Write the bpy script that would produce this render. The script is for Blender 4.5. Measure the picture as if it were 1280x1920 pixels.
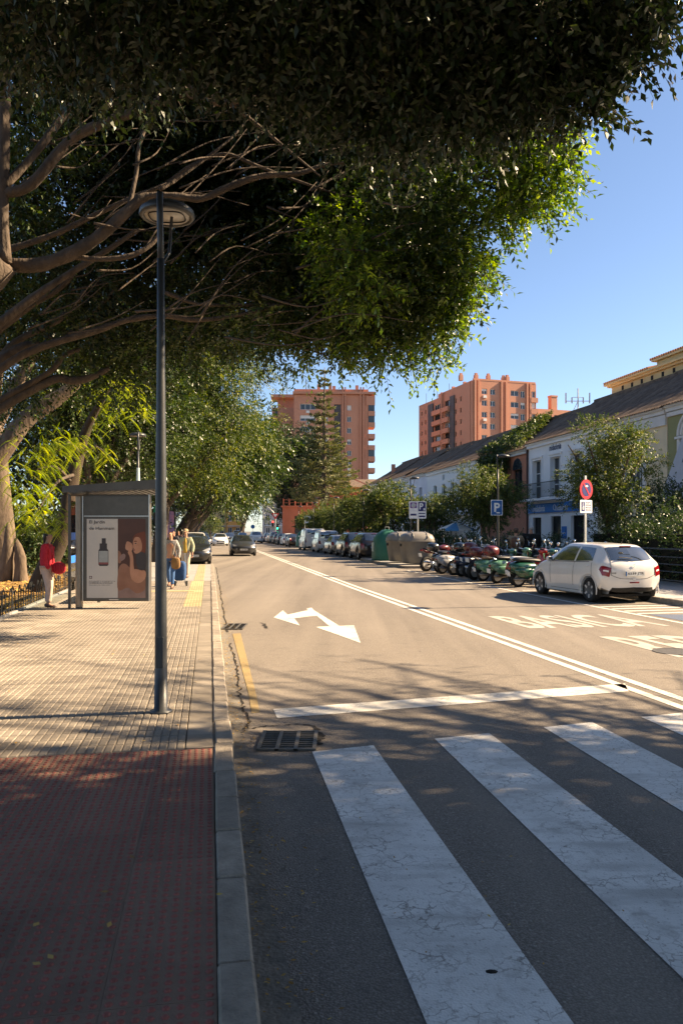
import bpy, bmesh, math, random
import numpy as np
from mathutils import Vector, Matrix, Euler
for o in list(bpy.data.objects): bpy.data.objects.remove(o)
SC = bpy.context.scene; COL = SC.collection
# ---------------------------------------------------------------- camera, sky, sun, exposure
F, CX, HY, CZ = 1450.0, 640.0, 995.0, 1.78          # focal length in photo pixels, principal column, horizon row, eye height
cam = bpy.data.cameras.new('camera'); camo = bpy.data.objects.new('camera', cam); COL.objects.link(camo)
camo.location = (0, 0, CZ); camo.rotation_euler = (math.radians(90), 0, 0)
cam.sensor_fit = 'VERTICAL'; cam.sensor_height = 36; cam.lens = 36*F/1920; cam.shift_y = (HY-960)/1920
cam.clip_start = .05; cam.clip_end = 3000
SC.camera = camo
SUN_EL = math.radians(34); SUN_AZ = math.atan2(.987, .16)   # azimuth clockwise from +Y
sv = Vector((math.sin(SUN_AZ)*math.cos(SUN_EL), math.cos(SUN_AZ)*math.cos(SUN_EL), math.sin(SUN_EL)))
W = bpy.data.worlds.new('World'); SC.world = W; W.use_nodes = True
wn = W.node_tree; wn.nodes.clear()
sky = wn.nodes.new('ShaderNodeTexSky'); sky.sky_type = 'NISHITA'; sky.sun_disc = False
sky.sun_elevation = SUN_EL; sky.sun_rotation = SUN_AZ; sky.air_density = .75; sky.dust_density = .45; sky.ozone_density = 1.6
bg = wn.nodes.new('ShaderNodeBackground'); bg.inputs[1].default_value = .057
wo = wn.nodes.new('ShaderNodeOutputWorld'); wn.links.new(sky.outputs[0], bg.inputs[0]); wn.links.new(bg.outputs[0], wo.inputs[0])
sl = bpy.data.lights.new('sun', 'SUN'); sl.energy = 5.0; sl.angle = math.radians(.53); sl.color = (1, .76, .49)
so = bpy.data.objects.new('sun', sl); COL.objects.link(so); so.location = sv*60; so.rotation_euler = sv.to_track_quat('Z', 'Y').to_euler()
SC.view_settings.view_transform = 'Standard'; SC.view_settings.look = 'None'; SC.view_settings.gamma = 1
SC.view_settings.exposure = 1.95; SC.view_settings.use_curve_mapping = False
SC.render.engine = 'CYCLES'

# ---------------------------------------------------------------- helpers
rnd = random.Random(7)
def at(px, py, Y): return Vector(((px-CX)/F*Y, Y, CZ-(py-HY)/F*Y))
def gnd(px, py, z=0.0):
    Y = F*(CZ-z)/(py-HY); return Vector(((px-CX)/F*Y, Y, z))
def cl_(Y): return 3.5-.19*(Y-8) if Y < 24.6 else .346-.178*(Y-24.6)      # centre line of the carriageway
def kl(Y): return -1.0-.170*(Y-6.93)                                      # left kerb
def kr(Y): return cl_(Y)+6.4                                                # right kerb
ROADR = .178
def S(r, g, b):
    f = lambda c: (c/255/12.92) if c <= 10 else ((c/255+.055)/1.055)**2.4
    return (f(r), f(g), f(b))
MATS = {}
def mat(name, col, rough=.6, var=.15, scale=6, bump=0., bscale=60, metal=0., spec=.4, coat=0., col2=None, detail=6, emit=None, alpha=None, stretch=None):
    if name in MATS: return MATS[name]
    m = bpy.data.materials.new(name); m.use_nodes = True; nt = m.node_tree; N = nt.nodes; L = nt.links
    b = N['Principled BSDF']; b.inputs['Roughness'].default_value = rough; b.inputs['Metallic'].default_value = metal
    b.inputs['Specular IOR Level'].default_value = spec; b.inputs['Coat Weight'].default_value = coat; b.inputs['Coat Roughness'].default_value = .06
    tc = N.new('ShaderNodeTexCoord'); src = tc.outputs['Object']
    if stretch:
        mp = N.new('ShaderNodeMapping'); mp.inputs['Scale'].default_value = stretch; L.new(src, mp.inputs[0]); src = mp.outputs[0]
    nz = N.new('ShaderNodeTexNoise'); nz.inputs['Scale'].default_value = scale; nz.inputs['Detail'].default_value = detail; nz.inputs['Roughness'].default_value = .65
    L.new(src, nz.inputs['Vector'])
    mx = N.new('ShaderNodeMix'); mx.data_type = 'RGBA'
    c2 = col2 if col2 else tuple(min(1, c*(1+var)) for c in col); c1 = col if col2 else tuple(c*(1-var) for c in col)
    mx.inputs[6].default_value = (*c1, 1); mx.inputs[7].default_value = (*c2, 1)
    rp = N.new('ShaderNodeMapRange'); rp.inputs[1].default_value = .3; rp.inputs[2].default_value = .7
    L.new(nz.outputs[0], rp.inputs[0]); L.new(rp.outputs[0], mx.inputs[0]); L.new(mx.outputs[2], b.inputs['Base Color'])
    if bump:
        n2 = N.new('ShaderNodeTexNoise'); n2.inputs['Scale'].default_value = bscale; n2.inputs['Detail'].default_value = 4; L.new(src, n2.inputs['Vector'])
        bp = N.new('ShaderNodeBump'); bp.inputs['Strength'].default_value = bump; bp.inputs['Distance'].default_value = .02
        L.new(n2.outputs[0], bp.inputs['Height']); L.new(bp.outputs[0], b.inputs['Normal'])
    if emit: b.inputs['Emission Color'].default_value = (*emit[0], 1); b.inputs['Emission Strength'].default_value = emit[1]
    MATS[name] = m; return m

def asphalt_nodes(name, paint=None, crack=True, wear=.5, wscale=5.):
    m = bpy.data.materials.new(name); m.use_nodes = True; nt = m.node_tree; N = nt.nodes; L = nt.links
    b = N['Principled BSDF']; b.inputs['Roughness'].default_value = .85; b.inputs['Specular IOR Level'].default_value = .25
    g = N.new('ShaderNodeNewGeometry'); P = g.outputs['Position']
    def noise(s, d=5, r=.6):
        n = N.new('ShaderNodeTexNoise'); n.inputs['Scale'].default_value = s; n.inputs['Detail'].default_value = d; n.inputs['Roughness'].default_value = r; L.new(P, n.inputs['Vector']); return n.outputs[0]
    def rng(v, a, b_, c=0., d=1.):
        r = N.new('ShaderNodeMapRange'); r.inputs[1].default_value = a; r.inputs[2].default_value = b_; r.inputs[3].default_value = c; r.inputs[4].default_value = d; L.new(v, r.inputs[0]); return r.outputs[0]
    def mixc(f, a, b_):
        x = N.new('ShaderNodeMix'); x.data_type = 'RGBA'
        L.new(f, x.inputs[0]) if hasattr(f, 'links') else setattr(x.inputs[0], 'default_value', f)
        for i, c in ((6, a), (7, b_)):
            if hasattr(c, 'links'): L.new(c, x.inputs[i])
            else: x.inputs[i].default_value = (*c, 1)
        return x.outputs[2]
    vor = N.new('ShaderNodeTexVoronoi'); vor.inputs['Scale'].default_value = 95; L.new(P, vor.inputs['Vector'])
    grain = mixc(rng(vor.outputs['Distance'], .05, .75), (.275, .241, .206), (.122, .106, .091))
    speck = N.new('ShaderNodeTexWhiteNoise')
    sc = N.new('ShaderNodeVectorMath'); sc.operation = 'SNAP'; sc.inputs[1].default_value = (.011, .011, .011); L.new(P, sc.inputs[0]); L.new(sc.outputs[0], speck.inputs['Vector'])
    grain = mixc(rng(speck.outputs[0], .90, 1.0, 0, .6), grain, (.42, .38, .33))
    large = rng(noise(.55, 6), .3, .7)
    base = mixc(large, grain, mixc(.5, grain, (.22, .193, .163)))
    base = mixc(rng(noise(2.6, 4), .56, .8, 0, .35), base, (.08, .075, .07))
    mpn = N.new('ShaderNodeMapping'); mpn.inputs['Rotation'].default_value = (0, 0, -.175); mpn.inputs['Scale'].default_value = (1.1, .05, 1); L.new(P, mpn.inputs[0])
    tn_ = N.new('ShaderNodeTexNoise'); tn_.inputs['Scale'].default_value = 1.3; tn_.inputs['Detail'].default_value = 5; L.new(mpn.outputs[0], tn_.inputs['Vector'])
    base = mixc(rng(tn_.outputs[0], .45, .72, 0, .42), base, (.30, .262, .22)); base = mixc(rng(tn_.outputs[0], .28, .46, .38, 0), base, (.085, .075, .066))
    base = mixc(rng(noise(7.5, 3), .66, .74, 0, .5), base, (.06, .054, .048))
    h = vor.outputs['Distance']
    if paint:
        dv = N.new('ShaderNodeVectorMath'); dv.operation = 'ADD'
        nn = N.new('ShaderNodeTexNoise'); nn.inputs['Scale'].default_value = 9; nn.inputs['Detail'].default_value = 6; L.new(P, nn.inputs['Vector'])
        sc2 = N.new('ShaderNodeVectorMath'); sc2.operation = 'SCALE'; sc2.inputs['Scale'].default_value = .16; L.new(nn.outputs['Color'], sc2.inputs[0]); L.new(P, dv.inputs[0]); L.new(sc2.outputs[0], dv.inputs[1])
        vc = N.new('ShaderNodeTexVoronoi'); vc.feature = 'DISTANCE_TO_EDGE'; vc.inputs['Scale'].default_value = 10; L.new(dv.outputs[0], vc.inputs['Vector'])
        cm = N.new('ShaderNodeMath'); cm.operation = 'MULTIPLY'; L.new(rng(vc.outputs[0], .0, .045, .85, 0), cm.inputs[0]); L.new(rng(noise(3.2, 3), .42, .58), cm.inputs[1])
        w1 = rng(noise(wscale, 8, .72), .53, .70, 0, wear)
        w2 = rng(noise(38, 5, .7), .57, .66, 0, wear)
        mpb = N.new('ShaderNodeMapping'); mpb.inputs['Scale'].default_value = (.7, 3.2, 1); mpb.inputs['Rotation'].default_value = (0, 0, -.2); L.new(P, mpb.inputs[0]); nb_ = N.new('ShaderNodeTexNoise'); nb_.inputs['Scale'].default_value = 1.6; nb_.inputs['Detail'].default_value = 7; L.new(mpb.outputs[0], nb_.inputs['Vector'])
        w3 = rng(nb_.outputs[0], .52, .68, 0, wear*.7); mxa = N.new('ShaderNodeMath'); mxa.operation = 'MAXIMUM'; L.new(w1, mxa.inputs[0]); L.new(w3, mxa.inputs[1]); w1 = mxa.outputs[0]
        mxm = N.new('ShaderNodeMath'); mxm.operation = 'MAXIMUM'; L.new(w1, mxm.inputs[0]); L.new(w2, mxm.inputs[1])
        mx2 = N.new('ShaderNodeMath'); mx2.operation = 'MAXIMUM'; L.new(mxm.outputs[0], mx2.inputs[0])
        if crack: L.new(cm.outputs[0], mx2.inputs[1])
        pc = mixc(rng(noise(1.7, 5), .35, .7), paint, tuple(c*.72 for c in paint))
        base = mixc(mx2.outputs[0], pc, base)
    L.new(base, b.inputs['Base Color'])
    bp = N.new('ShaderNodeBump'); bp.inputs['Strength'].default_value = .55 if not paint else .3; bp.inputs['Distance'].default_value = .008; L.new(h, bp.inputs['Height']); L.new(bp.outputs[0], b.inputs['Normal'])
    MATS[name] = m; return m

def leafmat(name, c1, c2, c3, rough=.42, trans=.3, tcol=None):
    m = bpy.data.materials.new(name); m.use_nodes = True; nt = m.node_tree; N = nt.nodes; L = nt.links
    b = N['Principled BSDF']; b.inputs['Roughness'].default_value = rough; b.inputs['Specular IOR Level'].default_value = .5
    a = N.new('ShaderNodeAttribute'); a.attribute_name = 'tint'
    r = N.new('ShaderNodeValToRGB'); e = r.color_ramp.elements
    e[0].color = (*c1, 1); e[1].color = (*c3, 1); e[1].position = 1; x = r.color_ramp.elements.new(.55); x.color = (*c2, 1)
    L.new(a.outputs['Fac'], r.inputs[0]); L.new(r.outputs[0], b.inputs['Base Color'])
    t = N.new('ShaderNodeBsdfTranslucent')
    h = N.new('ShaderNodeHueSaturation'); h.inputs['Saturation'].default_value = 1.15; h.inputs['Value'].default_value = 1.9; L.new(r.outputs[0], h.inputs['Color']); L.new(h.outputs[0], t.inputs[0])
    mx = N.new('ShaderNodeMixShader'); mx.inputs[0].default_value = trans; L.new(b.outputs[0], mx.inputs[1]); L.new(t.outputs[0], mx.inputs[2])
    L.new(mx.outputs[0], N['Material Output'].inputs[0]); MATS[name] = m; return m

def obj(name, v, f, m=None, parent=None, smooth=False, loc=None, kind=None):
    me = bpy.data.meshes.new(name); me.from_pydata([tuple(x) for x in v], [], f); me.update()
    if m is not None: me.materials.append(m)
    if smooth: me.polygons.foreach_set('use_smooth', [True]*len(me.polygons))
    return link(name, me, parent, loc, kind)
def link(name, me, parent=None, loc=None, kind=None, rot=None):
    o = bpy.data.objects.new(name, me); COL.objects.link(o)
    if parent: o.parent = parent
    if loc is not None: o.location = loc
    if rot is not None: o.rotation_euler = rot
    if kind: o['kind'] = kind
    return o
def tag(o, label, cat, group=None, kind=None):
    if label: o['label'] = label
    if cat: o['category'] = cat
    if group: o['group'] = group
    if kind: o['kind'] = kind
    return o
def thing(name, label, cat, loc=(0, 0, 0), rz=0., group=None):
    o = bpy.data.objects.new(name, None); COL.objects.link(o); o.location = loc; o.rotation_euler = (0, 0, rz); o.empty_display_size = .2
    return tag(o, label, cat, group)
def copy_tree(o, parent=None):
    c = o.copy(); COL.objects.link(c); c.parent = parent
    for ch in list(o.children): copy_tree(ch, c)
    return c

class MB:
    def __init__(s): s.v = []; s.f = []
    def add(s, v, f):
        n = len(s.v); s.v += [tuple(x) for x in v]; s.f += [tuple(i+n for i in q) for q in f]; return s
    def box(s, c, d, rz=0., rx=0., ry=0.):
        M = Euler((rx, ry, rz)).to_matrix(); c = Vector(c); x, y, z = [q/2 for q in d]
        v = [c+M@Vector((a*x, b*y, e*z)) for a in (-1, 1) for b in (-1, 1) for e in (-1, 1)]
        return s.add(v, [(0, 1, 3, 2), (4, 6, 7, 5), (0, 4, 5, 1), (2, 3, 7, 6), (0, 2, 6, 4), (1, 5, 7, 3)])
    def bbox(s, c, d, b=.01, rz=0.):     # chamfered box
        M = Euler((0, 0, rz)).to_matrix(); c = Vector(c); X, Y, Z = [q/2 for q in d]; b = min(b, X*.9, Y*.9, Z*.9)
        bm = bmesh.new(); bmesh.ops.create_cube(bm, size=1)
        for q in bm.verts: q.co = Vector((q.co.x*2*X, q.co.y*2*Y, q.co.z*2*Z))
        bmesh.ops.bevel(bm, geom=list(bm.edges), offset=b, segments=1, affect='EDGES')
        bm.verts.ensure_lookup_table(); bm.verts.index_update()
        s.add([c+M@q.co for q in bm.verts], [tuple(w.index for w in fc.verts) for fc in bm.faces]); bm.free(); return s
    def quad(s, a, b, c, d): return s.add([a, b, c, d], [(0, 1, 2, 3)])
    def poly(s, pts): return s.add(pts, [tuple(range(len(pts)))])
    def prism(s, pts, ext):              # polygon extruded by a vector
        n = len(pts); e = Vector(ext); a = [Vector(p) for p in pts]; b = [p+e for p in a]
        return s.add(a+b, [tuple(range(n-1, -1, -1)), tuple(range(n, 2*n))]+[(i, (i+1) % n, n+(i+1) % n, n+i) for i in range(n)])
    def tube(s, path, rad, n=8, cap=True, flute=0.):
        P = [Vector(p) for p in path]; k = len(P); R = rad if hasattr(rad, '__len__') else [rad]*k
        up = None; rings = []
        for i in range(k):
            t = (P[min(i+1, k-1)]-P[max(i-1, 0)]).normalized()
            if up is None: up = Vector((0, 0, 1)) if abs(t.z) < .9 else Vector((1, 0, 0))
            a = t.cross(up); a = a.normalized() if a.length > 1e-5 else t.orthogonal().normalized()
            b = a.cross(t).normalized(); up = b
            rings.append([P[i]+R[i]*(1+flute*(math.sin(6.28*j/n*3+i*.35)+.6*math.sin(6.28*j/n*5-i*.5+1)))*(math.cos(2*math.pi*j/n)*a+math.sin(2*math.pi*j/n)*b) for j in range(n)])
        v = [p for r in rings for p in r]; f = []
        for i in range(k-1):
            for j in range(n): f.append((i*n+j, i*n+(j+1) % n, (i+1)*n+(j+1) % n, (i+1)*n+j))
        if cap: f += [tuple(range(n-1, -1, -1)), tuple(range((k-1)*n, k*n))]
        return s.add(v, f)
    def lathe(s, prof, o=(0, 0, 0), axis='z', n=20, sx=1., sy=1.):   # prof: (r, h)
        o = Vector(o); v = []; f = []; k = len(prof)
        for r, h in prof:
            for j in range(n):
                a = 2*math.pi*j/n; x, y = r*math.cos(a)*sx, r*math.sin(a)*sy
                v.append(o+(Vector((x, y, h)) if axis == 'z' else Vector((h, x, y)) if axis == 'x' else Vector((x, h, y))))
        for i in range(k-1):
            for j in range(n): f.append((i*n+j, i*n+(j+1) % n, (i+1)*n+(j+1) % n, (i+1)*n+j))
        if prof[0][0] > 1e-4: f.append(tuple(range(n-1, -1, -1)))
        if prof[-1][0] > 1e-4: f.append(tuple(range((k-1)*n, k*n)))
        return s.add(v, f)
    def loft(s, secs, n=16, ex=2.6):     # secs: (y, zc, hw, hh) super-ellipse rings along y
        v = []; f = []; k = len(secs)
        for q in secs:
            y, zc, hw, hh = q[:4]; xo = q[4] if len(q) > 4 else 0
            for j in range(n):
                a = 2*math.pi*j/n; ca, sa = math.cos(a), math.sin(a)
                v.append((xo+hw*math.copysign(abs(ca)**(2/ex), ca), y, zc+hh*math.copysign(abs(sa)**(2/ex), sa)))
        for i in range(k-1):
            for j in range(n): f.append((i*n+j, i*n+(j+1) % n, (i+1)*n+(j+1) % n, (i+1)*n+j))
        f += [tuple(range(n-1, -1, -1)), tuple(range((k-1)*n, k*n))]
        return s.add(v, f)
    def build(s, name, m=None, parent=None, smooth=False, loc=None, kind=None):
        return obj(name, s.v, s.f, m, parent, smooth, loc, kind)

def smooth_path(P, R, k=5):
    P = [np.array(p, float) for p in P]; n = len(P); out = []; ro = []
    for i in range(n-1):
        p0, p1, p2, p3 = P[max(i-1, 0)], P[i], P[i+1], P[min(i+2, n-1)]
        for j in range(k):
            t = j/k; out.append(.5*((2*p1)+(-p0+p2)*t+(2*p0-5*p1+4*p2-p3)*t*t+(-p0+3*p1-3*p2+p3)*t**3)); ro.append(R[i]*(1-t)+R[i+1]*t)
    out.append(P[-1]); ro.append(R[-1]); return [Vector(p) for p in out], ro

def big_mesh(name, V, nper, m, parent=None, tint=None, kind=None, smooth=False):
    V = np.ascontiguousarray(V, dtype=np.float32); nv = len(V); nf = nv//nper
    me = bpy.data.meshes.new(name); me.vertices.add(nv); me.vertices.foreach_set('co', V.ravel())
    me.loops.add(nv); me.loops.foreach_set('vertex_index', np.arange(nv, dtype=np.int32))
    me.polygons.add(nf); me.polygons.foreach_set('loop_start', np.arange(nf, dtype=np.int32)*nper)
    me.update(calc_edges=True)
    if tint is not None:
        a = me.attributes.new('tint', 'FLOAT', 'POINT'); a.data.foreach_set('value', np.repeat(tint, nper).astype(np.float32))
    me.materials.append(m)
    return link(name, me, parent, None, kind)
def norm(a): return a/np.maximum(np.linalg.norm(a, axis=-1, keepdims=True), 1e-6)
def leaves(orig, dirs, rng, L=.35, K=9, leaf=(.09, .042), droop=.25, spread=1.0, tmean=None, stems=False):
    dirs_n = norm(dirs)
    N = len(orig); t = np.linspace(.12, 1, K)[None, :, None]
    o = orig[:, None, :]; d = norm(dirs)[:, None, :]; Ls = L*rng.uniform(.6, 1.3, (N, 1, 1))
    pos = o+d*Ls*t; pos = pos.copy(); pos[..., 2] -= (droop*Ls[..., 0]*(t[..., 0]**2))
    side = norm(np.cross(d+0*pos, rng.normal(size=(N, 1, 3))+0*pos)); sg = np.where(np.arange(K) % 2 == 0, 1., -1.)[None, :, None]
    ld = norm(d*.75+side*sg*spread*rng.uniform(.5, 1.1, (N, K, 1))+rng.normal(size=(N, K, 3))*.28+np.array([0, 0, -.22]))
    up = norm(rng.normal(size=(N, K, 3))*.55+np.array([0, 0, 1.]))
    wv = norm(np.cross(ld, up)); nv = np.cross(wv, ld)
    s = rng.uniform(.7, 1.2, (N, K, 1)); ll = leaf[0]*s; ww = leaf[1]*s*.5
    b = pos; tip = pos+ld*ll-nv*ll*.10; mid = pos+ld*ll*.46
    V = np.stack([b, mid+wv*ww+nv*ww*.35, tip, mid-wv*ww+nv*ww*.35], axis=2).reshape(-1, 3)
    tt = np.clip((rng.normal(.45, .2, (N, 1)) if tmean is None else tmean[:, None])+rng.normal(0, .16, (N, K)), 0, 1).ravel()
    if not stems: return V, tt
    e0, e1, e2 = orig, orig+dirs_n*Ls[:, 0]*.5, orig+dirs_n*Ls[:, 0]*1.0; e1 = e1.copy(); e2 = e2.copy(); e1[:, 2] -= droop*Ls[:, 0, 0]*.25; e2[:, 2] -= droop*Ls[:, 0, 0]
    wz = norm(np.cross(dirs_n, rng.normal(size=(N, 3))))*.0028
    ST = np.concatenate([np.stack([e0-wz, e0+wz, e1+wz, e1-wz], 1), np.stack([e1-wz, e1+wz, e2+wz*.4, e2-wz*.4], 1)]).reshape(-1, 3)
    return V, tt, ST
def clump_pts(c, r, n, rng, power=.45, lump=.15):
    u = norm(rng.normal(size=(n, 3))); rad = rng.uniform(.12, 1, (n, 1))**power
    ph = np.sin(u[:, :1]*5.1+c[0])*np.cos(u[:, 1:2]*4.3+c[1])*lump+1
    p = np.array(c)+u*rad*ph*np.array(r); d = norm(u*np.array([1, 1, .8])+rng.normal(size=(n, 3))*.45)
    return p, d
def crown_pts(c, r, ncl, rcl, ntw, rng, zmin=-1., inner=.55):
    P = []; D = []
    for i in range(ncl):
        u = norm(rng.normal(size=3)); k = 0
        while u[2] < zmin and k < 30: u = norm(rng.normal(size=3)); k += 1
        cc = np.array(c)+u*np.array(r)*rng.uniform(inner, 1.0); rr = rcl*rng.uniform(.65, 1.3)
        p, d = clump_pts(cc, (rr*1.15, rr*1.15, rr*.8), int(ntw*rng.uniform(.6, 1.3)), rng); P.append(p); D.append(norm(d+u*.5))
    return np.concatenate(P), np.concatenate(D)
TMP = bpy.data.scenes.new('tmp')
def evaluated(o):
    TMP.collection.objects.link(o); vl = TMP.view_layers[0]; vl.update(); dg = vl.depsgraph
    me = bpy.data.meshes.new_from_object(o.evaluated_get(dg)); bpy.data.objects.remove(o); return me
def text_mesh(txt, w, h=None, bold=0., font=None, shear=0.):
    cu = bpy.data.curves.new('txt', 'FONT'); cu.body = txt; cu.size = 1; cu.offset = bold; cu.resolution_u = 3; cu.shear = shear
    me = evaluated(bpy.data.objects.new('txt', cu))
    n = len(me.vertices); co = np.zeros(n*3); me.vertices.foreach_get('co', co); co = co.reshape(-1, 3)
    lo, hi = co.min(0), co.max(0); sx = w/(hi[0]-lo[0]); sy = (h/(hi[1]-lo[1])) if h else sx
    co[:, 0] = (co[:, 0]-lo[0])*sx; co[:, 1] = (co[:, 1]-lo[1])*sy; co[:, 2] = 0
    me.vertices.foreach_set('co', co.ravel()); me.materials.clear(); me.update(); return me   # lower left at 0,0 in the xy plane
def text_part(name, txt, w, h, m, parent, M, bold=0., shear=0.):
    me = text_mesh(txt, w, h, bold, shear=shear); me.transform(M); me.materials.append(m); return link(name, me, parent)
def wall_M(o, u, up=(0, 0, 1)):        # text matrix: x along u, y along up
    u = Vector(u).normalized(); up = Vector(up); n = u.cross(up)
    return Matrix(((u.x, up.x, n.x, o[0]), (u.y, up.y, n.y, o[1]), (u.z, up.z, n.z, o[2]), (0, 0, 0, 1)))
# ---------------------------------------------------------------- base materials
def rand_mat(name, c1, c2, rough=.8, bump=.3, bscale=80, nscale=5):
    m = mat(name, c1, rough, bump=bump, bscale=bscale, scale=nscale, col2=c2); nt = m.node_tree; N = nt.nodes; L = nt.links
    b = N['Principled BSDF']; oi = N.new('ShaderNodeObjectInfo'); r = N.new('ShaderNodeMapRange'); r.inputs[3].default_value = .84; r.inputs[4].default_value = 1.12
    hs = N.new('ShaderNodeHueSaturation'); L.new(oi.outputs['Random'], r.inputs[0]); L.new(r.outputs[0], hs.inputs['Value'])
    src = b.inputs['Base Color'].links[0].from_socket; ge = N.new('ShaderNodeNewGeometry')
    for q in [q for q in N if q.type == 'TEX_NOISE']: L.new(ge.outputs['Position'], q.inputs['Vector'])
    st = N.new('ShaderNodeTexNoise'); st.inputs['Scale'].default_value = 1.1; st.inputs['Detail'].default_value = 8; st.inputs['Roughness'].default_value = .7; L.new(ge.outputs['Position'], st.inputs['Vector'])
    sr = N.new('ShaderNodeMapRange'); sr.inputs[1].default_value = .5; sr.inputs[2].default_value = .72; sr.inputs[3].default_value = 0; sr.inputs[4].default_value = .5; L.new(st.outputs[0], sr.inputs[0])
    sm = N.new('ShaderNodeMix'); sm.data_type = 'RGBA'; sm.inputs[7].default_value = (*[c*.35 for c in c1], 1); L.new(sr.outputs[0], sm.inputs[0]); L.new(src, sm.inputs[6]); L.new(sm.outputs[2], hs.inputs['Color']); L.new(hs.outputs[0], b.inputs['Base Color']); return m
ASPH = asphalt_nodes('asphalt'); WPAINT = asphalt_nodes('worn_white_paint', (.82, .80, .76), True, .6, 4.)
WLINE = asphalt_nodes('white_line_paint', (.70, .68, .63), True, .5, 6.); YPAINT = asphalt_nodes('worn_yellow_paint', (.44, .30, .075), False, 1.0, 3.2)
WTEXT = asphalt_nodes('worn_lettering_paint', (.70, .67, .62), False, .5, 6.)
BPAINT = asphalt_nodes('blue_bay_paint', (.03, .12, .30), False, .3, 4.)
BEIGE = rand_mat('beige_paving', (.195, .168, .135), (.285, .247, .20), .8, .25, 120, 3)
REDB = rand_mat('red_paving', (.25, .165, .115), (.195, .128, .09), .8, .25, 120, 3); REDK = rand_mat('red_bumps', (.27, .085, .065), (.20, .062, .048), .75, .15, 90, 4)
YTILE = rand_mat('yellow_paving', (.36, .30, .16), (.43, .36, .20), .8, .2)
KERB = rand_mat('kerb_granite', (.36, .31, .25), (.20, .172, .14), .85, .5, 70, 9)
DUST = mat('gutter_dust', (.24, .215, .18), .95, scale=9, col2=(.13, .12, .105), bump=.5, bscale=40)
DIRT = mat('dark_dirt', (.018, .015, .012), 1., scale=20, var=.5)
CONC = mat('pale_concrete', (.34, .33, .31), .85, scale=3, col2=(.25, .24, .225), bump=.3)
SOIL = mat('soil_with_litter', (.16, .10, .045), 1., scale=14, col2=(.34, .20, .06), bump=.8, bscale=30)
PAVE2 = mat('grey_paving', (.40, .385, .37), .85, scale=4, col2=(.30, .29, .28), bump=.3)
DSTEEL = mat('dark_steel_paint', (.030, .033, .036), .42, scale=5, var=.25, bump=.06, bscale=30, spec=.5)
IRON = mat('cast_iron', (.10, .098, .092), .55, scale=12, col2=(.17, .155, .135), metal=.5, bump=.2)
ALU = mat('aluminium', (.50, .49, .47), .32, metal=.9, scale=4, var=.1)
GLASS = mat('dark_glass', (.012, .014, .015), .06, scale=2, var=.3, spec=.6)
BLK = mat('black_plastic', (.012, .012, .012), .5, scale=8, var=.3)
RUB = mat('tyre_rubber', (.014, .014, .014), .8, scale=10, var=.3, bump=.15)
WHT = mat('white_plastic', (.78, .78, .77), .35, scale=3, var=.06)
CHR = mat('chrome', (.7, .7, .7), .12, metal=1., scale=3, var=.08)
REDL = mat('red_lens', (.20, .006, .010), .15, scale=6, var=.25, spec=.6)

# ---------------------------------------------------------------- ground and carriageway
tag(obj('ground', [(-900, -60, -.09), (900, -60, -.09), (900, 1600, -.09), (-900, 1600, -.09)], [(0, 1, 2, 3)], mat('far_ground', (.13, .12, .10), .95, scale=.4, col2=(.10, .095, .085))), None, None, kind='structure')
ys = [-8, -2, 2, 5, 8, 11, 14, 17, 20, 24.6, 30, 36, 44, 54, 66, 80, 100, 130, 170, 230, 300]
road = obj('road', [p for y in ys for p in ((kl(y)-4, y, 0), (kr(y)+(.2 if y > 20 else 2.5), y, 0))], [(2*i, 2*i+1, 2*i+3, 2*i+2) for i in range(len(ys)-1)], ASPH)
tag(road, None, None, kind='structure')
def strip(name, fx, y0, y1, w, m, z=.004, parent=road, dy=4., kind=None):
    n = max(2, int((y1-y0)/dy)+1); Y = [y0+(y1-y0)*i/(n-1) for i in range(n)]
    return obj(name, [p for y in Y for p in ((fx(y)-w/2, y, z), (fx(y)+w/2, y, z))], [(2*i, 2*i+1, 2*i+3, 2*i+2) for i in range(n-1)], m, parent, kind=kind)
for off in (-.125, .125): strip('centre_line', lambda y: cl_(y)+off, -4, 190, .12, WLINE)
strip('parking_line', lambda y: cl_(y)+4.35, 4, 34.5, .10, WLINE)
for k in range(9):                                    # zebra
    x0, y0 = -.236+1.03*k, 6.22+.385*k; m_ = -.158; Lz = 4.1
    v = [(x0, y0, .004), (x0+.5, y0+.185, .004), (x0+.5-m_*Lz, y0+.185-Lz, .004), (x0-m_*Lz, y0-Lz, .004)]
    obj('zebra_stripe', v[::-1], [(0, 1, 2, 3)], WPAINT, road)
obj('stop_line', [(-.607, 7.33, .004), (3.17, 8.55, .004), (3.29, 8.99, .004), (-.68, 7.70, .004)], [(0, 1, 2, 3)], WLINE, road)
def pxpoly(pts): return [gnd(470+x/5.565, 1120+y/5.565, .004) for x, y in pts]
ar = MB()
for poly in ([(680, 308), (925, 298), (1075, 290), (1145, 475)], [(820, 299), (690, 192), (660, 135), (925, 298)], [(690, 192), (640, 196), (598, 133), (580, 118), (635, 108), (660, 135)], [(640, 196), (360, 228), (385, 180), (598, 133)], [(335, 135), (240, 210), (360, 228), (385, 180)], [(360, 228), (240, 210), (510, 292), (455, 219)]):
    ar.poly(pxpoly(poly))
obj('turn_arrow', ar.v, ar.f, WLINE, road)
yl = [gnd(436, 1188, .004), gnd(451, 1187, .004), gnd(480, 1300, .004), gnd(487, 1335, .004), gnd(472, 1337, .004), gnd(466, 1300, .004)]
obj('yellow_kerb_line', yl, [(0, 1, 2, 3, 4, 5)], YPAINT, road)
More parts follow.
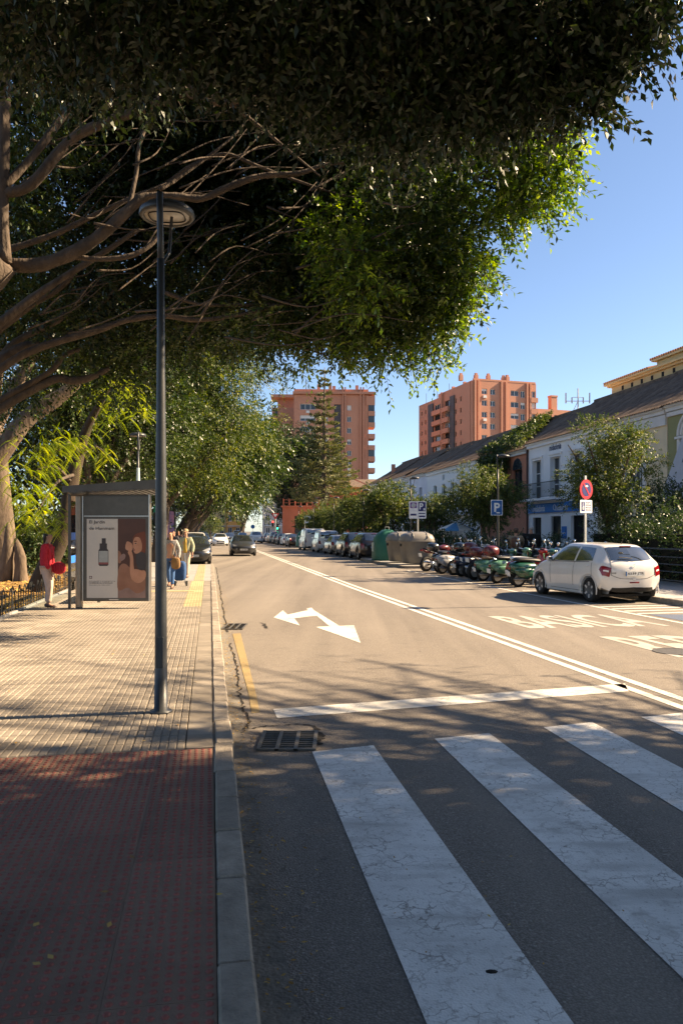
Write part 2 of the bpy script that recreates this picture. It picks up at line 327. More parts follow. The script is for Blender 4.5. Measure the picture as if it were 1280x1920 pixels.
# lettering on the carriageway
dirv = Vector((-.20, 1, 0)).normalized(); acr = Vector((1, .14, 0)).normalized()
def road_text(t, o, w, h, bold):
    me = text_mesh(t, w, h, bold); co = [acr*v.co.x+dirv*v.co.y+Vector((o[0], o[1], .004)) for v in me.vertices]
    for v, c in zip(me.vertices, co): v.co = c
    me.materials.append(WTEXT); return link('road_lettering', me, road)
road_text('BASICA', (3.42, 14.05), 2.75, 2.05, .02); road_text('RED', (4.72, 10.85), 1.5, 2.15, .02)
obj('blue_bay', [(cl_(9)+4.6, 9, .004), (cl_(9)+6.3, 9, .004), (cl_(16.4)+6.3, 16.4, .004), (cl_(16.4)+4.6, 16.4, .004)], [(0, 1, 2, 3)], BPAINT, road)
for k in range(4):
    y = 16.75+k*.5; obj('bay_hatch_line', [(cl_(y)+4.5, y-.25, .004), (cl_(y)+6.3, y+.15, .004), (cl_(y)+6.3, y+.3, .004), (cl_(y)+4.5, y-.10, .004)], [(0, 1, 2, 3)], WLINE, road)
obj('bay_hatch_line', [(cl_(22)+4.5, 22.8, .004), (cl_(22)+6.3, 23.2, .004), (cl_(22)+6.3, 23.32, .004), (cl_(22)+4.5, 22.92, .004)], [(0, 1, 2, 3)], WLINE, road)
mh = MB().lathe([(.34, .003), (.34, .009), (.31, .009), (.31, .006), (0.0, .006)], gnd(1268, 1222), n=28); tag(mh.build('manhole_cover', IRON), 'round iron manhole cover on the road beside the white lettering', 'manhole')
ps = MB()                                             # gutter: dust strip and the cracks along it
n = 40
for i in range(n):
    y0, y1 = 2+i*.9, 2.9+i*.9
    ps.quad((kl(y0), y0, .003), (kl(y0)+.13+.03*math.sin(i*2.1), y0, .003), (kl(y1)+.13+.03*math.sin(i*2.1+2.1), y1, .003), (kl(y1), y1, .003))
ps.build('gutter_strip', DUST, road)
def crack(pts, w, seed, sub=16, jit=.013):
    r = random.Random(seed); b = MB(); P = []
    for a, c in zip(pts[:-1], pts[1:]):
        for k in range(sub): P.append(Vector(a).lerp(Vector(c), k/sub)+Vector((r.gauss(0, jit), r.gauss(0, jit*.5), 0)))
    L_ = [(p, w*r.uniform(.25, 1.5)) for p in P]
    for (p, a), (q, c) in zip(L_[:-1], L_[1:]): b.quad((p.x-a/2, p.y, .0065), (p.x+a/2, p.y, .0065), (q.x+c/2, q.y, .0065), (q.x-c/2, q.y, .0065))
    return b.build('asphalt_crack', DIRT, road)
crack([(kl(y)+o, y, 0) for y, o in ((12.2, .14), (10.5, .17), (9, .16), (7.9, .15), (7.2, .19), (6.75, .10))], .020, 1)
crack([(kl(y)+.13, y, 0) for y in (13.5, 18, 24, 32, 38)], .035, 3)
crack([gnd(462, 1368), gnd(500, 1362), gnd(560, 1358), gnd(590, 1362), gnd(600, 1385), gnd(596, 1398)], .05, 4, 10, .012)
crack([gnd(490, 1168), gnd(497, 1172), gnd(500, 1180)], .05, 5, 6, .02)
crack([gnd(418, 1172), gnd(455, 1168), gnd(490, 1168)], .03, 6, 6, .01)
def grate(px0, px1, py0, py1, label, nb, npan):
    a, b = gnd(px0, py1), gnd(px1, py1); d = gnd(px0, py0); u = (b-a); w = u.length; rz = math.atan2(u.y, u.x); dep = (d-a).length
    t = thing('drain_grate', label, 'drain', a, rz, 'drain grates by the kerb')
    MB().quad((0, 0, .005), (w, 0, .005), (w, dep, .005), (0, dep, .005)).build('pit_shade', DIRT, t)  # flat dark sheet standing in for the shade under the bars
    f = MB()
    for k in range(npan+1): f.box((.015+(w-.03)*k/npan, dep/2, .014), (.03, dep, .016))
    f.box((w/2, .012, .0135), (w-.06, .024, .014)); f.box((w/2, dep-.012, .0135), (w-.06, .024, .014)); f.build('frame', IRON, t)
    for k in range(nb):
        q = MB()
        for p in range(npan): q.box((.015+(w-.03)*(p+.5)/npan, .03+(dep-.06)*(k+.5)/nb, .012), ((w-.03)/npan-.032, .012, .012))
        q.build('bar', IRON, t)
grate(480, 592, 1374, 1409, 'iron drain grate in three panels at the near end of the kerb', 9, 3)
grate(414, 455, 1171, 1181, 'small drain grate further up the kerb near the turn arrow', 6, 3)
tag(MB().lathe([(.024, 0.0), (.021, .007), (0, .011)], gnd(921, 1824), n=7, sx=1.15, sy=.62).build('pebble', DIRT), 'small dark stone lying on the nearest white zebra stripe', 'stone')

# ---------------------------------------------------------------- left pavement (local frame: x across, y along the kerb)
A_L = math.atan(.170); K0 = Vector((kl(0), 0, 0))
def L2W(x, y, z=0): return K0+Vector((x*math.cos(A_L)-y*math.sin(A_L), x*math.sin(A_L)+y*math.cos(A_L), z))
def PXY(p): return CX+F*p.x/max(p.y, .05), HY-F*(p.z-CZ)/max(p.y, .05)
pv = MB().box((-2.07, 10, .05), (4.0, 32, .124)).box((-2.07, 32.3, .0645), (4.0, 12.6, .129)).box((-4.4, 75, .062), (3.6, 72.8, .128)).build('left_pavement', CONC)
pv.location = K0; pv.rotation_euler = (0, 0, A_L); tag(pv, None, None, kind='structure')
def tile_mesh(name, kind):
    b = MB(); s = .396/2; nb = 0
    b.box((0, 0, -.008), (.3985, .3985, .016))
    if kind == 'rib':
        b = MB(); b.box((0, 0, -.014), (.396, .396, .016))
        for i in range(6):
            for j in range(2):
                x = -s+(i+.5)*.066; y = (-.5+j)*.198; a, c, e = .0285, .094, .005
                b.add([(x-a, y-c, -.006), (x+a, y-c, -.006), (x+a, y+c, -.006), (x-a, y+c, -.006), (x-a+e, y-c+e, 0), (x+a-e, y-c+e, 0), (x+a-e, y+c-e, 0), (x-a+e, y+c-e, 0)], [(4, 5, 6, 7), (0, 1, 5, 4), (1, 2, 6, 5), (2, 3, 7, 6), (3, 0, 4, 7)])
        nb = len(b.f)
    elif kind == 'plain': nb = len(b.f)
    else:
        nb = len(b.f)
        for i in range(8):
            for j in range(8):
                x, y = -s+(i+.5)*.0495, -s+(j+.5)*.0495
                ring = lambda r, z: [(x+r*math.cos(k*math.pi/3), y+r*math.sin(k*math.pi/3), z) for k in range(6)]
                b.add(ring(.0165, 0)+ring(.010, .0055), [(k, (k+1) % 6, 6+(k+1) % 6, 6+k) for k in range(6)]+[(6, 7, 8, 9, 10, 11)])
    me = bpy.data.meshes.new(name); me.from_pydata(b.v, [], b.f); me.update()
    return me, nb, b
rib, _, ribb = tile_mesh('paving_tile', 'rib'); rib.materials.append(BEIGE)
bum, nb, _ = tile_mesh('tactile_tile', 'bump'); bum.materials.append(REDB); bum.materials.append(REDK)
bum.polygons.foreach_set('material_index', [0 if i < nb else 1 for i in range(len(bum.polygons))])
yel, _, _ = tile_mesh('yellow_tactile_tile', 'rib'); yel.materials.append(YTILE)
pla, _, _ = tile_mesh('border_block', 'plain'); pla.materials.append(BEIGE)
far = MB(); cnt = 0
for r in range(-2, 62):
    for c in range(10):
        x = -.36-.2-c*.4+(.0 if c < 9 else .0); y = 1.8+r*.4
        if r < 11: x += .21
        w = L2W(x, y, .13); px, py = PXY(w)
        if c == 9 and x < -4.0: continue
        if w.y < .9 or px < -420 or py > 2300: continue
        jz = rnd.gauss(0, .0009)
        if r < 11: o = link('tactile_tile', bum, pv, (x, y, .124+jz))
        elif y < 26:
            yz = y > 17 and c == 0
            if cnt < 300:
                o = link('yellow_tactile_tile' if yz else 'paving_tile', yel if yz else rib, pv, (x, y, .13+jz)); cnt += 1
                o.rotation_euler = (rnd.gauss(0, .002), rnd.gauss(0, .002), 0)
            elif yz: link('yellow_tactile_tile', yel, pv, (x, y, .13+jz))
            else: far.add([(a+x, b+y, d+.13+jz) for a, b, d in ribb.v], ribb.f)
far.build('far_paving_tiles', BEIGE, pv, kind='stuff')
yf = MB()
for k in range(5): yf.box((-.40-k*.066, 32.2, .132), (.05, 12.2, .008))
yf.build('far_yellow_strip', YTILE, pv, kind='stuff')
MB().box((-1.6, 21.6, .1325), (2.0, .4, .008)).build('yellow_cross_strip', YTILE, pv)
yb = 6.2
while yb < 26:
    o = link('border_block', pla, pv, (-.255, yb, .13+rnd.gauss(0, .001))); o.scale = (.197/.396, 1, 1); yb += .4
ks = MB().bbox((0, 0, -.075), (.14, 1, .15), .012); kme = bpy.data.meshes.new('kerb_stone'); kme.from_pydata(ks.v, [], ks.f); kme.update(); kme.materials.append(KERB)
y = 1.0
while y < 39:
    ln = rnd.uniform(.52, .78); o = link('kerb_stone', kme, pv, (-.072+rnd.gauss(0, .004), y+ln/2, .133+rnd.gauss(0, .003)), rot=(0, rnd.gauss(0, .012), rnd.gauss(0, .006))); o.scale = (1, ln-.012, 1); y += ln
y = 40.0
while y < 100:
    o = link('kerb_stone', kme, pv, (-2.4, y+.5, .133)); o.scale = (1, .985, 1); y += 1
# bed with litter
bed = MB().box((-14.6, 52, .03), (20.9, 128, .12)).build('garden_bed', SOIL); bed.location = K0; bed.rotation_euler = (0, 0, A_L); tag(bed, None, None, kind='structure')
MB().box((-4.12, 20, .075), (.08, 44, .12)).build('bed_edging', CONC, bed)
rg = np.random.default_rng(5); N_ = 9000
lx = -4.2-rg.exponential(2.6, N_); ly = rg.uniform(9, 44, N_); o_ = np.stack([lx, ly, np.full(N_, .095)+rg.uniform(0, .02, N_)], 1)
an = rg.uniform(0, 6.28, N_); ll = rg.uniform(.04, .09, N_)[:, None]; d1 = np.stack([np.cos(an), np.sin(an), rg.normal(0, .25, N_)], 1); d2 = np.stack([-np.sin(an), np.cos(an), rg.normal(0, .25, N_)], 1)
V = np.stack([o_-d1*ll, o_+d2*ll*.5, o_+d1*ll, o_-d2*ll*.5], 1).reshape(-1, 3)
LIT = leafmat('fallen_leaves', (.16, .085, .02), (.36, .21, .045), (.50, .36, .10), .7, .1)
lit = big_mesh('leaf_litter', V, 4, LIT, None, rg.uniform(0, 1, N_), 'stuff'); lit.location = K0; lit.rotation_euler = (0, 0, A_L); tag(lit, 'yellow brown fallen leaves scattered over the garden bed', 'leaves')
def litter(name, label, xs_, ys_, zs_, n, size, m, seed):
    g = np.random.default_rng(seed); o_ = np.stack([xs_(g, n), ys_(g, n), np.full(n, zs_)+g.uniform(0, .006, n)], 1); an = g.uniform(0, 6.28, n); ll = (g.uniform(.5, 1.2, n)*size)[:, None]
    d1 = np.stack([np.cos(an), np.sin(an), g.normal(0, .15, n)], 1); d2 = np.stack([-np.sin(an), np.cos(an), g.normal(0, .15, n)], 1); V = np.stack([o_-d1*ll, o_+d2*ll*.5, o_+d1*ll, o_-d2*ll*.5], 1).reshape(-1, 3)
    o = big_mesh(name, V, 4, m, None, g.uniform(0, 1, n), 'stuff'); o.location = K0; o.rotation_euler = (0, 0, A_L); tag(o, label, 'leaves')
litter('pavement_litter', 'few dry leaves lying on the left pavement', lambda g, n: -g.uniform(.1, 4.0, n), lambda g, n: 2+g.uniform(0, 1, n)**1.3*26, .138, 260, .022, LIT, 6)
litter('gutter_litter', 'dry leaves and grit gathered along the left gutter', lambda g, n: np.abs(g.normal(0, .13, n))+.01, lambda g, n: g.uniform(2, 26, n), .010, 1500, .014, LIT, 8)
litter('road_grit', 'fine leaf crumbs strewn over the near carriageway', lambda g, n: g.uniform(.3, 7, n), lambda g, n: g.uniform(2.2, 15, n), .009, 260, .011, LIT, 9)
# ---------------------------------------------------------------- right pavement, island
ysr = [14, 17, 20, 24.6, 30, 36, 44, 54, 66, 80, 100, 140, 200]
def slab(fx0, fx1, ys_, z0, z1, name, m, **k):
    b = MB()
    for a, c in zip(ys_[:-1], ys_[1:]):
        b.add([(fx0(a), a, z0), (fx1(a), a, z0), (fx1(c), c, z0), (fx0(c), c, z0), (fx0(a), a, z1), (fx1(a), a, z1), (fx1(c), c, z1), (fx0(c), c, z1)], [(4, 5, 6, 7), (0, 4, 7, 3), (1, 2, 6, 5)])
    return b.build(name, m, **k)
rp = slab(lambda y: kr(y)+.15, lambda y: kr(y)+30, [-6, 4]+ysr, -.02, .128, 'right_pavement', PAVE2); tag(rp, None, None, kind='structure')
y = 8.0
while y < 70:
    a = Vector((kr(y)+.075, y, 0)); b_ = Vector((kr(y+1)+.075, y+1, 0)); o = link('kerb_stone', kme, rp, ((a.x+b_.x)/2, y+.5, .135+rnd.gauss(0, .003)), rot=(0, 0, -math.atan2(b_.x-a.x, 1))); o.scale = (1, .985, 1); y += 1
isl = slab(lambda y: cl_(y)+4.75, lambda y: kr(y)+.02, [36.4, 40, 43, 46.2], -.02, .124, 'bin_island', CONC); tag(isl, None, None, kind='structure')
for k in range(10):
    y = 36.4+k*.98; o = link('kerb_stone', kme, isl, (cl_(y+.5)+4.68, y+.49, .13), rot=(0, 0, .176)); o.scale = (1, .96, 1)
for k in range(2):
    o = link('kerb_stone', kme, isl, (cl_(36.4)+5.1+k*.82, 36.36, .13), rot=(0, 0, 1.57)); o.scale = (1, .8, 1)
# ---------------------------------------------------------------- buildings
class Face:
    """a wall plane: o = lower left seen from outside, u = direction to the right seen from outside"""
    def __init__(s, o, u): s.o = Vector(o); s.u = Vector(u).normalized(); s.n = s.u.cross(Vector((0, 0, 1)))
    def p(s, a, z, d=0.): return s.o+s.u*a+Vector((0, 0, z))+s.n*d
    def box(s, b, a0, a1, z0, z1, d0, d1):
        P = [s.p(a, z, d) for d in (d0, d1) for a, z in ((a0, z0), (a1, z0), (a1, z1), (a0, z1))]
        return b.add(P, [(3, 2, 1, 0), (4, 5, 6, 7), (0, 1, 5, 4), (1, 2, 6, 5), (2, 3, 7, 6), (3, 0, 4, 7)])
    def wall(s, b, w, h, ops, dep=.3, z0=0., a0=0.):
        us = sorted({a0, w}|{x for o in ops for x in (o[0], o[2])}); zs = sorted({z0, h}|{x for o in ops for x in (o[1], o[3])})
        ins = lambda a, z: any(o[0] < a < o[2] and o[1] < z < o[3] for o in ops)
        for a, c in zip(us[:-1], us[1:]):
            for e, f in zip(zs[:-1], zs[1:]):
                if not ins((a+c)/2, (e+f)/2): b.quad(s.p(a, e), s.p(c, e), s.p(c, f), s.p(a, f))
        for q in ops:
            a, e, c, f = q[:4]
            for (x, y, X, Y) in ((a, e, a, f), (a, f, c, f), (c, f, c, e), (c, e, a, e)): b.quad(s.p(x, y), s.p(X, Y), s.p(X, Y, -dep), s.p(x, y, -dep))
        return b
    def window(s, parent, q, fm, gm, dep=.22, cols=2, rows=1, fw=.06, name='window'):
        a, e, c, f = q[:4]
        g = MB().quad(s.p(a, e, -dep), s.p(c, e, -dep), s.p(c, f, -dep), s.p(a, f, -dep)).build(name, gm, parent)
        b = MB(); d0, d1 = -dep+.004, -dep+.05
        for k in range(cols+1):
            x = a+(c-a)*k/cols; x0 = min(max(x-fw/2, a), c-fw); s.box(b, x0, x0+fw, e, f, d0, d1)
        for k in range(rows+1):
            z = e+(f-e)*k/rows; z0 = min(max(z-fw/2, e), f-fw); s.box(b, a+fw, c-fw, z0, z0+fw, d0, d1-.012)
        b.build('frame', fm, g); return g
GL2 = mat('window_glass', (.05, .06, .07), .08, scale=.8, col2=(.02, .025, .03), spec=.6)
WFR = mat('white_window_frame', (.72, .72, .70), .5, scale=2, var=.06)
WWALL = mat('white_render_wall', (.84, .83, .82), .85, scale=.9, col2=(.90, .89, .88), bump=.12)
LAV = mat('pale_lavender_wall', (.74, .74, .80), .85, scale=.9, var=.08, bump=.12); CREAM = mat('cream_wall', (.74, .61, .40), .85, scale=.9, var=.1, bump=.12)
OLIVE = mat('olive_wall', (.30, .29, .13), .85, scale=1.2, var=.12, bump=.12); PEACH = mat('peach_wall', (.52, .22, .13), .85, scale=1, var=.12, bump=.12)
OCHRE = mat('ochre_wall', (.58, .41, .20), .85, scale=.7, var=.1, bump=.1); ROOFT = mat('old_roof_tiles', (.075, .052, .040), .95, scale=2.2, col2=(.20, .14, .10), bump=.5, bscale=14)
TRIM = mat('pale_trim', (.68, .66, .62), .8, scale=2, var=.08); BLUE = mat('blue_sign_board', (.01, .17, .52), .45, scale=2, var=.1); DBLUE = mat('dark_blue_print', (.02, .03, .10), .5)
DARKIN = mat('dark_interior', (.015, .014, .013), .9)
def fb(Y): return 22.18-.178*Y
UF = Vector((.178, -1, 0)).normalized(); LK = math.hypot(1, .178)
def roof(parent, fc, w, ez, rise=3.0, back=5.0, over=.38, seed=1):
    r = random.Random(seed); nu = max(8, int(w/.055)); nv = 12; v = []; ph = r.uniform(0, 6)
    for i in range(nu+1):
        a = -.1+(w+.2)*i/nu; wv = .045*math.sin(2*math.pi*a/.22)
        for j in range(nv+1):
            t = j/nv; d = over-(back+over)*t; z = ez-.12+(rise+.15)*t-.16*math.sin(math.pi*t)+.05*math.sin(a*.7+ph)*t
            v.append(fc.p(a, z+wv-.02*(j % 2), d))
    f = [(i*(nv+1)+j, (i+1)*(nv+1)+j, (i+1)*(nv+1)+j+1, i*(nv+1)+j+1) for i in range(nu) for j in range(nv)]
    ro = obj('roof', v, f, ROOFT, parent)
    b = MB(); fc.box(b, -.1, w+.1, ez+rise-.1, ez+rise+.14, -back-.15, -back+.12); b.build('ridge', ROOFT, ro)
    b = MB(); q = [fc.p(0, ez-.2, -.35), fc.p(w, ez-.2, -.35), fc.p(w, ez+rise-.2, -back), fc.p(0, ez+rise-.2, -back)]; b.poly(q)
    for a in (0.0, w): b.poly([fc.p(a, 0, 0), fc.p(a, ez-.15, 0), fc.p(a, ez+rise-.2, -back), fc.p(a, 0, -back)])
    b.quad(fc.p(0, 0, -back), fc.p(w, 0, -back), fc.p(w, ez+rise-.15, -back), fc.p(0, ez+rise-.15, -back))
    b.build('side_wall', parent['wm'] and MATS[parent['wm']], parent)
    return ro
def house(label, y1, y0, wm, ez=7.7, ops=(), back=5., rise=3., cats='building', setb=0., seed=1, cornice=True):
    w = (y1-y0)*LK; t = thing('terrace_house', label, cats, (0, 0, .0), 0, 'low terrace along the right side'); t['wm'] = wm.name
    fc = Face((fb(y1)+setb, y1, .1), UF)
    fc.wall(MB(), w, ez, [o for o in ops]).v
    b = MB(); fc.wall(b, w, ez, ops); b.build('wall', wm, t)
    roof(t, fc, w, ez, rise, back, seed=seed)
    if cornice:
        c = MB(); fc.box(c, .02, w-.02, ez-.42, ez-.22, 0.003, .16); fc.box(c, .02, w-.02, ez-.22, ez-.05, .003, .26); c.build('cornice', TRIM if wm is not WWALL else WWALL, t)
    del t['wm']; return t, fc, w
# white house with the blue shop sign
w = (52.9-43.6)*LK; q = lambda Y: (52.9-Y)*LK
W1 = [(q(52.2), 3.78, q(50.8), 6.35), (q(49.5), 3.78, q(48.1), 6.35), (q(46.8), 3.78, q(45.4), 6.35)]; W0 = [(q(52.2), .15, q(50.9), 2.55), (q(49.5), .05, q(48.1), 2.6), (q(46.8), .05, q(44.9), 2.6)]
t, fc, w = house('white two storey house with a blue shop sign and an iron balcony', 52.9, 43.6, WWALL, 7.65, W1+W0, seed=3)
for o in W1:
    fc.window(t, o, WFR, GL2, .28, 2, 3); b = MB(); fc.box(b, o[0]-.14, o[0]-.003, o[1], o[3]+.14, .003, .05); fc.box(b, o[2]+.003, o[2]+.14, o[1], o[3]+.14, .003, .05); fc.box(b, o[0]-.003, o[2]+.003, o[3]+.003, o[3]+.14, .003, .05); fc.box(b, o[0]-.2, o[2]+.2, o[3]+.145, o[3]+.26, .003, .12); b.build('window_surround', WWALL, t)
for i, o in enumerate(W0):
    g = fc.window(t, o, BLK, GL2 if i < 2 else DARKIN, .25, 1, 1, name='window' if i == 0 else 'door')
    b = MB()
    for k in range(9): x = o[0]+(o[2]-o[0])*(k+.5)/9; fc.box(b, x-.012, x+.012, o[1], o[3], -.12, -.095)
    if i < 2: b.build('window_bars', DSTEEL, g)
b = MB(); fc.box(b, q(52.5), q(47.4), 3.62, 3.76, .003, .75); bal = b.build('balcony', WWALL, t)
b = MB(); fc.box(b, q(52.45), q(47.45), 4.72, 4.77, .68, .73); fc.box(b, q(52.45), q(47.45), 3.83, 3.86, .68, .73)
for a in (q(52.45), q(47.45)-.04): fc.box(b, a, a+.04, 4.72, 4.77, .003, .68); fc.box(b, a, a+.04, 3.83, 3.86, .003, .68)
b.build('railing', DSTEEL, bal)
for k in range(38):
    a = q(52.43)+(q(47.47)-q(52.43))*k/37; b = MB(); fc.box(b, a-.009, a+.009, 3.86, 4.72, .695, .713); b.build('baluster', DSTEEL, bal)
b = MB(); fc.box(b, q(52.7), q(44.0), 2.85, 3.45, .003, .14); sg = b.build('shop_sign', BLUE, t)
text_part('sign_lettering', 'midadonia', 1.75, .42, WHT, sg, wall_M(fc.p(q(51.8), 2.93, .145), UF), .01, .2); text_part('sign_lettering', 'midadonia', 1.75, .42, WHT, sg, wall_M(fc.p(q(48.6), 2.93, .145), UF), .01, .2)
text_part('wall_lettering', 'midadonia', 1.7, .40, DBLUE, t, wall_M(fc.p(q(49.7), 6.78, .01), UF), .035, .15)
for a, e in ((q(51.7), 2.93), (q(48.5), 2.93)):
    b = MB(); b.tube([fc.p(a-.16+.17*math.cos(k*.5), 3.15+.17*math.sin(k*.5), .15) for k in range(12)], .015, 5); b.build('sign_swirl', WHT, sg)
b = MB(); fc.box(b, q(47.9), q(47.3), 1.2, 1.95, .003, .05); pq = b.build('blue_plaque', BLUE, t); b = MB(); fc.box(b, q(47.8), q(47.4), 1.5, 1.56, .051, .055); b.build('plaque_line', WHT, pq)
b = MB().tube([fc.p(.03, .1, .1), fc.p(.03, 7.2, .1)], .06, 8); b.build('downpipe', mat('brown_pipe', (.06, .025, .02), .6), t)
# cream and olive houses
o1 = (43.6-40.2)*LK; WC = [(3.1, 3.9, 4.5, 6.0)]
t, fc, w = house('cream yellow house with a white framed window behind the near orange tree', 43.6, 37.05, CREAM, 7.7, [(3.0, 3.7, 4.6, 6.0), (.8, 3.7, 2.0, 6.0)], seed=5)
for o in [(3.0, 3.7, 4.6, 6.0), (.8, 3.7, 2.0, 6.0)]:
    fc.window(t, o, WFR, GL2, .12, 4, 4, .05); b = MB(); fc.box(b, o[0]-.3, o[0]-.003, o[1]-.2, o[3]+.12, .003, .07); fc.box(b, o[2]+.003, o[2]+.3, o[1]-.2, o[3]+.12, .003, .07); fc.box(b, o[0]-.3, o[2]+.3, o[3]+.125, o[3]+.35, .003, .12); b.build('window_surround', TRIM, t)
b = MB(); fc.box(b, .03, w-.03, 6.75, 7.25, .003, .1); b.build('frieze', TRIM, t)
t, fc, w = house('olive green house with an arched window and a white banner at the right edge', 37.0, 29, OLIVE, 7.75, [(1.1, 3.2, 3.3, 5.9)], seed=6)
fc.window(t, (1.1, 3.2, 3.3, 5.9), WFR, GL2, .2, 4, 3, .06)
b = MB(); fc.box(b, .85, 1.09, 3.0, 6.05, .003, .1); fc.box(b, 3.31, 3.55, 3.0, 6.05, .003, .1); fc.box(b, .75, 3.65, 5.95, 6.07, .005, .16)
for r_ in (1.25, .98):
    P = [fc.p(2.2+r_*math.cos(math.pi*k/14), 6.1+r_*.9*math.sin(math.pi*k/14), .07) for k in range(15)]; b.tube(P, .1, 6)
for k in range(1, 6): b.tube([fc.p(2.2, 6.12, .06), fc.p(2.2+1.0*math.cos(math.pi*k/6), 6.1+.9*math.sin(math.pi*k/6), .06)], .045, 5)
b.build('arched_surround', TRIM, t)
b = MB(); P = [fc.p(1.35, 6.0, .15), fc.p(3.9, 6.0, .15), fc.p(4.6, 3.05, .8), fc.p(.55, 3.05, .8)]; b.add(P+[p+Vector((.0, 0, .02)) for p in P], [(3, 2, 1, 0), (4, 5, 6, 7), (0, 1, 5, 4), (1, 2, 6, 5), (2, 3, 7, 6), (3, 0, 4, 7)])
bn = b.build('banner', mat('grey_white_canvas', (.50, .50, .52), .8, scale=2, var=.07), t)
up = (fc.p(0, 6, .15)-fc.p(0, 3.05, .8)).normalized(); off = fc.n*.03
text_part('banner_lettering', 'H', .5, .85, DBLUE, bn, wall_M(P[3].lerp(P[0], .58)+UF*.75+off+Vector((0, 0, .02)), UF, up), .0, .35)
text_part('banner_lettering', 'CAPRICHO', 2.6, .42, DBLUE, bn, wall_M(P[3].lerp(P[0], .13)+UF*.22+off+Vector((0, 0, .02)), UF, up), -.01, .35)
b = MB(); fc.box(b, .4, 7, 2.45, 2.75, .003, .3); fc.box(b, 1.0, 1.2, .1, 2.44, .003, .22); fc.box(b, 3.4, 3.6, .1, 2.44, .003, .22); b.build('porch', TRIM, t)
b = MB(); fc.box(b, .03, w-.03, 6.9+.2, 7.3, .003, .1); b.build('frieze', TRIM, t)
# peach house under the ivy
t, fc, w = house('peach house with an arched dark opening and ivy hanging from its roof', 62.1, 53.0, PEACH, 7.4, [(6.6, 3.6, 8.3, 6.0), (1.5, 3.6, 3.0, 5.8)], seed=7)
for o in [(6.6, 3.6, 8.3, 6.0), (1.5, 3.6, 3.0, 5.8)]: fc.window(t, o, BLK, GL2, .25, 2, 1)
b = MB(); b.poly([fc.p(7.45+.85*math.cos(math.pi*k/12), 6.0+.8*math.sin(math.pi*k/12), .012) for k in range(13)]); b.build('arch_window', GL2, t)
PEACHF = fc
# long white house
ops = [(2.2+i*2.6, 3.4, 3.2+i*2.6, 6.0) for i in range(5)]+[(2.4+i*2.6, 6.35, 3.0+i*2.6, 6.85) for i in (1, 3)]
t, fc, w = house('long white house with tall dark windows behind the middle orange tree', 76.9, 62.15, WWALL, 7.5, ops, seed=8)
for o in ops: fc.window(t, o, WFR, GL2, .2, 1 if o[3] < 6.2 else 2, 1 if o[3] < 6.2 else 2)
b = MB(); fc.box(b, .0, w, 3.0, 3.25, .003, .5); b.build('ledge', WWALL, t)
b = MB(); fc.box(b, .5, 11, 2.2, 2.4, .4, 2.4); fc.box(b, .5, 11, 1.75, 2.2, 2.3, 2.4); b.build('awning', mat('brown_canvas', (.10, .035, .02), .85), t)
ops = [(2.0, 4.0, 3.0, 6.2), (5.4, 3.4, 6.4, 6.1)]
t, fc, w = house('pale lavender house with a niche window between the white houses', 85, 76.95, LAV, 7.6, ops, seed=9)
for o in ops: fc.window(t, o, WFR, GL2, .25, 2, 3)
b = MB(); fc.box(b, 1.7, 1.99, 3.9, 6.4, .003, .12); fc.box(b, 3.01, 3.3, 3.9, 6.4, .003, .12); fc.box(b, 1.6, 3.4, 6.4, 6.6, .005, .2); b.build('window_surround', WWALL, t)
t, fc, w = house('cream white low house with a dark window band far along the terrace', 95, 85.05, TRIM, 7.8, [(1, 4.3, 8.5, 5.4)], seed=10)
fc.window(t, (1, 4.3, 8.5, 5.4), BLK, GL2, .2, 6, 1)
t, fc, w = house('small ochre cream house at the far end of the terrace', 105, 95.05, CREAM, 7.9, [(2, 4.0, 3.2, 5.6), (6, 4.0, 7.2, 5.6)], seed=11)
for o in [(2, 4.0, 3.2, 5.6), (6, 4.0, 7.2, 5.6)]: fc.window(t, o, WFR, GL2, .2, 2, 2)
b = MB().box(fc.p(5, 9.6, -2.4), (.5, .5, 1.4)); b.build('chimney', PEACH, t)
# yellow building with a heavy cornice behind the terrace
t = thing('corniced_building', 'tall yellow building with a heavy moulded cornice behind the terrace roofs', 'building', (0, 0, 0))
fy = Face((21.3, 60, 0), UF); b = MB(); fy.wall(b, 24, 12.2, []); b.quad(fy.p(0, 0, 0), fy.p(0, 12.2, 0), fy.p(0, 12.2, -9), fy.p(0, 0, -9)); b.build('wall', OCHRE, t)
b = MB()
for z0, z1, d in ((11.0, 11.12, .12), (11.7, 11.9, .2), (11.9, 12.15, .4), (12.15, 12.3, .62), (12.9, 13.05, .5), (13.05, 13.2, .7)): fy.box(b, -d, 24, z0, z1, -9, d)
fy.box(b, -.25, 24, 12.3, 12.9, -9, .25); fy.box(b, 6, 24, 13.2, 13.6, -9, .35); fy.box(b, 5.7, 24, 13.6, 13.75, -9, .6); b.build('cornice', OCHRE, t)
b = MB()
for k in range(90): a = -.6+k*.27; zz = 13.2 if a < 5.6 else 13.75; b.tube([fy.p(a, zz+.05, .72 if a < 5.6 else .62), fy.p(a, zz+.3, -.4)], .1, 6)
b.build('edge_tiles', mat('terracotta_tiles', (.30, .15, .08), .9, scale=2, var=.25), t)
for k in range(8): b = MB(); fy.box(b, 1.2+k*1.3, 1.5+k*1.3, 12.45, 12.78, .252, .26); b.build('vent_slot', DARKIN, t)

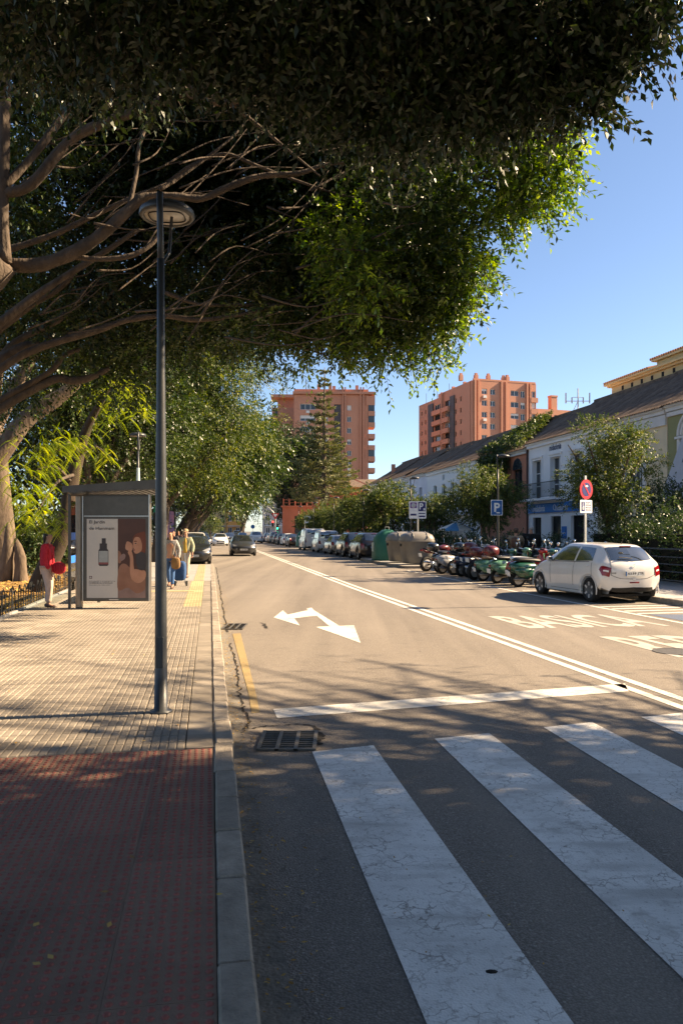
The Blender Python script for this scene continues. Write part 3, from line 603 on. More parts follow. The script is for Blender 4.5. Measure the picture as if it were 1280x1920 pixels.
# ---------------------------------------------------------------- apartment towers
BRICK = mat('salmon_brick', (.44, .205, .13), .9, scale=.12, col2=(.50, .245, .16), bump=.2, bscale=6); BRICKD = mat('dark_tower_panel', (.075, .07, .075), .8, scale=.3, var=.2)
AC = mat('grey_white_unit', (.6, .6, .58), .6)
BLIND = mat('white_blind', (.62, .61, .58), .7, scale=.4, var=.12)
def tower_window(fc, t, a, z, w_, h_, kind, r):
    o = (a-w_/2, z, a+w_/2, z+h_); g = fc.window(t, o, WFR, GL2, .3, max(2, int(w_/1.0)), 1, .10)
    x = r.random()
    if x < .45: b = MB(); zz = z+h_*r.choice((.1, .45, .6)); fc.box(b, o[0]+.03, o[2]-.03, zz, z+h_-.03, -.24, -.2); b.build('blind', BLIND, g)
    if r.random() < .22: b = MB(); fc.box(b, a-.45, a+.45, z-.95, z-.3, .003, .4); b.build('air_conditioner', AC, t)
# right tower
t = thing('apartment_tower', 'salmon brick apartment tower with dark panels, on the right of the skyline', 'building', (0, 0, 0), 0, 'brick apartment towers'); r = random.Random(3)
A_, B_, C_ = Vector((22.7, 227, 0)), Vector((32.7, 193, 0)), Vector((49.9, 198.6, 0)); H2 = 39.6
f1 = Face(A_, B_-A_); f2 = Face(B_, C_-B_); w1, w2 = (B_-A_).length, (C_-B_).length
ops2 = []
for k in range(9):
    z = 36.0-2.9*k
    ops2 += [(w2*.18-.75, z, w2*.18+.75, z+1.4), (w2*.31-.75, z, w2*.31+.75, z+1.4), (w2*.67-1.4, z, w2*.67+1.0, z+1.4), (w2*.78-.55, z-.3, w2*.78+.8, z+1.4), (w2*.95-.75, z-.1, w2*.95+.75, z+1.5)]
b = MB(); f2.wall(b, w2, H2-.2, ops2); b.build('wall', BRICK, t)
for o in ops2: tower_window(f2, t, (o[0]+o[2])/2, o[1], o[2]-o[0], o[3]-o[1], 0, r)
for a, d in ((.3, .5), (1.3, .35), (w2*.43, .45), (w2*.5, .45), (w2*.835, .45), (w2*.885, .45)): b = MB(); f2.box(b, a, a+.45, 0, H2-.15, .003, d); b.build('pier', BRICK, t)
for k in range(9): b = MB(); f2.box(b, w2*.905, w2+.3, 34.6-2.9*k, 35.8-2.9*k, .003, .5); b.build('balcony', BRICK, t)
ops1 = []
for k in range(10):
    z = 35.2-2.9*k; 
    for a in (2.2, 5.0, 25.5, 28.5): ops1.append((a-.4, z, a+.4, z+1.2))
    for a0, a1 in ((11.5, 17), (18.5, 22)): ops1.append((a0, z-.2, a1, z+1.5))
b = MB(); f1.wall(b, w1, H2-1.2, ops1); b.build('wall', BRICK, t)
for o in ops1:
    if o[2]-o[0] < 1: f1.window(t, o, BLK, GL2, .3, 1, 1, .06)
    else:
        f1.window(t, o, WFR if r.random() < .5 else BLK, GL2 if r.random() < .5 else DARKIN, .28, 4, 1, .08)
        b = MB(); f1.box(b, o[0]-.2, o[2]+.2, o[1]-1.25, o[1]-.02, .003, .9); b.build('balcony', BRICK, t)
for a0, a1 in ((7.5, 11), (22.3, 25)): b = MB(); f1.box(b, a0, a1, 0, H2-2.2, .003, .35); b.build('dark_panel', BRICKD, t)
for a in (17.3, w1-1.5, w1-.5): b = MB(); f1.box(b, a, a+.6, 0, H2-.3, .003, .8 if a < 20 else .3); b.build('pier', BRICK, t)
bk = C_-f2.n*14; b = MB(); b.poly([A_+Vector((0, 0, H2-1.25)), B_+Vector((0, 0, H2-1.25)), C_+Vector((0, 0, H2-1.25)), bk+Vector((0, 0, H2-1.25))]); b.quad(C_, bk, bk+Vector((0, 0, H2-.2)), C_+Vector((0, 0, H2-.2)))
f1.box(b, 14, w1-.3, H2-1.2, H2-.2, -.4, 0.002); f2.box(b, .2, w2-.2, H2-.2, H2+.25, -.4, .05); rf = b.build('roof', BRICK, t)
for a, d, h in ((1.2, -1, 1.9), (5.2, -2, 2.2), (9.3, -1.5, 1.9), (10.2, -1.2, 2.0), (-3, -1, 1.6)): b = MB(); f2.box(b, a, a+.9, H2-.3, H2+h-.5, d-.9, d); f2.box(b, a+.15, a+.75, H2+h-.5, H2+h, d-.75, d-.15); b.build('chimney', BRICK, rf)
for a in (20, 27): b = MB(); f1.box(b, a, a+.7, H2-1.3, H2+.9, -2, -1.3); b.build('chimney', BRICK, rf)
b = MB()
for a in (2, 10, 18): b.tube([f1.p(a, H2-1.5, -1.5), f1.p(a, H2+2.2, -1.5)], .06, 5)
b.build('aerial', IRON, rf)
# low wing to its right with a mast of aerials
t = thing('tower_wing', 'low salmon brick wing beside the right tower carrying antennas', 'building'); fw = Face((50.2, 199, 0), (1, .35, 0)); b = MB(); ow = [(2, 30.6, 4.5, 31.8), (5.2, 30.6, 9.5, 31.8)]; fw.wall(b, 22, 33.2, ow); b.quad(fw.p(0, 33.2, 0), fw.p(22, 33.2, 0), fw.p(22, 33.2, -10), fw.p(0, 33.2, -10)); b.quad(fw.p(0, 0), fw.p(0, 33.2), fw.p(0, 33.2, -10), fw.p(0, 0, -10)); b.build('wall', BRICK, t)
for o in ow: fw.window(t, o, BLK, GL2, .5, 3, 1, .1)
b = MB(); fw.box(b, 4.7, 6.5, 33.2, 36.6, -2, -.5); fw.box(b, 4.6, 6.6, 36.6, 37.0, -2.1, -.4); b.build('chimney', BRICK, t)
b = MB(); c = fw.p(14, 33.2, -2)
b.tube([c, c+Vector((0, 0, 6.4))], .16, 6)
for dx in (-3.2, -1.6, 1.4, 3.1): b.tube([c+Vector((dx, 0, 2.4)), c+Vector((dx, 0, 5.2 if abs(dx) > 2 else 4.0))], .18, 5)
b.tube([c+Vector((-3.3, 0, 3)), c+Vector((3.3, 0, 3))], .09, 5); b.tube([c+Vector((-1.5, 0, 0)), c+Vector((0, 0, 3))], .08, 5); b.tube([c+Vector((-1.6, 0, 4)), c+Vector((1.4, 0, 4))], .07, 5); b.build('antenna_mast', mat('grey_galvanised', (.3, .3, .31), .5, metal=.5), t)
# left tower
t = thing('apartment_tower', 'salmon brick apartment tower behind the tall conifer, left on the skyline', 'building', (0, 0, 0), 0, 'brick apartment towers')
H1 = 38.4; f3 = Face((-12.3, 200.5, 0), (19.2, .6, 0)); w3 = 19.3; ops = []
for k in range(11):
    z = 33.0-2.95*k; ops += [(14.3-.55, z, 14.3+.55, z+1.4), (1.6, z+.2, 5.6, z+1.7)]
    if k > 0: ops.append((7.6, z, 8.8, z+1.4))
ops.append((10.4, 2, 12.2, 34.6))
b = MB(); f3.wall(b, w3, H1-1.4, ops); b.build('wall', BRICK, t)
for o in ops[:-1]: tower_window(f3, t, (o[0]+o[2])/2, o[1], o[2]-o[0], o[3]-o[1], 0, r)
b = MB(); o = ops[-1]; b.quad(f3.p(o[0], o[1], -.3), f3.p(o[2], o[1], -.3), f3.p(o[2], o[3], -.3), f3.p(o[0], o[3], -.3)); b.build('stair_panel', BRICKD, t)
for a in (12.5, 13.1, 17.1, 17.8): b = MB(); f3.box(b, a, a+.35, 0, H1+.6, .003, .5); b.build('pier', BRICK, t)
b = MB(); f3.box(b, -.3, w3+1.8, H1-1.2, H1-.6, -12, .8); f3.box(b, 0, w3, H1-.6, H1+.1, -11, -.02); rf = b.build('roof', BRICK, t)
for a, h in ((6, 1.6), (9, 1.4), (10, 1.2), (16, 1.4)): b = MB(); f3.box(b, a, a+.8, H1, H1+h, -2, -1.2); b.build('chimney', BRICK, rf)
b = MB(); b.quad(f3.p(w3, 0, 0), f3.p(w3, 0, -12), f3.p(w3, H1-1.4, -12), f3.p(w3, H1-1.4, 0)); b.quad(f3.p(0, 0, 0), f3.p(0, H1-1.4, 0), f3.p(0, H1-1.4, -12), f3.p(0, 0, -12)); b.build('side_wall', BRICK, t)
for k in range(11):
    z = 31.6-2.95*k; b = MB(); f3.box(b, w3+.002, w3+1.7, z, z+1.25, -5, .3); bc = b.build('balcony', BRICK, t)
    if k in (0, 1, 4): b = MB(); f3.box(b, w3+.05, w3+1.6, z+1.252, z+2.9, -4.5, .2); b.build('glazing', GL2, bc)
b = MB(); f3.box(b, w3-.6, w3+1.7, 34.4, H1-1.6, -5, .25); b.build('upper_parapet', BRICK, t)
f4 = Face((-19.4, 216, 0), (1, .05, 0)); b = MB(); o4 = [(.9, 34.0-3*k, 1.6, 35.2-3*k) for k in range(11)]; f4.wall(b, 7.4, 36.2, o4); f4.box(b, -.3, 8, 39.0, 39.8, -8, .6); f4.box(b, 1.5, 7.4, 36.2, 39, -8, -2.5); b.quad(f4.p(0, 0), f4.p(0, 36.2), f4.p(0, 36.2, -8), f4.p(0, 0, -8)); b.build('rear_wing', BRICK, t)
for o in o4: f4.window(t, o, BLK, GL2, .3, 1, 1, .08)
b = MB()
for a in (3, 4.2, 9.5): b.tube([f4.p(a, 39.5, -2), f4.p(a, 43.5, -2)], .1, 5)
b.build('aerial', IRON, t)
# low terracotta building with a terrace
TERR = mat('terracotta_render', (.46, .14, .075), .9, scale=.5, var=.12, bump=.1)
t = thing('terrace_building', 'low terracotta building with a roof terrace behind the conifer trunk', 'building'); ft = Face((-9.6, 126, 0), (1, -.10, 0)); ot = [(2+2.3*k, 1, 3.2+2.3*k, 4.2) for k in range(5)]
b = MB(); ft.wall(b, 14, 5.6, ot); ft.box(b, -.2, 14, 5.6, 5.85, -10, .25); b.quad(ft.p(0, 0), ft.p(0, 5.6), ft.p(0, 5.6, -10), ft.p(0, 0, -10)); b.build('wall', TERR, t)
for o in ot: ft.window(t, o, BLK, GL2, .3, 1, 1)
for k in range(10): b = MB(); ft.box(b, .1+k*.95, .28+k*.95, 5.85, 7.0, .0, .18); b.build('parapet_post', TERR, t)
b = MB(); ft.box(b, .1, 9.2, 6.75, 6.83, .03, .14); ft.box(b, .1, 9.2, 6.3, 6.36, .03, .14); b.build('parapet_rail', TERR, t)
b = MB(); ft.wall(b, 15, 9.2, [(4.4, 7.0, 7.2, 8.6)], z0=5.85, a0=3.5); u2 = b.v; b = MB().add([Vector(p)-ft.n*4 for p in u2], b.f); b.build('upper_wall', TERR, t)
b = MB().add([ft.p(4.4, 7.0, -4.2), ft.p(7.2, 7.0, -4.2), ft.p(7.2, 8.6, -4.2), ft.p(4.4, 8.6, -4.2)], [(0, 1, 2, 3)]); b.build('window', BLIND, t)
b = MB(); b.add([ft.p(3, 9.0, -3.4), ft.p(15.2, 9.0, -3.4), ft.p(15.2, 10.6, -8), ft.p(3, 10.6, -8)], [(0, 1, 2, 3)]); b.build('roof', ROOFT, t)
b = MB(); ft.box(b, 10.4, 10.7, 7.5, 10.8, -3.9, -3.6); b.add([ft.p(10.7, 10.5, -3.9), ft.p(13.5, 9.3, -3.9), ft.p(13.5, 9.5, -3.9), ft.p(10.7, 10.8, -3.9)], [(0, 1, 2, 3)]); b.build('gable_edge', PEACH, t)
# far street end
for i, (px0, px1, pyt, Y, m, lab) in enumerate(((386, 424, 955, 205, OCHRE, 'sunlit yellow ochre house at the far end of the street'), (424, 452, 962, 200, mat('orange_wall', (.62, .30, .08), .8), 'low orange shop front beside the yellow house at the far street end'), (345, 386, 948, 215, CREAM, 'pale cream house far off behind the parked black car'), (492, 530, 945, 190, mat('grey_house_wall', (.34, .32, .32), .85), 'pale grey house far off right of the traffic signals'))):
    a = at(px0, pyt, Y); b_ = at(px1, pyt, Y); f_ = Face((a.x, Y, 0), (1, .12, 0)); wd = (b_.x-a.x)*1.05; t = thing('distant_house', lab, 'building', (0, 0, 0), 0, 'houses at the far street end')
    nw = max(2, int(wd/2.2)); of = [(wd*(k+.5)/nw-.5, z, wd*(k+.5)/nw+.5, z+1.7) for k in range(nw) for z in (.9, 4.2) if z+1.8 < a.z]
    b = MB(); f_.wall(b, wd, a.z, of); f_.box(b, -.15, wd+.15, a.z, a.z+.35, -7, .25); b.quad(f_.p(wd, 0), f_.p(wd, 0, -7), f_.p(wd, a.z, -7), f_.p(wd, a.z)); b.build('wall', m, t)
    for o in of: f_.window(t, o, WFR, GL2, .2, 2, 1, .1)
    b = MB(); f_.box(b, .4, wd-.4, 2.9, 3.05, .003, .9); b.build('shop_canopy', TRIM, t)
# ---------------------------------------------------------------- trees
BARK = mat('fig_bark', (.042, .032, .024), .9, scale=5, col2=(.115, .085, .062), bump=.9, bscale=9, stretch=(1, 1, .45)); 
for q_ in BARK.node_tree.nodes:
    if q_.type == 'BUMP': q_.inputs['Distance'].default_value = .07
BARK2 = mat('pale_bark', (.17, .125, .085), .9, scale=5, col2=(.06, .042, .028), bump=1.0, bscale=14, stretch=(1, 1, .35))
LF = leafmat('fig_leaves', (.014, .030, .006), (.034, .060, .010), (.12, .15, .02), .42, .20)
LFF = leafmat('sunlit_fig_leaves', (.020, .045, .007), (.098, .160, .02), (.32, .40, .04), .40, .36)  # lighter fig leaf copy, the fringe's sunlight put into its colour
LFN = leafmat('dark_fig_leaves', (.008, .018, .004), (.018, .034, .007), (.045, .065, .011), .46, .12)  # darker fig leaf copy, the canopy's shade put into its colour
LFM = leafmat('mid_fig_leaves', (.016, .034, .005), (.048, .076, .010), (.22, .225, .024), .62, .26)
LO = leafmat('orange_tree_leaves', (.028, .050, .012), (.065, .092, .018), (.18, .18, .034), .56, .26)
LH = leafmat('hedge_leaves', (.018, .035, .010), (.035, .060, .016), (.065, .09, .022), .45, .2)
LJ = leafmat('feathery_leaves', (.10, .16, .010), (.22, .28, .016), (.36, .36, .025), .45, .45)
LI = leafmat('ivy_leaves', (.022, .04, .010), (.05, .075, .016), (.15, .16, .03), .45, .25)
LP = leafmat('conifer_needles', (.035, .048, .016), (.10, .11, .035), (.22, .20, .06), .6, .2)
def limb(parent, pts, radii, name='limb', k=5, n=9, m=None, wob=0., seed=0):
    P, R = smooth_path(pts, radii, k); r = random.Random(seed)
    if wob: R = [x*(1+r.uniform(-wob, wob)) for x in R]
    return MB().tube(P, R, n+(4 if max(R) > .12 else 0), True, .075 if max(R) > .12 else .04).build(name, m or BARK, parent, True)
def pl(pts, Y, dY=0.):     # photo polyline at a depth, sliding to Y+dY at its end
    n = len(pts); return [at(x, y, Y+dY*i/(n-1)) for i, (x, y) in enumerate(pts)]
def grow(parent, start, ends, r0, rng, sag=.0, name='branch'):
    for e in ends:
        s = Vector(start); e = Vector(e); m1 = s.lerp(e, .4)+Vector(rng.normal(0, .18, 3))*(e-s).length*.35; m1.z += (e-s).length*.06
        limb(parent, [s, m1, e], [r0, r0*.65, r0*.25], name, 4, 6)

# ---- A: the great fig over the pavement, its trunk just out of the left of the frame
tA = thing('fig_tree', 'great fig tree spreading over the pavement and road from the upper left', 'tree', (-8.6, 11.6, .1), 0, 'fig trees along the left pavement')
tA_inv = tA.location
class Sub:      # parts are given in world coordinates and shifted to the tree's base
    pass
def shift(o, t): o.location = -Vector(t.location); return o
rng = np.random.default_rng(11)
tr = at(10, 490, 11.0)
shift(limb(tA, [(-8.6, 11.6, .0), (-8.3, 11.5, 1.2), (-7.6, 11.4, 2.6), (-6.4, 11.2, 4.2), tr], [.75, .52, .42, .33, .2], 'trunk', 5, 12, wob=.06), tA)
LIMBS = [([(10, 490), (6, 400), (8, 300), (12, 115), (30, -60)], 11, 0, (15, 13, 13, 12, 10)),
 ([(12, 362), (60, 345), (130, 265), (200, 228), (270, 205), (345, 172), (380, 160), (430, 120), (475, 105), (520, 128), (595, 133), (660, 120)], 11, -.5, (11, 12, 11, 11, 10, 10, 9, 8, 7, 6, 5, 3)),
 ([(345, 168), (372, 186), (430, 192), (500, 178), (560, 150), (600, 132), (640, 110)], 10.7, .2, (8, 7, 6, 6, 5, 4, 2)),
 ([(372, 186), (430, 198), (520, 205), (590, 230), (650, 248), (720, 250)], 10.7, .6, (6, 5, 4, 4, 3, 2)),
 ([(10, 348), (60, 295), (110, 230), (160, 160), (172, 118), (200, 60)], 11.1, .6, (10, 9, 8, 8, 7, 5)),
 ([(5, 495), (70, 497), (130, 477), (190, 440), (240, 395), (272, 370), (330, 368), (380, 372), (430, 350), (490, 330), (560, 325), (615, 308), (700, 300)], 11.2, .4, (15, 16, 15, 14, 13, 10, 9, 8, 8, 7, 6, 5, 3)),
 ([(130, 480), (190, 486), (250, 478), (290, 452), (305, 420)], 11.3, .3, (7, 6, 6, 5, 4)),
 ([(240, 395), (255, 330), (262, 270), (285, 212), (300, 170)], 11.4, .3, (6, 5, 5, 4, 3)),
 ([(10, 470), (100, 440), (180, 402), (250, 370), (310, 345), (360, 310), (420, 288), (480, 310), (560, 340), (640, 366), (720, 380)], 11.8, .6, (8, 7, 6, 6, 5, 5, 4, 4, 3, 3, 2)),
 ([(300, 355), (340, 330), (430, 262), (470, 215)], 11.6, .4, (5, 4, 3, 2)), ([(450, 208), (490, 240), (545, 285), (600, 330)], 11, .3, (4, 4, 3, 2)),
 ([(180, 620), (240, 600), (310, 592), (370, 600), (450, 590), (520, 572), (605, 543), (690, 525)], 12.5, .8, (8, 7, 6, 6, 5, 4, 3, 2)),
 ([(310, 548), (370, 570), (450, 572), (560, 570), (650, 575)], 12.8, .6, (5, 4, 4, 3, 2)), ([(60, 560), (120, 520), (200, 470), (260, 430)], 12, .4, (10, 8, 7, 5)),
 ([(60, 570), (105, 545), (140, 512)], 12.4, .2, (9, 8, 6)), ([(-10, 700), (10, 670), (45, 650), (75, 645)], 13, 0, (14, 13, 10, 6)), ([(30, 640), (110, 600), (160, 545)], 13.2, .2, (8, 7, 5)),
 ([(90, 700), (120, 668), (150, 655)], 14, 0, (7, 6, 4)), ([(100, 712), (135, 714), (170, 708), (205, 690)], 14, .2, (10, 9, 8, 5)), ([(70, 620), (110, 640), (160, 600), (220, 540)], 13.5, .5, (6, 6, 5, 4))]
for i, (pts, Y, dY, wd) in enumerate(LIMBS):
    if 20 < pts[0][0] < 200 and Y >= 12: pts = [(-60, pts[0][1]+70+pts[0][0]*.3), (pts[0][0]*.35-20, pts[0][1]+45)]+pts; wd = (wd[0]*1.3, wd[0]*1.15)+tuple(wd)
    shift(limb(tA, pl(pts, Y, dY), [x*.84*Y/F for x in wd], 'limb', 4, 8, wob=.10, seed=i), tA)
for i in range(120):                  # thin twigs crossing the underside
    x, y = rng.uniform(40, 720), rng.uniform(150, 650); a = rng.uniform(-.9, .1); Ln = rng.uniform(80, 240); Y = rng.uniform(10.8, 13.5); bnd = rng.uniform(-25, 25)
    if y < 60+.25*x*.3: continue
    shift(limb(tA, pl([(x, y), (x+Ln*.5*math.cos(a)+bnd*.4, y+Ln*.5*math.sin(a)+bnd), (x+Ln*math.cos(a), y+Ln*math.sin(a))], Y, .5), [.015*rng.uniform(.6, 1.5), .011, .005], 'twig', 4, 5), tA)
def C(px, py, Y, rx, ry, rd, n): return (np.array(at(px, py, Y)), np.array((rx*Y/F, rd, ry*Y/F)), n)
CL = []
# near dark roof of leaves along the top of the picture
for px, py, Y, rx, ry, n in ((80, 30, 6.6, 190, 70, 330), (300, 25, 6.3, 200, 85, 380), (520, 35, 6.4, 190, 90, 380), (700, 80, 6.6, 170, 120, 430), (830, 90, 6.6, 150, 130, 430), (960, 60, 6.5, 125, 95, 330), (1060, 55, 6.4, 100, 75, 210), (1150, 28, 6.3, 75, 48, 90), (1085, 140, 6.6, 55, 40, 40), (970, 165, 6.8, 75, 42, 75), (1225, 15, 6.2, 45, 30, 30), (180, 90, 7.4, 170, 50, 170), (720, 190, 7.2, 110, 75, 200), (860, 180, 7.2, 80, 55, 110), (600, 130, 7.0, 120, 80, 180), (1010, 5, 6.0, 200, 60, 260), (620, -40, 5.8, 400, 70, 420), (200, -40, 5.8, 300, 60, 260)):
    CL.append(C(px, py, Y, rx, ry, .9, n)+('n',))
# leaf wall behind the limbs
for gx in range(-40, 960, 88):
    for gy in range(70, 720, 80):
        x = gx+rng.uniform(-30, 30); y = gy+rng.uniform(-28, 28); edge = 905-.0*y if y > 420 else 985
        if x > edge-60 or y > 655: continue
        if y > 560: y -= 25
        if 130 < x < 195 and 100 < y < 260: continue
        CL.append(C(x, y, rng.uniform(13.2, 16.5), 68, 58, 1.2, 74)+('m' if rng.random() < .45 else 'd',))
for gx in range(0, 900, 130):
    for gy in range(60, 560, 120): CL.append(C(gx+rng.uniform(-30, 30), gy+rng.uniform(-30, 30), rng.uniform(15.8, 17.2), 105, 90, 1.2, 130)+('b',))
for Yb in (14.0, 15.2, 16.4, 17.6):      # hidden clumps added behind the fringe to block sun from the leaf wall
    for gy in range(90, 640, 62):
        ed = 915 if gy < 420 else 890-(gy-420)*.42
        for dx in (140, 235): CL.append(C(ed-dx-(Yb-14)*16+rng.uniform(-20, 20), gy+rng.uniform(-20, 20)-(10 if gy > 560 else 0), Yb, 62, 52, .8, 60)+('b',))
for k in range(46): CL.append(C(rng.uniform(150, 640), rng.uniform(150, 600), rng.uniform(15.5, 17.5), 80, 70, 1.0, 60)+('b',))
# sunlit right-hand fringe
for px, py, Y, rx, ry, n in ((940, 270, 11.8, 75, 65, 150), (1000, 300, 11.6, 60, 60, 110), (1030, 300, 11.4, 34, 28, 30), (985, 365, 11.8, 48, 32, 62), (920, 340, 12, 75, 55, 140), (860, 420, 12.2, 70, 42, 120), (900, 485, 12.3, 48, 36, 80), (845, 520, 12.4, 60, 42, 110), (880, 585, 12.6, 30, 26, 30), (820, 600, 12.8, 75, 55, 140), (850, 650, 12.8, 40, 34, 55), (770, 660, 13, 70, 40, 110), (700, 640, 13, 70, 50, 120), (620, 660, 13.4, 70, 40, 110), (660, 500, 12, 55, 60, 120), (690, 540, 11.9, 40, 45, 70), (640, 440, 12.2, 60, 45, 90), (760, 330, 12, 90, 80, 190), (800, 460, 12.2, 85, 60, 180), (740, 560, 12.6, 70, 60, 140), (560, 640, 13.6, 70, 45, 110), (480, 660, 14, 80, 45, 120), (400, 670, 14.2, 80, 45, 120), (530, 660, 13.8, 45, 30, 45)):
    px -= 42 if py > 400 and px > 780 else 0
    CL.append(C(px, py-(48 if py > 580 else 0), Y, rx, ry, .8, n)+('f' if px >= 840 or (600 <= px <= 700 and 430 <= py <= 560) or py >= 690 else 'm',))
for px, py, Y, a in ((1240, 40, 6.2, -10), (1185, 95, 6.3, 20), (1150, 150, 6.4, 35), (1120, 195, 6.5, 40), (1050, 215, 6.6, 70), (1000, 205, 6.7, 60), (930, 215, 6.8, 75), (1195, 70, 6.2, 5), (1095, 110, 6.4, 30)):
    for k in range(9): CL.append(C(px-rng.uniform(0, 60)*math.cos(math.radians(a)), py-rng.uniform(0, 60)*math.sin(math.radians(a)), Y, 16, 12, .15, 3)+('n',))
for px, py, Y, a in ((1085, 295, 11.5, -8), (1070, 335, 11.5, 10), (1020, 400, 11.7, 25), (985, 430, 11.9, 20), (955, 520, 12.2, 5), (945, 490, 12.2, -15), (925, 595, 12.5, 10), (890, 640, 12.6, 40), (860, 690, 12.8, 60), (800, 705, 12.9, 80), (725, 705, 12.9, 90), (690, 705, 13, 85), (640, 690, 13.2, 80), (560, 688, 13.6, 80), (1010, 250, 11.4, -35), (970, 225, 11.5, -60), (920, 560, 12.4, 0), (1035, 370, 11.6, 15)):
    px -= 30 if py > 400 and px > 780 else 0; ca, sa = math.cos(math.radians(a)), math.sin(math.radians(a)); shift(limb(tA, pl([(px, py), (px-70*ca, py-70*sa-4), (px-150*ca-60*(sa > .5), py-150*sa)], Y), [.004, .009, .015], 'twig', 3, 5), tA)
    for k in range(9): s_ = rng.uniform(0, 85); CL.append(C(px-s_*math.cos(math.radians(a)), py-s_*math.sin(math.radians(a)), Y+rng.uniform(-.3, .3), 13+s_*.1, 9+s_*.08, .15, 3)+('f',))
# lower left masses
for px, py, Y, rx, ry, n in ((60, 590, 14.5, 110, 55, 130), (130, 660, 15, 110, 50, 130), (40, 700, 15, 70, 60, 110), (250, 640, 15, 110, 55, 150), (230, 720, 16, 90, 40, 110), (30, 770, 17, 50, 40, 50), (330, 640, 14.5, 90, 60, 130), (100, 260, 12.4, 70, 45, 60), (40, 210, 12, 60, 60, 70), (40, 410, 12.4, 60, 40, 60), (90, 600, 13.6, 60, 30, 50)):
    CL.append(C(px, py, Y, rx, ry, 1.0, n)+('m',))
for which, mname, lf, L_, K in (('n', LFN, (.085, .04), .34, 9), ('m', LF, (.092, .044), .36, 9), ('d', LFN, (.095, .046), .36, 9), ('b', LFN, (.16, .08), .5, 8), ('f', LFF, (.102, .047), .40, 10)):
    P = []; D = []
    for c, r_, n, w_ in CL:
        if w_ != which: continue
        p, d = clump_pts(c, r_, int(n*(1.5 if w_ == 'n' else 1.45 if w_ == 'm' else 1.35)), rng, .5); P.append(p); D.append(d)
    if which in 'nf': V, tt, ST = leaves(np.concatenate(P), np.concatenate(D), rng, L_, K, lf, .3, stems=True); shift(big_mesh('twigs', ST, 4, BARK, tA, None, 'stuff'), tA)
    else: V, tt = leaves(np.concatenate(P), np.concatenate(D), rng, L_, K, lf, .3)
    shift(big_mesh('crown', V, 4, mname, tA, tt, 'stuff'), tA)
# unseen crown roof added above the frame to shade the leaves below
P, D = crown_pts((-3.0, 11.5, 12.2), (5.2, 7.5, 1.7), 130, 1.7, 44, rng, -.6, .2)
V, tt = leaves(P, D, rng, .6, 8, (.21, .11), .2); shift(big_mesh('crown', V, 4, LFN, tA, tt, 'stuff'), tA)

P, D = crown_pts((-1.6, -2.5, 8.8), (8.5, 7.8, 1.8), 300, 1.8, 40, rng, -1, .1)  # unseen crown overhead and behind the camera, added to darken the crossing
V, tt = leaves(P, D, rng, .7, 8, (.27, .14), .2); shift(big_mesh('crown', V, 4, LFN, tA, tt, 'stuff'), tA)
# ---- row of figs further along
def fig(label, base, cen, rad, ncl, rcl, ntw, leaf, seed, trunk_r=.5, m=LF, lean=None, group='fig trees along the left pavement', K=8, L_=.5, inner=.5, zmin=-.75, name='fig_tree', bark=BARK, nl=6, core=0.):
    t = thing(name, label, 'tree', base, 0, group); g = np.random.default_rng(seed); B = Vector(base); Cn = Vector(cen); fork = B.lerp(Cn, .5); fork.z = B.z+(cen[2]-rad[2]-B.z)*.75+.3
    shift(limb(t, [B+Vector((0, 0, -.1)), B.lerp(fork, .3)+Vector((.1*trunk_r, 0, 0)), fork], [trunk_r*1.35, trunk_r, trunk_r*.8], 'trunk', 5, 11, bark, .07, seed), t)
    for k in range(nl):
        a = 2*math.pi*k/nl+g.uniform(-.4, .4); e = Cn+Vector((math.cos(a)*rad[0]*.75, math.sin(a)*rad[1]*.75, g.uniform(-.3, .5)*rad[2])); mid = fork.lerp(e, .5)+Vector((0, 0, g.uniform(-.1, .35)*rad[2]))
        shift(limb(t, [fork-Vector((0, 0, .3)), mid, e], [trunk_r*.5, trunk_r*.3, trunk_r*.08], 'limb', 5, 7, bark, .06, seed+k), t)
    P, D = crown_pts(cen, rad, ncl, rcl, ntw, g, zmin, inner); V, tt = leaves(P, D, g, L_, K, leaf, .28); shift(big_mesh('crown', V, 4, m, t, tt, 'stuff'), t)
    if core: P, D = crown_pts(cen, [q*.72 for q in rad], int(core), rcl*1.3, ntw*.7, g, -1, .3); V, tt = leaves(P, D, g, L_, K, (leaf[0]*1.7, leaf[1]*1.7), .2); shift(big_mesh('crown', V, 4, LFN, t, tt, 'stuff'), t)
    return t
t1 = fig('fig tree with a thick pale sunlit trunk at the left edge behind the low fence', (-11.6, 26.6, .05), (-12.8, 27.5, 9.8), (5.0, 5.5, 3.0), 60, 1.4, 60, (.15, .075), 21, .46, bark=BARK2)
shift(limb(t1, pl([(-60, 900), (-10, 862), (30, 812), (60, 778), (112, 742), (150, 715)], 24.5, .5), [.32, .31, .29, .27, .22, .15], 'limb', 5, 10, BARK2, .06), t1)
for i, (a, c) in enumerate((((40, 1084), (30, 1010)), ((8, 1086), (16, 980)))): shift(limb(t1, [at(a[0], a[1]+12, 25.9), at((a[0]+c[0])/2+4, (a[1]+c[1])/2, 25.95), at(*c, 26.1)], [.24, .2, .05], 'buttress_root', 4, 7, BARK2, .15, i), t1)
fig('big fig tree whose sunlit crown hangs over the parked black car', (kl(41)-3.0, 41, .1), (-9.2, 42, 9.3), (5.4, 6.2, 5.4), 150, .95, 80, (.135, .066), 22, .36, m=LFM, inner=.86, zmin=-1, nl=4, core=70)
fig('fig tree right behind the bus shelter roof with a dark leaning trunk', (kl(30)-5.5, 31, .1), (-10.2, 33, 7.0), (3.8, 4, 3.6), 90, 1.1, 64, (.13, .065), 23, .34, inner=.7, zmin=-1, nl=4, core=40)
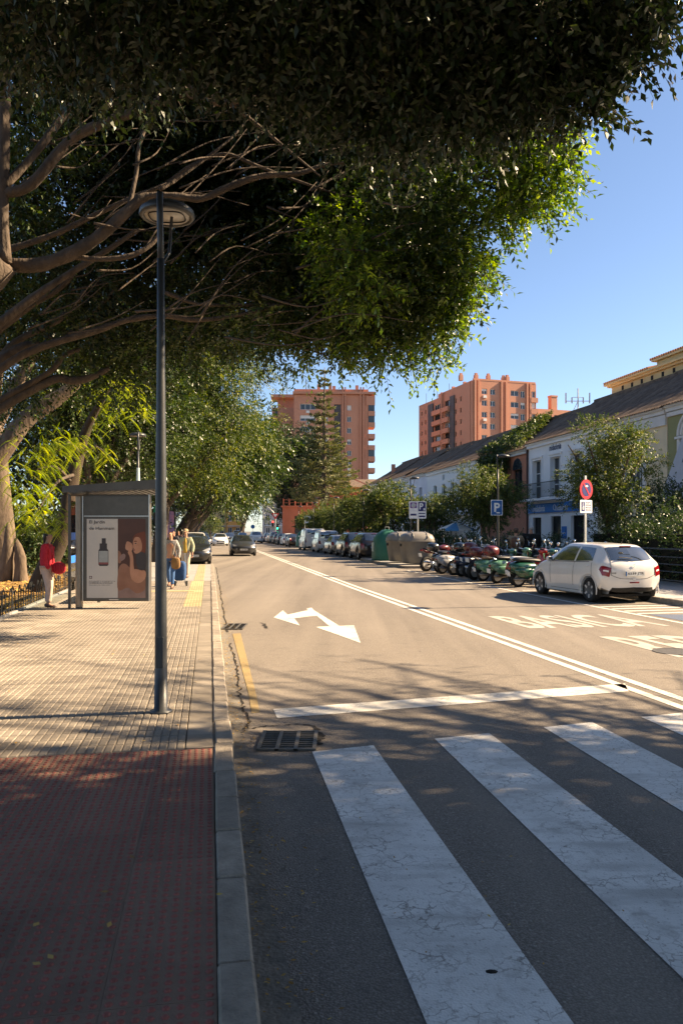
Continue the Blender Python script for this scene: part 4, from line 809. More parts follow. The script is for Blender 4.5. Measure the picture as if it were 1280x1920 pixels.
for i, (Y, s, lab) in enumerate(((56, 70, 'second fig tree beyond the black car, half hidden by the sunlit crown'), (72, 55, 'third fig tree along the left pavement, seen under the near crowns'), (90, 45, 'distant fig tree arching over the cars in the left lane'), (112, 40, 'farthest dark fig crown above the far end of the left lane'))):
    fig(lab, (kl(Y)-3.4, Y, .1), (kl(Y)+.2+(1.2 if i == 3 else 0), Y+1, 7.6 if i < 3 else 8.5), (5.2+i*.3, 6.5, 4.0), int(s*1.5), 1.35, 44, (.26, .13), 30+i, .36, K=7, L_=.7, zmin=-.9, nl=4)
# dark mass of the park behind the bed
for i, (x, Y, z, rx, rz_, lab) in enumerate(((-21, 44, 6, 6, 6, 'dark park tree far left behind the fig trunk'), (-16, 52, 5.5, 5.5, 5.5, 'dark bushy park tree seen left of the shelter post'), (-27, 38, 6, 6, 6, 'dark park tree at the extreme left behind the feathery leaves'), (-19, 66, 6.5, 7, 6.5, 'dark tall park tree behind the shelter poster'))):
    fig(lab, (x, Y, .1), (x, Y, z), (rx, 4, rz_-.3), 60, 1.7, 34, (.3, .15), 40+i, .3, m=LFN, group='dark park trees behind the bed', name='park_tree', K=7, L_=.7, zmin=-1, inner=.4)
for i in range(7):
    Y = 30+i*5.2; x = kl(Y)-7.6-1.2*(i % 2); g = np.random.default_rng(60+i); t = thing('shrub', ('low dark shrub in the bed, number %d counted back from the fig trunk' % (i+1)) if False else ['low dark shrub nearest the pale fig trunk', 'second low dark shrub back from the fig trunk', 'dark shrub in the bed behind the waiting woman', 'dark shrub behind the bus shelter glass', 'dark shrub further back behind the shelter poster', 'dark shrub deep in the bed behind the walking pair', 'farthest dark shrub of the garden bed'][i], 'shrub', (x, Y, .09), 0, 'shrubs in the garden bed')
    shift(limb(t, [(x, Y, .05), (x+.1, Y, .5), (x, Y+.1, 1.0)], [.06, .05, .03], 'stem', 3, 6), t)
    P, D = crown_pts((x, Y, 1.25), (2.2, 1.6, 1.1), 26, .6, 36, g, -1, .3); V, tt = leaves(P, D, g, .35, 7, (.16, .08), .2); shift(big_mesh('foliage', V, 4, LH, t, tt, 'stuff'), t)
# ---- feathery tree (bright fronds at the left)
tj = thing('feathery_tree', 'slender tree with bright yellow green feathery fronds beside the shelter', 'tree', (kl(21.5)-5.0, 21.5, .1))
BJ = Vector(tj.location); g = np.random.default_rng(77)
shift(limb(tj, [BJ, at(122, 990, 21.6), at(135, 900, 21.8), at(165, 800, 21.6), at(205, 730, 21)], [.28, .24, .2, .12, .04], 'trunk', 5, 9, mat('dark_bark', (.05, .034, .022), .95, scale=5, bump=.6, bscale=14)), tj)
FR = []; FD = []
for px, py, Y, rx, ry, n in ((110, 850, 19.5, 60, 40, 34), (60, 880, 19, 40, 50, 26), (140, 830, 20, 40, 30, 18), (75, 975, 18.6, 45, 28, 24), (35, 960, 18.6, 25, 40, 14), (105, 990, 18.8, 25, 20, 10), (220, 740, 20.5, 55, 35, 36), (265, 770, 20.5, 22, 28, 14), (195, 780, 20.2, 30, 30, 14), (195, 850, 20.4, 18, 16, 8), (70, 930, 19.2, 45, 30, 18), (15, 900, 19, 22, 40, 10)):
    for k in range(int(n*1.8)):
        p = at(px+g.normal(0, rx*.55), py-ry*.3+g.normal(0, ry*.5), Y+g.normal(0, .35)); FR.append(p); a = g.uniform(0, 6.28); FD.append(Vector((math.cos(a)*.8+.25, math.sin(a)*.6, g.uniform(-.55, .1))).normalized())
quads = []; tn = []; stems = MB()
for p, d in zip(FR, FD):
    Lf = g.uniform(.26, .46); sidev = d.cross(Vector((0, 0, 1))).normalized(); base_t = g.normal(.55, .2); prev = p
    for k in range(13):
        t_ = (k+1)/13; q = p+d*Lf*t_+Vector((0, 0, -.62*Lf*t_*t_)); wl = .115*math.sin(math.pi*(.12+.8*t_))*Lf/.45
        for s_ in (-1, 1):
            e = q+sidev*s_*wl+d*wl*.45+Vector((0, 0, -wl*.45)); wv = d*.012+Vector((0, 0, .004)); quads += [q, q.lerp(e, .5)+wv, e, q.lerp(e, .5)-wv]; tn.append(min(1, max(0, base_t+g.normal(0, .1))))
shift(big_mesh('fronds', np.array([tuple(q) for q in quads]), 4, LJ, tj, np.array(tn), 'stuff'), tj)
for a, c in (((135, 905, 21.8), (70, 880, 19.2)), ((150, 850, 21.7), (110, 845, 19.6)), ((140, 890, 21.8), (70, 960, 18.8)), ((190, 745, 21.1), (240, 735, 20.5)), ((150, 850, 21.7), (210, 860, 20.4))): A0, A1 = at(*a), at(*c); shift(limb(tj, [A0, A0.lerp(A1, .5)+Vector((0, 0, .25)), A1], [.06, .035, .012], 'branch', 4, 6), tj)

# ---- right-hand side: orange trees
def orange(label, x, Y, top, w, n, seed, leaf=(.10, .052), m=LO, ncl=46, zlo=1.6):
    t = thing('orange_tree', label, 'tree', (x, Y, .12), 0, 'orange trees on the right pavement'); g = np.random.default_rng(seed); zc = (top+zlo)/2
    shift(limb(t, [(x, Y, .05), (x+.05, Y, .9), (x-.05, Y+.05, zlo+.5)], [.13, .10, .09], 'trunk', 4, 8, BARK), t)
    for k in range(5): a = k*1.26+g.uniform(-.3, .3); shift(limb(t, [(x-.05, Y+.05, zlo+.3), (x+math.cos(a)*w*.2, Y+math.sin(a)*w*.2, zc), (x+math.cos(a)*w*.36, Y+math.sin(a)*w*.36, zc+(top-zc)*.5)], [.07, .05, .015], 'limb', 4, 6), t)
    P, D = crown_pts((x, Y, zc), (w/2*.86, w/2*.86, (top-zlo)/2*.9), ncl, w*.13, n, g, -.9, .35); V, tt = leaves(P, D, g, .38, 9, leaf, .15); shift(big_mesh('crown', V, 4, m, t, tt, 'stuff'), t); return t
orange('near orange tree with a sunlit top behind the no parking sign', 10.1, 29.2, 6.25, 4.2, 58, 81)
orange('low orange tree at the right edge behind the railing', 13.2, 29.5, 3.9, 3.6, 44, 82, m=LH, ncl=36, zlo=.9)
orange('orange tree behind the blue parking sign in front of the white houses', 8.4, 45.5, 5.75, 5.2, 52, 83, (.12, .062), ncl=56)
orange('small orange tree behind the motorcycles, left of the blue parking sign', 6.0, 52, 4.4, 3.6, 34, 84, (.13, .07), ncl=34)
for i, Y in enumerate((56, 62, 68, 74, 81, 88, 96)):
    x = cl_(Y)+8.9+.5*(i % 2); lab = ['first', 'second', 'third', 'fourth', 'fifth', 'sixth', 'seventh'][i]
    orange('%s orange tree of the row behind the right hand parked cars' % lab, x, Y, 5.2+.35*((i*7) % 3)-(.9 if i > 3 else 0), 5.2, 34, 90+i, (.17, .09), ncl=38, zlo=1.3)
# hedges
def hedge(label, pts, h, wd, n, seed, leaf=(.10, .05), m=LH):
    t = thing('hedge', label, 'hedge', (pts[0][0], pts[0][1], .12), 0, 'clipped hedges on the right'); g = np.random.default_rng(seed); P = []; D = []; core = MB()
    for a, b in zip(pts[:-1], pts[1:]):
        a, b = Vector(a), Vector(b); L_ = (b-a).length; k = int(n*L_); s = g.uniform(0, 1, k); u = norm(g.normal(size=(k, 3)))
        hh = h*(.9+.16*np.sin(s*L_*1.3+seed)); c = np.array(a)[None]*(1-s[:, None])+np.array(b)[None]*s[:, None]
        c = np.concatenate([c, .12+hh[:, None]*.5], 1); P.append(c+u*np.stack([np.full(k, wd/2), np.full(k, wd/2), hh*.5], 1)*g.uniform(.6, 1, (k, 1))); D.append(u+np.array([0, 0, .3]))
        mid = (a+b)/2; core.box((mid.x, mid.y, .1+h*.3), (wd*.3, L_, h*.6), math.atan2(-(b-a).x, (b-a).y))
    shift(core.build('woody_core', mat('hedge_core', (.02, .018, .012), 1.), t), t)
    V, tt = leaves(np.concatenate(P), np.concatenate(D), g, .26, 8, leaf, .05); shift(big_mesh('foliage', V, 4, m, t, tt, 'stuff'), t)
hedge('tall dark hedge behind the black railing at the right edge', [(cl_(7)+10.9, 7), (cl_(24)+10.7, 24), (cl_(30)+10.6, 30)], 2.6, 1.6, 260, 101)
hedge('low dark hedge behind the white hatchback and the motorcycles', [(cl_(30.5)+9.4, 30.5), (cl_(44)+9.2, 44)], 1.5, 1.2, 150, 102)
hedge('dark clipped hedge further back behind the waste containers', [(cl_(44.5)+9.2, 44.5), (cl_(70)+9.2, 70)], 1.7, 1.3, 90, 103, (.15, .08))
# ivy over the peach house roof and down its front
t = thing('ivy', 'green ivy spilling over the tiled roof and down the peach house', 'ivy', (fb(58), 58, 6.5)); g = np.random.default_rng(110); P = []; D = []
for k in range(2600):
    s = g.uniform(0, 1); a = 1.0; down = g.random() < .35
    if down: z = 7.4-abs(g.normal(0, 1.3)); a = g.uniform(1.5, 6.5); p = PEACHF.p(a, max(z, 4.4), g.uniform(.15, .7))
    else: v = g.uniform(0, 1); a = .3+8.4*s*(1-.72*v); p = PEACHF.p(a, 7.45+3.0*v+g.uniform(0, .45), .35-5.2*v)
    P.append(tuple(p)); D.append((g.normal(-.5, .5), g.normal(-.3, .5), g.normal(.25 if not down else -.5, .5)))
V, tt = leaves(np.array(P), np.array(D), g, .38, 7, (.17, .10), .3); shift(big_mesh('foliage', V, 4, LI, t, tt, 'stuff'), t)
shift(limb(t, [PEACHF.p(2.2, .0, .12), PEACHF.p(2.6, 4, .15), PEACHF.p(3.5, 7.3, .2)], [.07, .06, .04], 'stem', 4, 6), t)
# ---- conifer with whorled branches
xc, Yc = -2.5, 108; t = thing('conifer', 'tall slender conifer with tiers of whorled branches before the left tower', 'tree', (xc, Yc, .1)); g = np.random.default_rng(120); top = 24.6
shift(limb(t, [(xc, Yc, 0), (xc+.05, Yc, 9), (xc+.1, Yc, 17), (xc+.15, Yc, top)], [.42, .34, .2, .04], 'trunk', 4, 8, BARK2), t)
quads = []; tn = []
z = 6.6
while z < top-.3:
    f_ = (top-z)/(top-6); Rr = (5.3*f_**.95+.3)*g.uniform(.85, 1.1); nb = 7 if f_ > .3 else 5; a0 = g.uniform(0, 6.28)
    if z > 12: Rr *= .78
    for k in range(nb):
        a = a0+2*math.pi*k/nb+g.uniform(-.2, .2); R_ = Rr*g.uniform(.75, 1.12); d = Vector((math.cos(a), math.sin(a), 0)); S0 = Vector((xc+.1, Yc, z)); e = S0+d*R_+Vector((0, 0, -.05*R_+g.uniform(-.2, .5)))
        shift(limb(t, [S0, S0.lerp(e, .5)+Vector((0, 0, -.12*R_)), e], [.06, .045, .02], 'branch', 3, 5, BARK2), t)
        sd = Vector((-d.y, d.x, 0)); nn = int(14+R_*40)
        for q_ in range(nn):
            s = g.uniform(.18, 1)**.8; c = S0.lerp(e, s)+Vector((0, 0, -.12*R_*4*s*(1-s))); w_ = sd*g.normal(0, 1)*.42*R_*(.35+.3*math.sin(math.pi*s))*.5; c = c+w_+Vector((0, 0, g.uniform(-.1, .2)))
            dd = (d*.7+sd*(1 if w_.dot(sd) > 0 else -1)*.6+Vector((0, 0, g.uniform(-.2, .5)))).normalized()*g.uniform(.28, .5); wv = dd.cross(Vector((g.normal(), g.normal(), g.normal()))).normalized()*.075
            quads += [c, c+dd*.5+wv, c+dd, c+dd*.5-wv]; tn.append(min(1, max(0, g.normal(.5, .22))))
    z += g.uniform(.62, .95) if z < 14 else g.uniform(.8, 1.15)
shift(big_mesh('foliage', np.array([tuple(q) for q in quads]), 4, LP, t, np.array(tn), 'stuff'), t)
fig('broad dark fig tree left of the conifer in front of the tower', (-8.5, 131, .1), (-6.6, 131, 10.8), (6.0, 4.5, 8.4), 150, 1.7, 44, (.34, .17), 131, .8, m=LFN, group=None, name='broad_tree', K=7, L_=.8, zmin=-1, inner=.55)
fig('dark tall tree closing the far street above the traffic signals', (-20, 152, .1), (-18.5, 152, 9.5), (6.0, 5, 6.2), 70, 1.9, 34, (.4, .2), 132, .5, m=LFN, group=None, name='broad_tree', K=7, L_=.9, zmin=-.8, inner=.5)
fig('young pale street tree in front of the far yellow house', (-30.5, 180, .1), (-30.5, 180, 3.3), (2.6, 2.4, 2.2), 26, .9, 26, (.3, .16), 133, .15, m=LO, group=None, name='street_tree', K=6, L_=.6, zmin=-1, nl=4)
# ---- fig on the near right pavement, outside the frame, whose shade lies on the crossing
fig('large fig tree on the near right pavement shading the crossing', (13.6, 5.2, .12), (11.6, 4.0, 7.6), (5.4, 3.4, 3.2), 150, 1.25, 60, (.19, .095), 141, .5, inner=.2, zmin=-1)
tz = [o for o in COL.objects if o.get('label') == 'large fig tree on the near right pavement shading the crossing'][0]
g = np.random.default_rng(150); P, D = crown_pts((12.5, 4.2, 11.2), (4.6, 2.8, 2.6), 80, 1.3, 56, g, -1, .2); V, tt = leaves(P, D, g, .5, 8, (.19, .095), .2); shift(big_mesh('crown', V, 4, LF, tz, tt, 'stuff'), tz)
P, D = crown_pts((11.5, -4.5, 8.0), (6, 7.5, 3.6), 170, 1.7, 44, g, -1, .2); V, tt = leaves(P, D, g, .6, 8, (.25, .13), .2); shift(big_mesh('crown', V, 4, LF, tz, tt, 'stuff'), tz)  # unseen extra crown towards the camera side, added to block sky light
for k in range(56):               # long thin outer branches with sparse leaves
    y0 = 5.5+g.uniform(0, 1.2); S0 = Vector((12.8+g.uniform(-1, 1), y0, 4.2+g.uniform(0, 2.2))); e = Vector((10.0+g.uniform(-2.0, 4.0), 8.2+g.uniform(0, 4.4), 4.6+g.uniform(0, 3.6)))
    if k >= 22: e = Vector((9.5+g.uniform(-1.5, 3.5), 8.6+g.uniform(0, 3.8), 7.2+g.uniform(0, 3.0)))
    e = e; m1 = S0.lerp(e, .5)+Vector((g.normal(0, .4), 0, g.uniform(.1, .7)))
    shift(limb(tz, [S0, m1, e], [.055, .035, .012], 'branch', 5, 6), tz)
    n_ = 26; s = g.uniform(.35, 1.05, (n_, 1)); pts = np.array(S0)*(1-s)**2+2*np.array(m1)*s*(1-s)+np.array(e)*s*s; V, tt = leaves(pts+g.normal(0, .16, (n_, 3)), g.normal(size=(n_, 3))*.6+np.array([-.6, .1, -.1]), g, .42, 6, (.09, .042), .1); shift(big_mesh('crown', V, 4, LF, tz, tt, 'stuff'), tz)
# ---------------------------------------------------------------- street furniture
def lamp(label, x, y, z0, rz=0., group='disc headed street lamps', m=DSTEEL, hgt=4.62):
    t = thing('street_lamp', label, 'lamp', (x, y, z0), rz, group)
    MB().lathe([(.10, 0), (.10, .015), (.062, .02), (.056, .5), (.052, 1.1), (.05, 2.2), (.044, 2.6), (.036, hgt-1.2), (.034, hgt-.5)], n=16).build('pole', m, t, True)
    b = MB(); b.tube([(0, 0, hgt-.55), (0, -.02, hgt-.3), (0, -.035, hgt-.1), (0, -.04, hgt+.09)], .03, 8); b.tube([(0, .0, hgt-.55), (.05, .12, hgt-.4), (.05, .22, hgt-.03)], .016, 6); b.build('fork_arm', m, t, True)
    h = MB().lathe([(.0, .10), (.12, .098), (.21, .08), (.262, .04), (.27, .0), (.255, -.018), (.225, -.018), (.222, -.005)], (0, .25, hgt), n=28, sx=.96, sy=.96).build('lamp_head', m, t, True)
    MB().lathe([(.0, -.012), (.217, -.010), (.22, -.002)], (0, .25, hgt), n=28, sx=.96, sy=.96).build('diffuser', mat('lamp_diffuser', (.55, .52, .46), .35, scale=9, col2=(.4, .37, .32)), h, True)
    b = MB()
    for k in range(24):
        a0, a1 = 2*math.pi*k/24, 2*math.pi*(k+1)/24; P_ = lambda a: (.165*math.copysign(abs(math.cos(a))**.55, math.cos(a)), .25+.13*math.copysign(abs(math.sin(a))**.55, math.sin(a)), hgt-.016); b.tube([P_(a0), P_(a1)], .006, 4)
    b.build('gasket', BLK, h)
    MB().bbox((0, -.05, .55), (.07, .02, .28), .004).build('access_door', m, t)
    return t
lp = gnd(302, 1335, .13); lamp('near dark street lamp standing on the beige paving beside the kerb', lp.x, lp.y, .13, 0)
t = lamp('street lamp wrapped in pale stickers behind the bus shelter', kl(24)-2.4, 24, .13, .3); MB().lathe([(.055, 1.9), (.06, 2.3), (.052, 2.8), (.058, 3.2), (.046, 3.6)], n=10).build('sticker_wrap', mat('teal_stickers', (.25, .42, .45), .6, scale=14, col2=(.6, .62, .6)), t)
for i, (Y, lab) in enumerate(((18.8, 'street lamp just outside the frame at the right beside the hatchback'), (31, 'tall lamp carrying a blue parking sign behind the motorcycles'), (44, 'lamp standing behind the waste containers'), (57, 'lamp rising behind the brown black estate car'), (70, 'lamp behind the white pick up'), (83, 'lamp behind the white panel van'), (96, 'farthest lamp on the right, beside the white logo sign'))):
    lamp(lab, cl_(Y)+7.05, Y, .13, -1.2)
SWHITE = mat('sign_white', (.80, .80, .78), .4); SBLUE = mat('sign_blue', (.012, .10, .34), .4); SRED = mat('sign_red', (.50, .012, .02), .4); SPUR = mat('sign_purple', (.16, .06, .24), .45); SNAVY = mat('sign_navy', (.02, .02, .12), .4)
GALV = mat('galvanised_post', (.36, .37, .36), .5, metal=.6, scale=6, var=.15)
def plate(t, name, x0, x1, z0, z1, y, m, parent=None, th=.01, r=.03):
    pts = []
    for cx, cz, a0 in ((x1-r, z0+r, -90), (x1-r, z1-r, 0), (x0+r, z1-r, 90), (x0+r, z0+r, 180)):
        for k in range(4): a = math.radians(a0+30*k); pts.append((cx+r*math.cos(a), y, cz+r*math.sin(a)))
    return MB().prism(pts, (0, th, 0)).build(name, m, parent or t)
XZ = lambda x, y, z: Matrix(((1, 0, 0, x), (0, 0, 1, y), (0, 1, 0, z), (0, 0, 0, 1)))
# blue P sign
t = thing('parking_sign', 'blue square parking sign with a white letter P', 'sign', (cl_(31)+6.98, 30.86, .13), .12)
s = plate(t, 'border', -.24, .24, 2.26, 2.88, 0, SWHITE); s2 = plate(t, 'panel', -.215, .215, 2.285, 2.855, -.004, SBLUE, th=.003); text_part('letter', 'P', .24, .36, SWHITE, t, XZ(-.11, -.007, 2.40), .03)
plate(t, 'car_symbol', -.02, .13, 2.34, 2.39, -.007, SWHITE, th=.002, r=.015); MB().box((0, .03, 2.57), (.1, .04, .05)).build('clamp', GALV, t)
# double purple/navy sign
t = thing('parking_sign', 'white double sign with purple panel and navy letter P above the waste containers', 'sign', (cl_(42)+6.85, 41.6, .13), .1)
MB().tube([(0, .05, 0), (0, .05, 3.2)], .05, 8).build('post', GALV, t); plate(t, 'board', -.48, .46, 2.30, 3.23, 0, SWHITE)
plate(t, 'purple_panel', -.42, -.06, 2.86, 3.17, -.004, SPUR, th=.003); plate(t, 'navy_panel', .02, .42, 2.70, 3.19, -.004, SNAVY, th=.003); text_part('letter', 'P', .22, .34, SWHITE, t, XZ(.08, -.007, 2.79), .03)
MB().lathe([(.13, 0), (.115, 0)], (-.24, -.006, 3.01), 'y', 18).build('ring_symbol', SWHITE, t)
plate(t, 'text_line', -.40, -.08, 2.46, 2.56, -.004, SNAVY, th=.003, r=.01); plate(t, 'text_line', .05, .40, 2.55, 2.60, -.004, SNAVY, th=.003, r=.01); plate(t, 'text_line', .05, .40, 2.38, 2.46, -.004, SNAVY, th=.003, r=.01); plate(t, 'wheelchair_square', .30, .40, 2.74, 2.86, -.0075, SWHITE, th=.002, r=.01)
# no parking roundel with the disabled plate
t = thing('no_parking_sign', 'round red and blue no parking sign over a white disabled plate', 'sign', (cl_(24)+7.12, 24, .13), .62)
MB().box((0, .03, 1.68), (.08, .04, 3.36)).build('post', GALV, t)
MB().lathe([(.0, -.012), (.31, -.012), (.31, .008), (.0, .008)], (0, 0, 2.93), 'y', 32).build('red_disc', SRED, t, False)
MB().lathe([(.0, -.004), (.215, -.004), (.215, .0), (0, .0)], (0, -.014, 2.93), 'y', 32).build('blue_disc', SNAVY, t)
b = MB(); b.box((0, -.0225, 2.93), (.05, .004, .42), 0, 0, -.65); b.build('red_bar', SRED, t); b = MB(); b.box((-.035, -.026, 3.03), (.07, .003, .035)); b.add([(.0, -.026, 2.99), (.075, -.026, 3.03), (.0, -.026, 3.07)], [(0, 1, 2)]); b.build('white_arrow', SWHITE, t)
plate(t, 'white_plate', -.29, .29, 2.20, 2.60, -.004, SWHITE, th=.008); plate(t, 'wheelchair_panel', -.24, -.07, 2.25, 2.55, -.008, SNAVY, th=.003, r=.01)
b = MB(); b.lathe([(.05, 0), (.035, 0)], (-.15, -.01, 2.34), 'y', 14); b.box((-.165, -.0105, 2.44), (.02, .002, .12)); b.box((-.135, -.0105, 2.40), (.06, .002, .018)); b.lathe([(.0, 0), (.02, 0)], (-.165, -.0105, 2.515), 'y', 10); b.build('wheelchair_symbol', SWHITE, t)
for k, tx in enumerate(('EXCEPTO', 'PERSONAS', 'MOVILIDAD', 'REDUCIDA')): text_part('text_line', tx, .28, .055, SNAVY, t, XZ(-.03, -.008, 2.49-k*.075), .02)
# white sign with blue logo, far right
t = thing('logo_sign', 'small white square sign with a blue swirl logo above the far parked cars', 'sign', (cl_(92)+7.3, 92, .13), .1); MB().tube([(0, .05, 0), (0, .05, 3.4)], .05, 6).build('post', GALV, t); plate(t, 'board', -.05, .75, 2.55, 3.4, 0, SWHITE, th=.04)
MB().lathe([(.25, 0), (.12, 0)], (.35, -.006, 2.97), 'y', 18, 1.1, .8).build('swirl', SBLUE, t)
# traffic signal arch
xt, yt = cl_(118)+6.2, 118; t = thing('traffic_signal', 'arched traffic signal mast with red and green lights over the far road', 'traffic light', (xt, yt, .13))
MB().tube([(0, 0, 0), (0, 0, 3.6), (-.25, 0, 4.4), (-.9, 0, 5.1), (-1.8, 0, 5.5), (-3.2, 0, 5.6), (-4.2, 0, 5.55)], [.09, .085, .08, .075, .07, .06, .05], 8).build('mast', GALV, t, True)
for dx, z, col, nm in ((-.35, 3.0, (1, .04, .03), 'red_light'), (.35, 2.0, (.02, .9, .35), 'green_light')):
    b = MB(); b.bbox((dx, -.2, z-.25 if nm[0] == 'r' else z+.25), (.32, .26, .95), .04); h = b.build('signal_head', BLK, t); b = MB().lathe([(.0, -.02), (.12, -.02), (.12, .02)], (dx, -.34, z), 'y', 14); b.build(nm, mat(nm, col, .3, emit=(col, 2.5)), h)
    b = MB()
    for k in range(2): b.lathe([(0, -.012), (.11, -.012)], (dx, -.335, z+(-.3 if nm[0] == 'r' else .3)*(k+1)), 'y', 12)
    b.build('dark_lens', DSTEEL, h)
b = MB(); b.prism([(-.6, -.1, 4.3), (.6, -.1, 4.3), (0, -.1, 3.35)], (0, .03, 0)); b.build('give_way_plate', SRED, t); MB().prism([(-.32, -.115, 4.16), (.32, -.115, 4.16), (0, -.115, 3.66)], (0, .01, 0)).build('give_way_centre', SWHITE, t)
t = thing('blue_road_sign', 'small round blue road sign far down the road left of the signals', 'sign', (cl_(120)+2.9, 120, .1)); MB().tube([(0, .05, 0), (0, .05, 2.6)], .04, 6).build('post', GALV, t); MB().lathe([(0, -.01), (.32, -.01), (.32, .01), (0, .01)], (0, 0, 2.3), 'y', 20).build('disc', SBLUE, t)
t = thing('bus_stop_flag', 'green and dark flag sign on a post far along the left pavement', 'sign', (kl(46)-2.9, 46, .13)); MB().tube([(0, .05, 0), (0, .05, 3.2)], .045, 6).build('post', DSTEEL, t); plate(t, 'green_panel', -.62, -.02, 2.75, 3.15, 0, mat('sign_green', (.01, .25, .13), .5), th=.03); plate(t, 'dark_panel', -.62, -.02, 2.1, 2.74, 0, BLK, th=.03)
t = thing('advert_pillar', 'slim lit advertising pillar with blue and pink poster on the far left pavement', 'sign', (kl(52)-3.0, 52, .13)); MB().bbox((0, 0, 1.6), (1.1, .22, 3.2), .05).build('casing', DSTEEL, t); plate(t, 'poster', -.45, .45, 1.2, 2.95, -.125, mat('blue_pink_poster', (.05, .12, .40), .4, scale=2.2, col2=(.75, .35, .5)), th=.01)
t = thing('cafe_awning', 'white canvas awning over the far left pavement behind the walkers', 'awning', (kl(60)-4.2, 60, .13)); MB().add([(-1.6, -1.5, 2.5), (1.6, -1.5, 2.5), (1.6, 1.5, 3.1), (-1.6, 1.5, 3.1), (-1.6, -1.5, 2.2), (1.6, -1.5, 2.2)], [(0, 1, 2, 3), (4, 5, 1, 0)]).build('canvas', mat('white_canvas', (.75, .74, .72), .8), t)
for sx in (-1, 1): MB().tube([(sx*1.55, -1.4, 0), (sx*1.55, -1.4, 2.45)], .03, 6).build('pole', GALV, t)

# ---------------------------------------------------------------- hoop fence
t = thing('hoop_fence', 'low black iron hoop fence along the garden bed', 'fence', tuple(L2W(-4.15, 11.5, .08)), A_L)
hb = MB(); hw, hh = .11, .53
P1 = [(0, -hw, 0), (0, -hw, hh*.62), (0, -hw*.9, hh*.8), (0, -hw*.45, hh*.95), (0, 0, hh)]; P2 = [(a, -b, c) for a, b, c in P1]
for P_ in (P1, P2):
    for a, c in zip(P_[:-1], P_[1:]):
        a, c = Vector(a), Vector(c); m1 = (a+c)/2; d = c-a; hb.box(m1, (.012, .042, d.length+.02), 0, -math.atan2(d.y, d.z))
hb.tube([(0, hw, hh*.70), (0, hw+.10, hh*.86), (0, hw+.20, hh*.70)], .009, 5)
hm = bpy.data.meshes.new('hoop'); hm.from_pydata(hb.v, [], hb.f); hm.update(); hm.materials.append(mat('black_iron_paint', (.02, .022, .025), .45, scale=20, var=.3))
for k in range(46): link('hoop', hm, t, (0, k*.42, 0), rot=(0, rnd.gauss(0, .05), 0))
MB().box((0, 9.6, .12), (.008, 19.6, .02)).build('lower_rail', MATS['black_iron_paint'], t)
# ---------------------------------------------------------------- right railing
yr0, yr1 = 13.5, 30.0
t = thing('railing', 'black iron railing of horizontal bars in front of the dark hedge', 'railing', (cl_(yr0)+9.35, yr0, .12))
f_ = lambda y: Vector((cl_(y)-cl_(yr0)-.0, y-yr0, 0))
for z in (.16, .42, .64, .86, 1.10): MB().tube([f_(yr0+(yr1-yr0)*k/8)+Vector((0, 0, z)) for k in range(9)], .02 if z < 1 else .028, 6).build('rail', DSTEEL, t)
for k in range(10): y = yr0+(yr1-yr0)*k/9; MB().box(f_(y)+Vector((.04, 0, .56)), (.04, .06, 1.12)).build('post', DSTEEL, t)
# ---------------------------------------------------------------- bus shelter
a0 = at(157, 1000, 16.5); SB = Vector((a0.x, 16.5, .13)); rzS = .0
SGREY = mat('shelter_grey', (.10, .092, .082), .38, metal=.3, scale=4, var=.15, spec=.5); BRONZE = mat('shelter_post_metal', (.30, .245, .19), .35, metal=.75, scale=5, var=.15)
t = thing('bus_shelter', 'grey metal and glass bus shelter with an advertising panel at its near end', 'bus shelter', SB, 0)
ud = Vector((-.1735, 1, 0)).normalized(); ua = Vector((1, 0, 0))
def sh(x, y, z): return Vector((x, 0, z))+ud*y
MB().bbox((-.09, 0, 1.2), (.13, .15, 2.42), .03).build('post', BRONZE, t); q = sh(-.10, 4.0, 0); MB().bbox((q.x, q.y, 1.2), (.12, .12, 2.4), .03).build('post', BRONZE, t)
MB().lathe([(.0, 2.38), (.17, 2.39), (.2, 2.43), (.2, 2.50), (.16, 2.54), (0, 2.55)], (-.09, 0, 0), n=20).build('post_cap', SGREY, t, True)
rb = MB(); nr = 14
for k in range(nr):
    xa, xb = -.35+(1.92)*k/nr, -.35+(1.92)*(k+1)/nr; za = 2.47+.07*(k/nr); h = .018
    for (x0, x1, zz) in ((xa, xa+(xb-xa)*.5, za+h), (xa+(xb-xa)*.5, xb, za-h)):
        A_, B_, C_, D_ = sh(x0, -.18, zz), sh(x1, -.18, zz), sh(x1, 4.4, zz+.10), sh(x0, 4.4, zz+.10); e = Vector((0, 0, .05)); rb.add([A_, B_, C_, D_, A_+e, B_+e, C_+e, D_+e], [(3, 2, 1, 0), (4, 5, 6, 7), (0, 1, 5, 4), (2, 3, 7, 6), (1, 2, 6, 5), (3, 0, 4, 7)])
ro = rb.build('roof', SGREY, t)
eb = MB(); A_, B_ = sh(-.42, -.2, 2.46), sh(1.6, -.2, 2.53); eb.add([A_, B_, B_+Vector((-.05, 0, .20)), A_+Vector((0, 0, .13)), A_+Vector((0, .06, 0)), B_+Vector((0, .06, 0)), B_+Vector((-.05, .06, .20)), A_+Vector((0, .06, .13))], [(0, 1, 2, 3), (7, 6, 5, 4), (3, 2, 6, 7), (1, 5, 6, 2), (0, 4, 5, 1)]); eb.build('roof_edge', SGREY, ro)
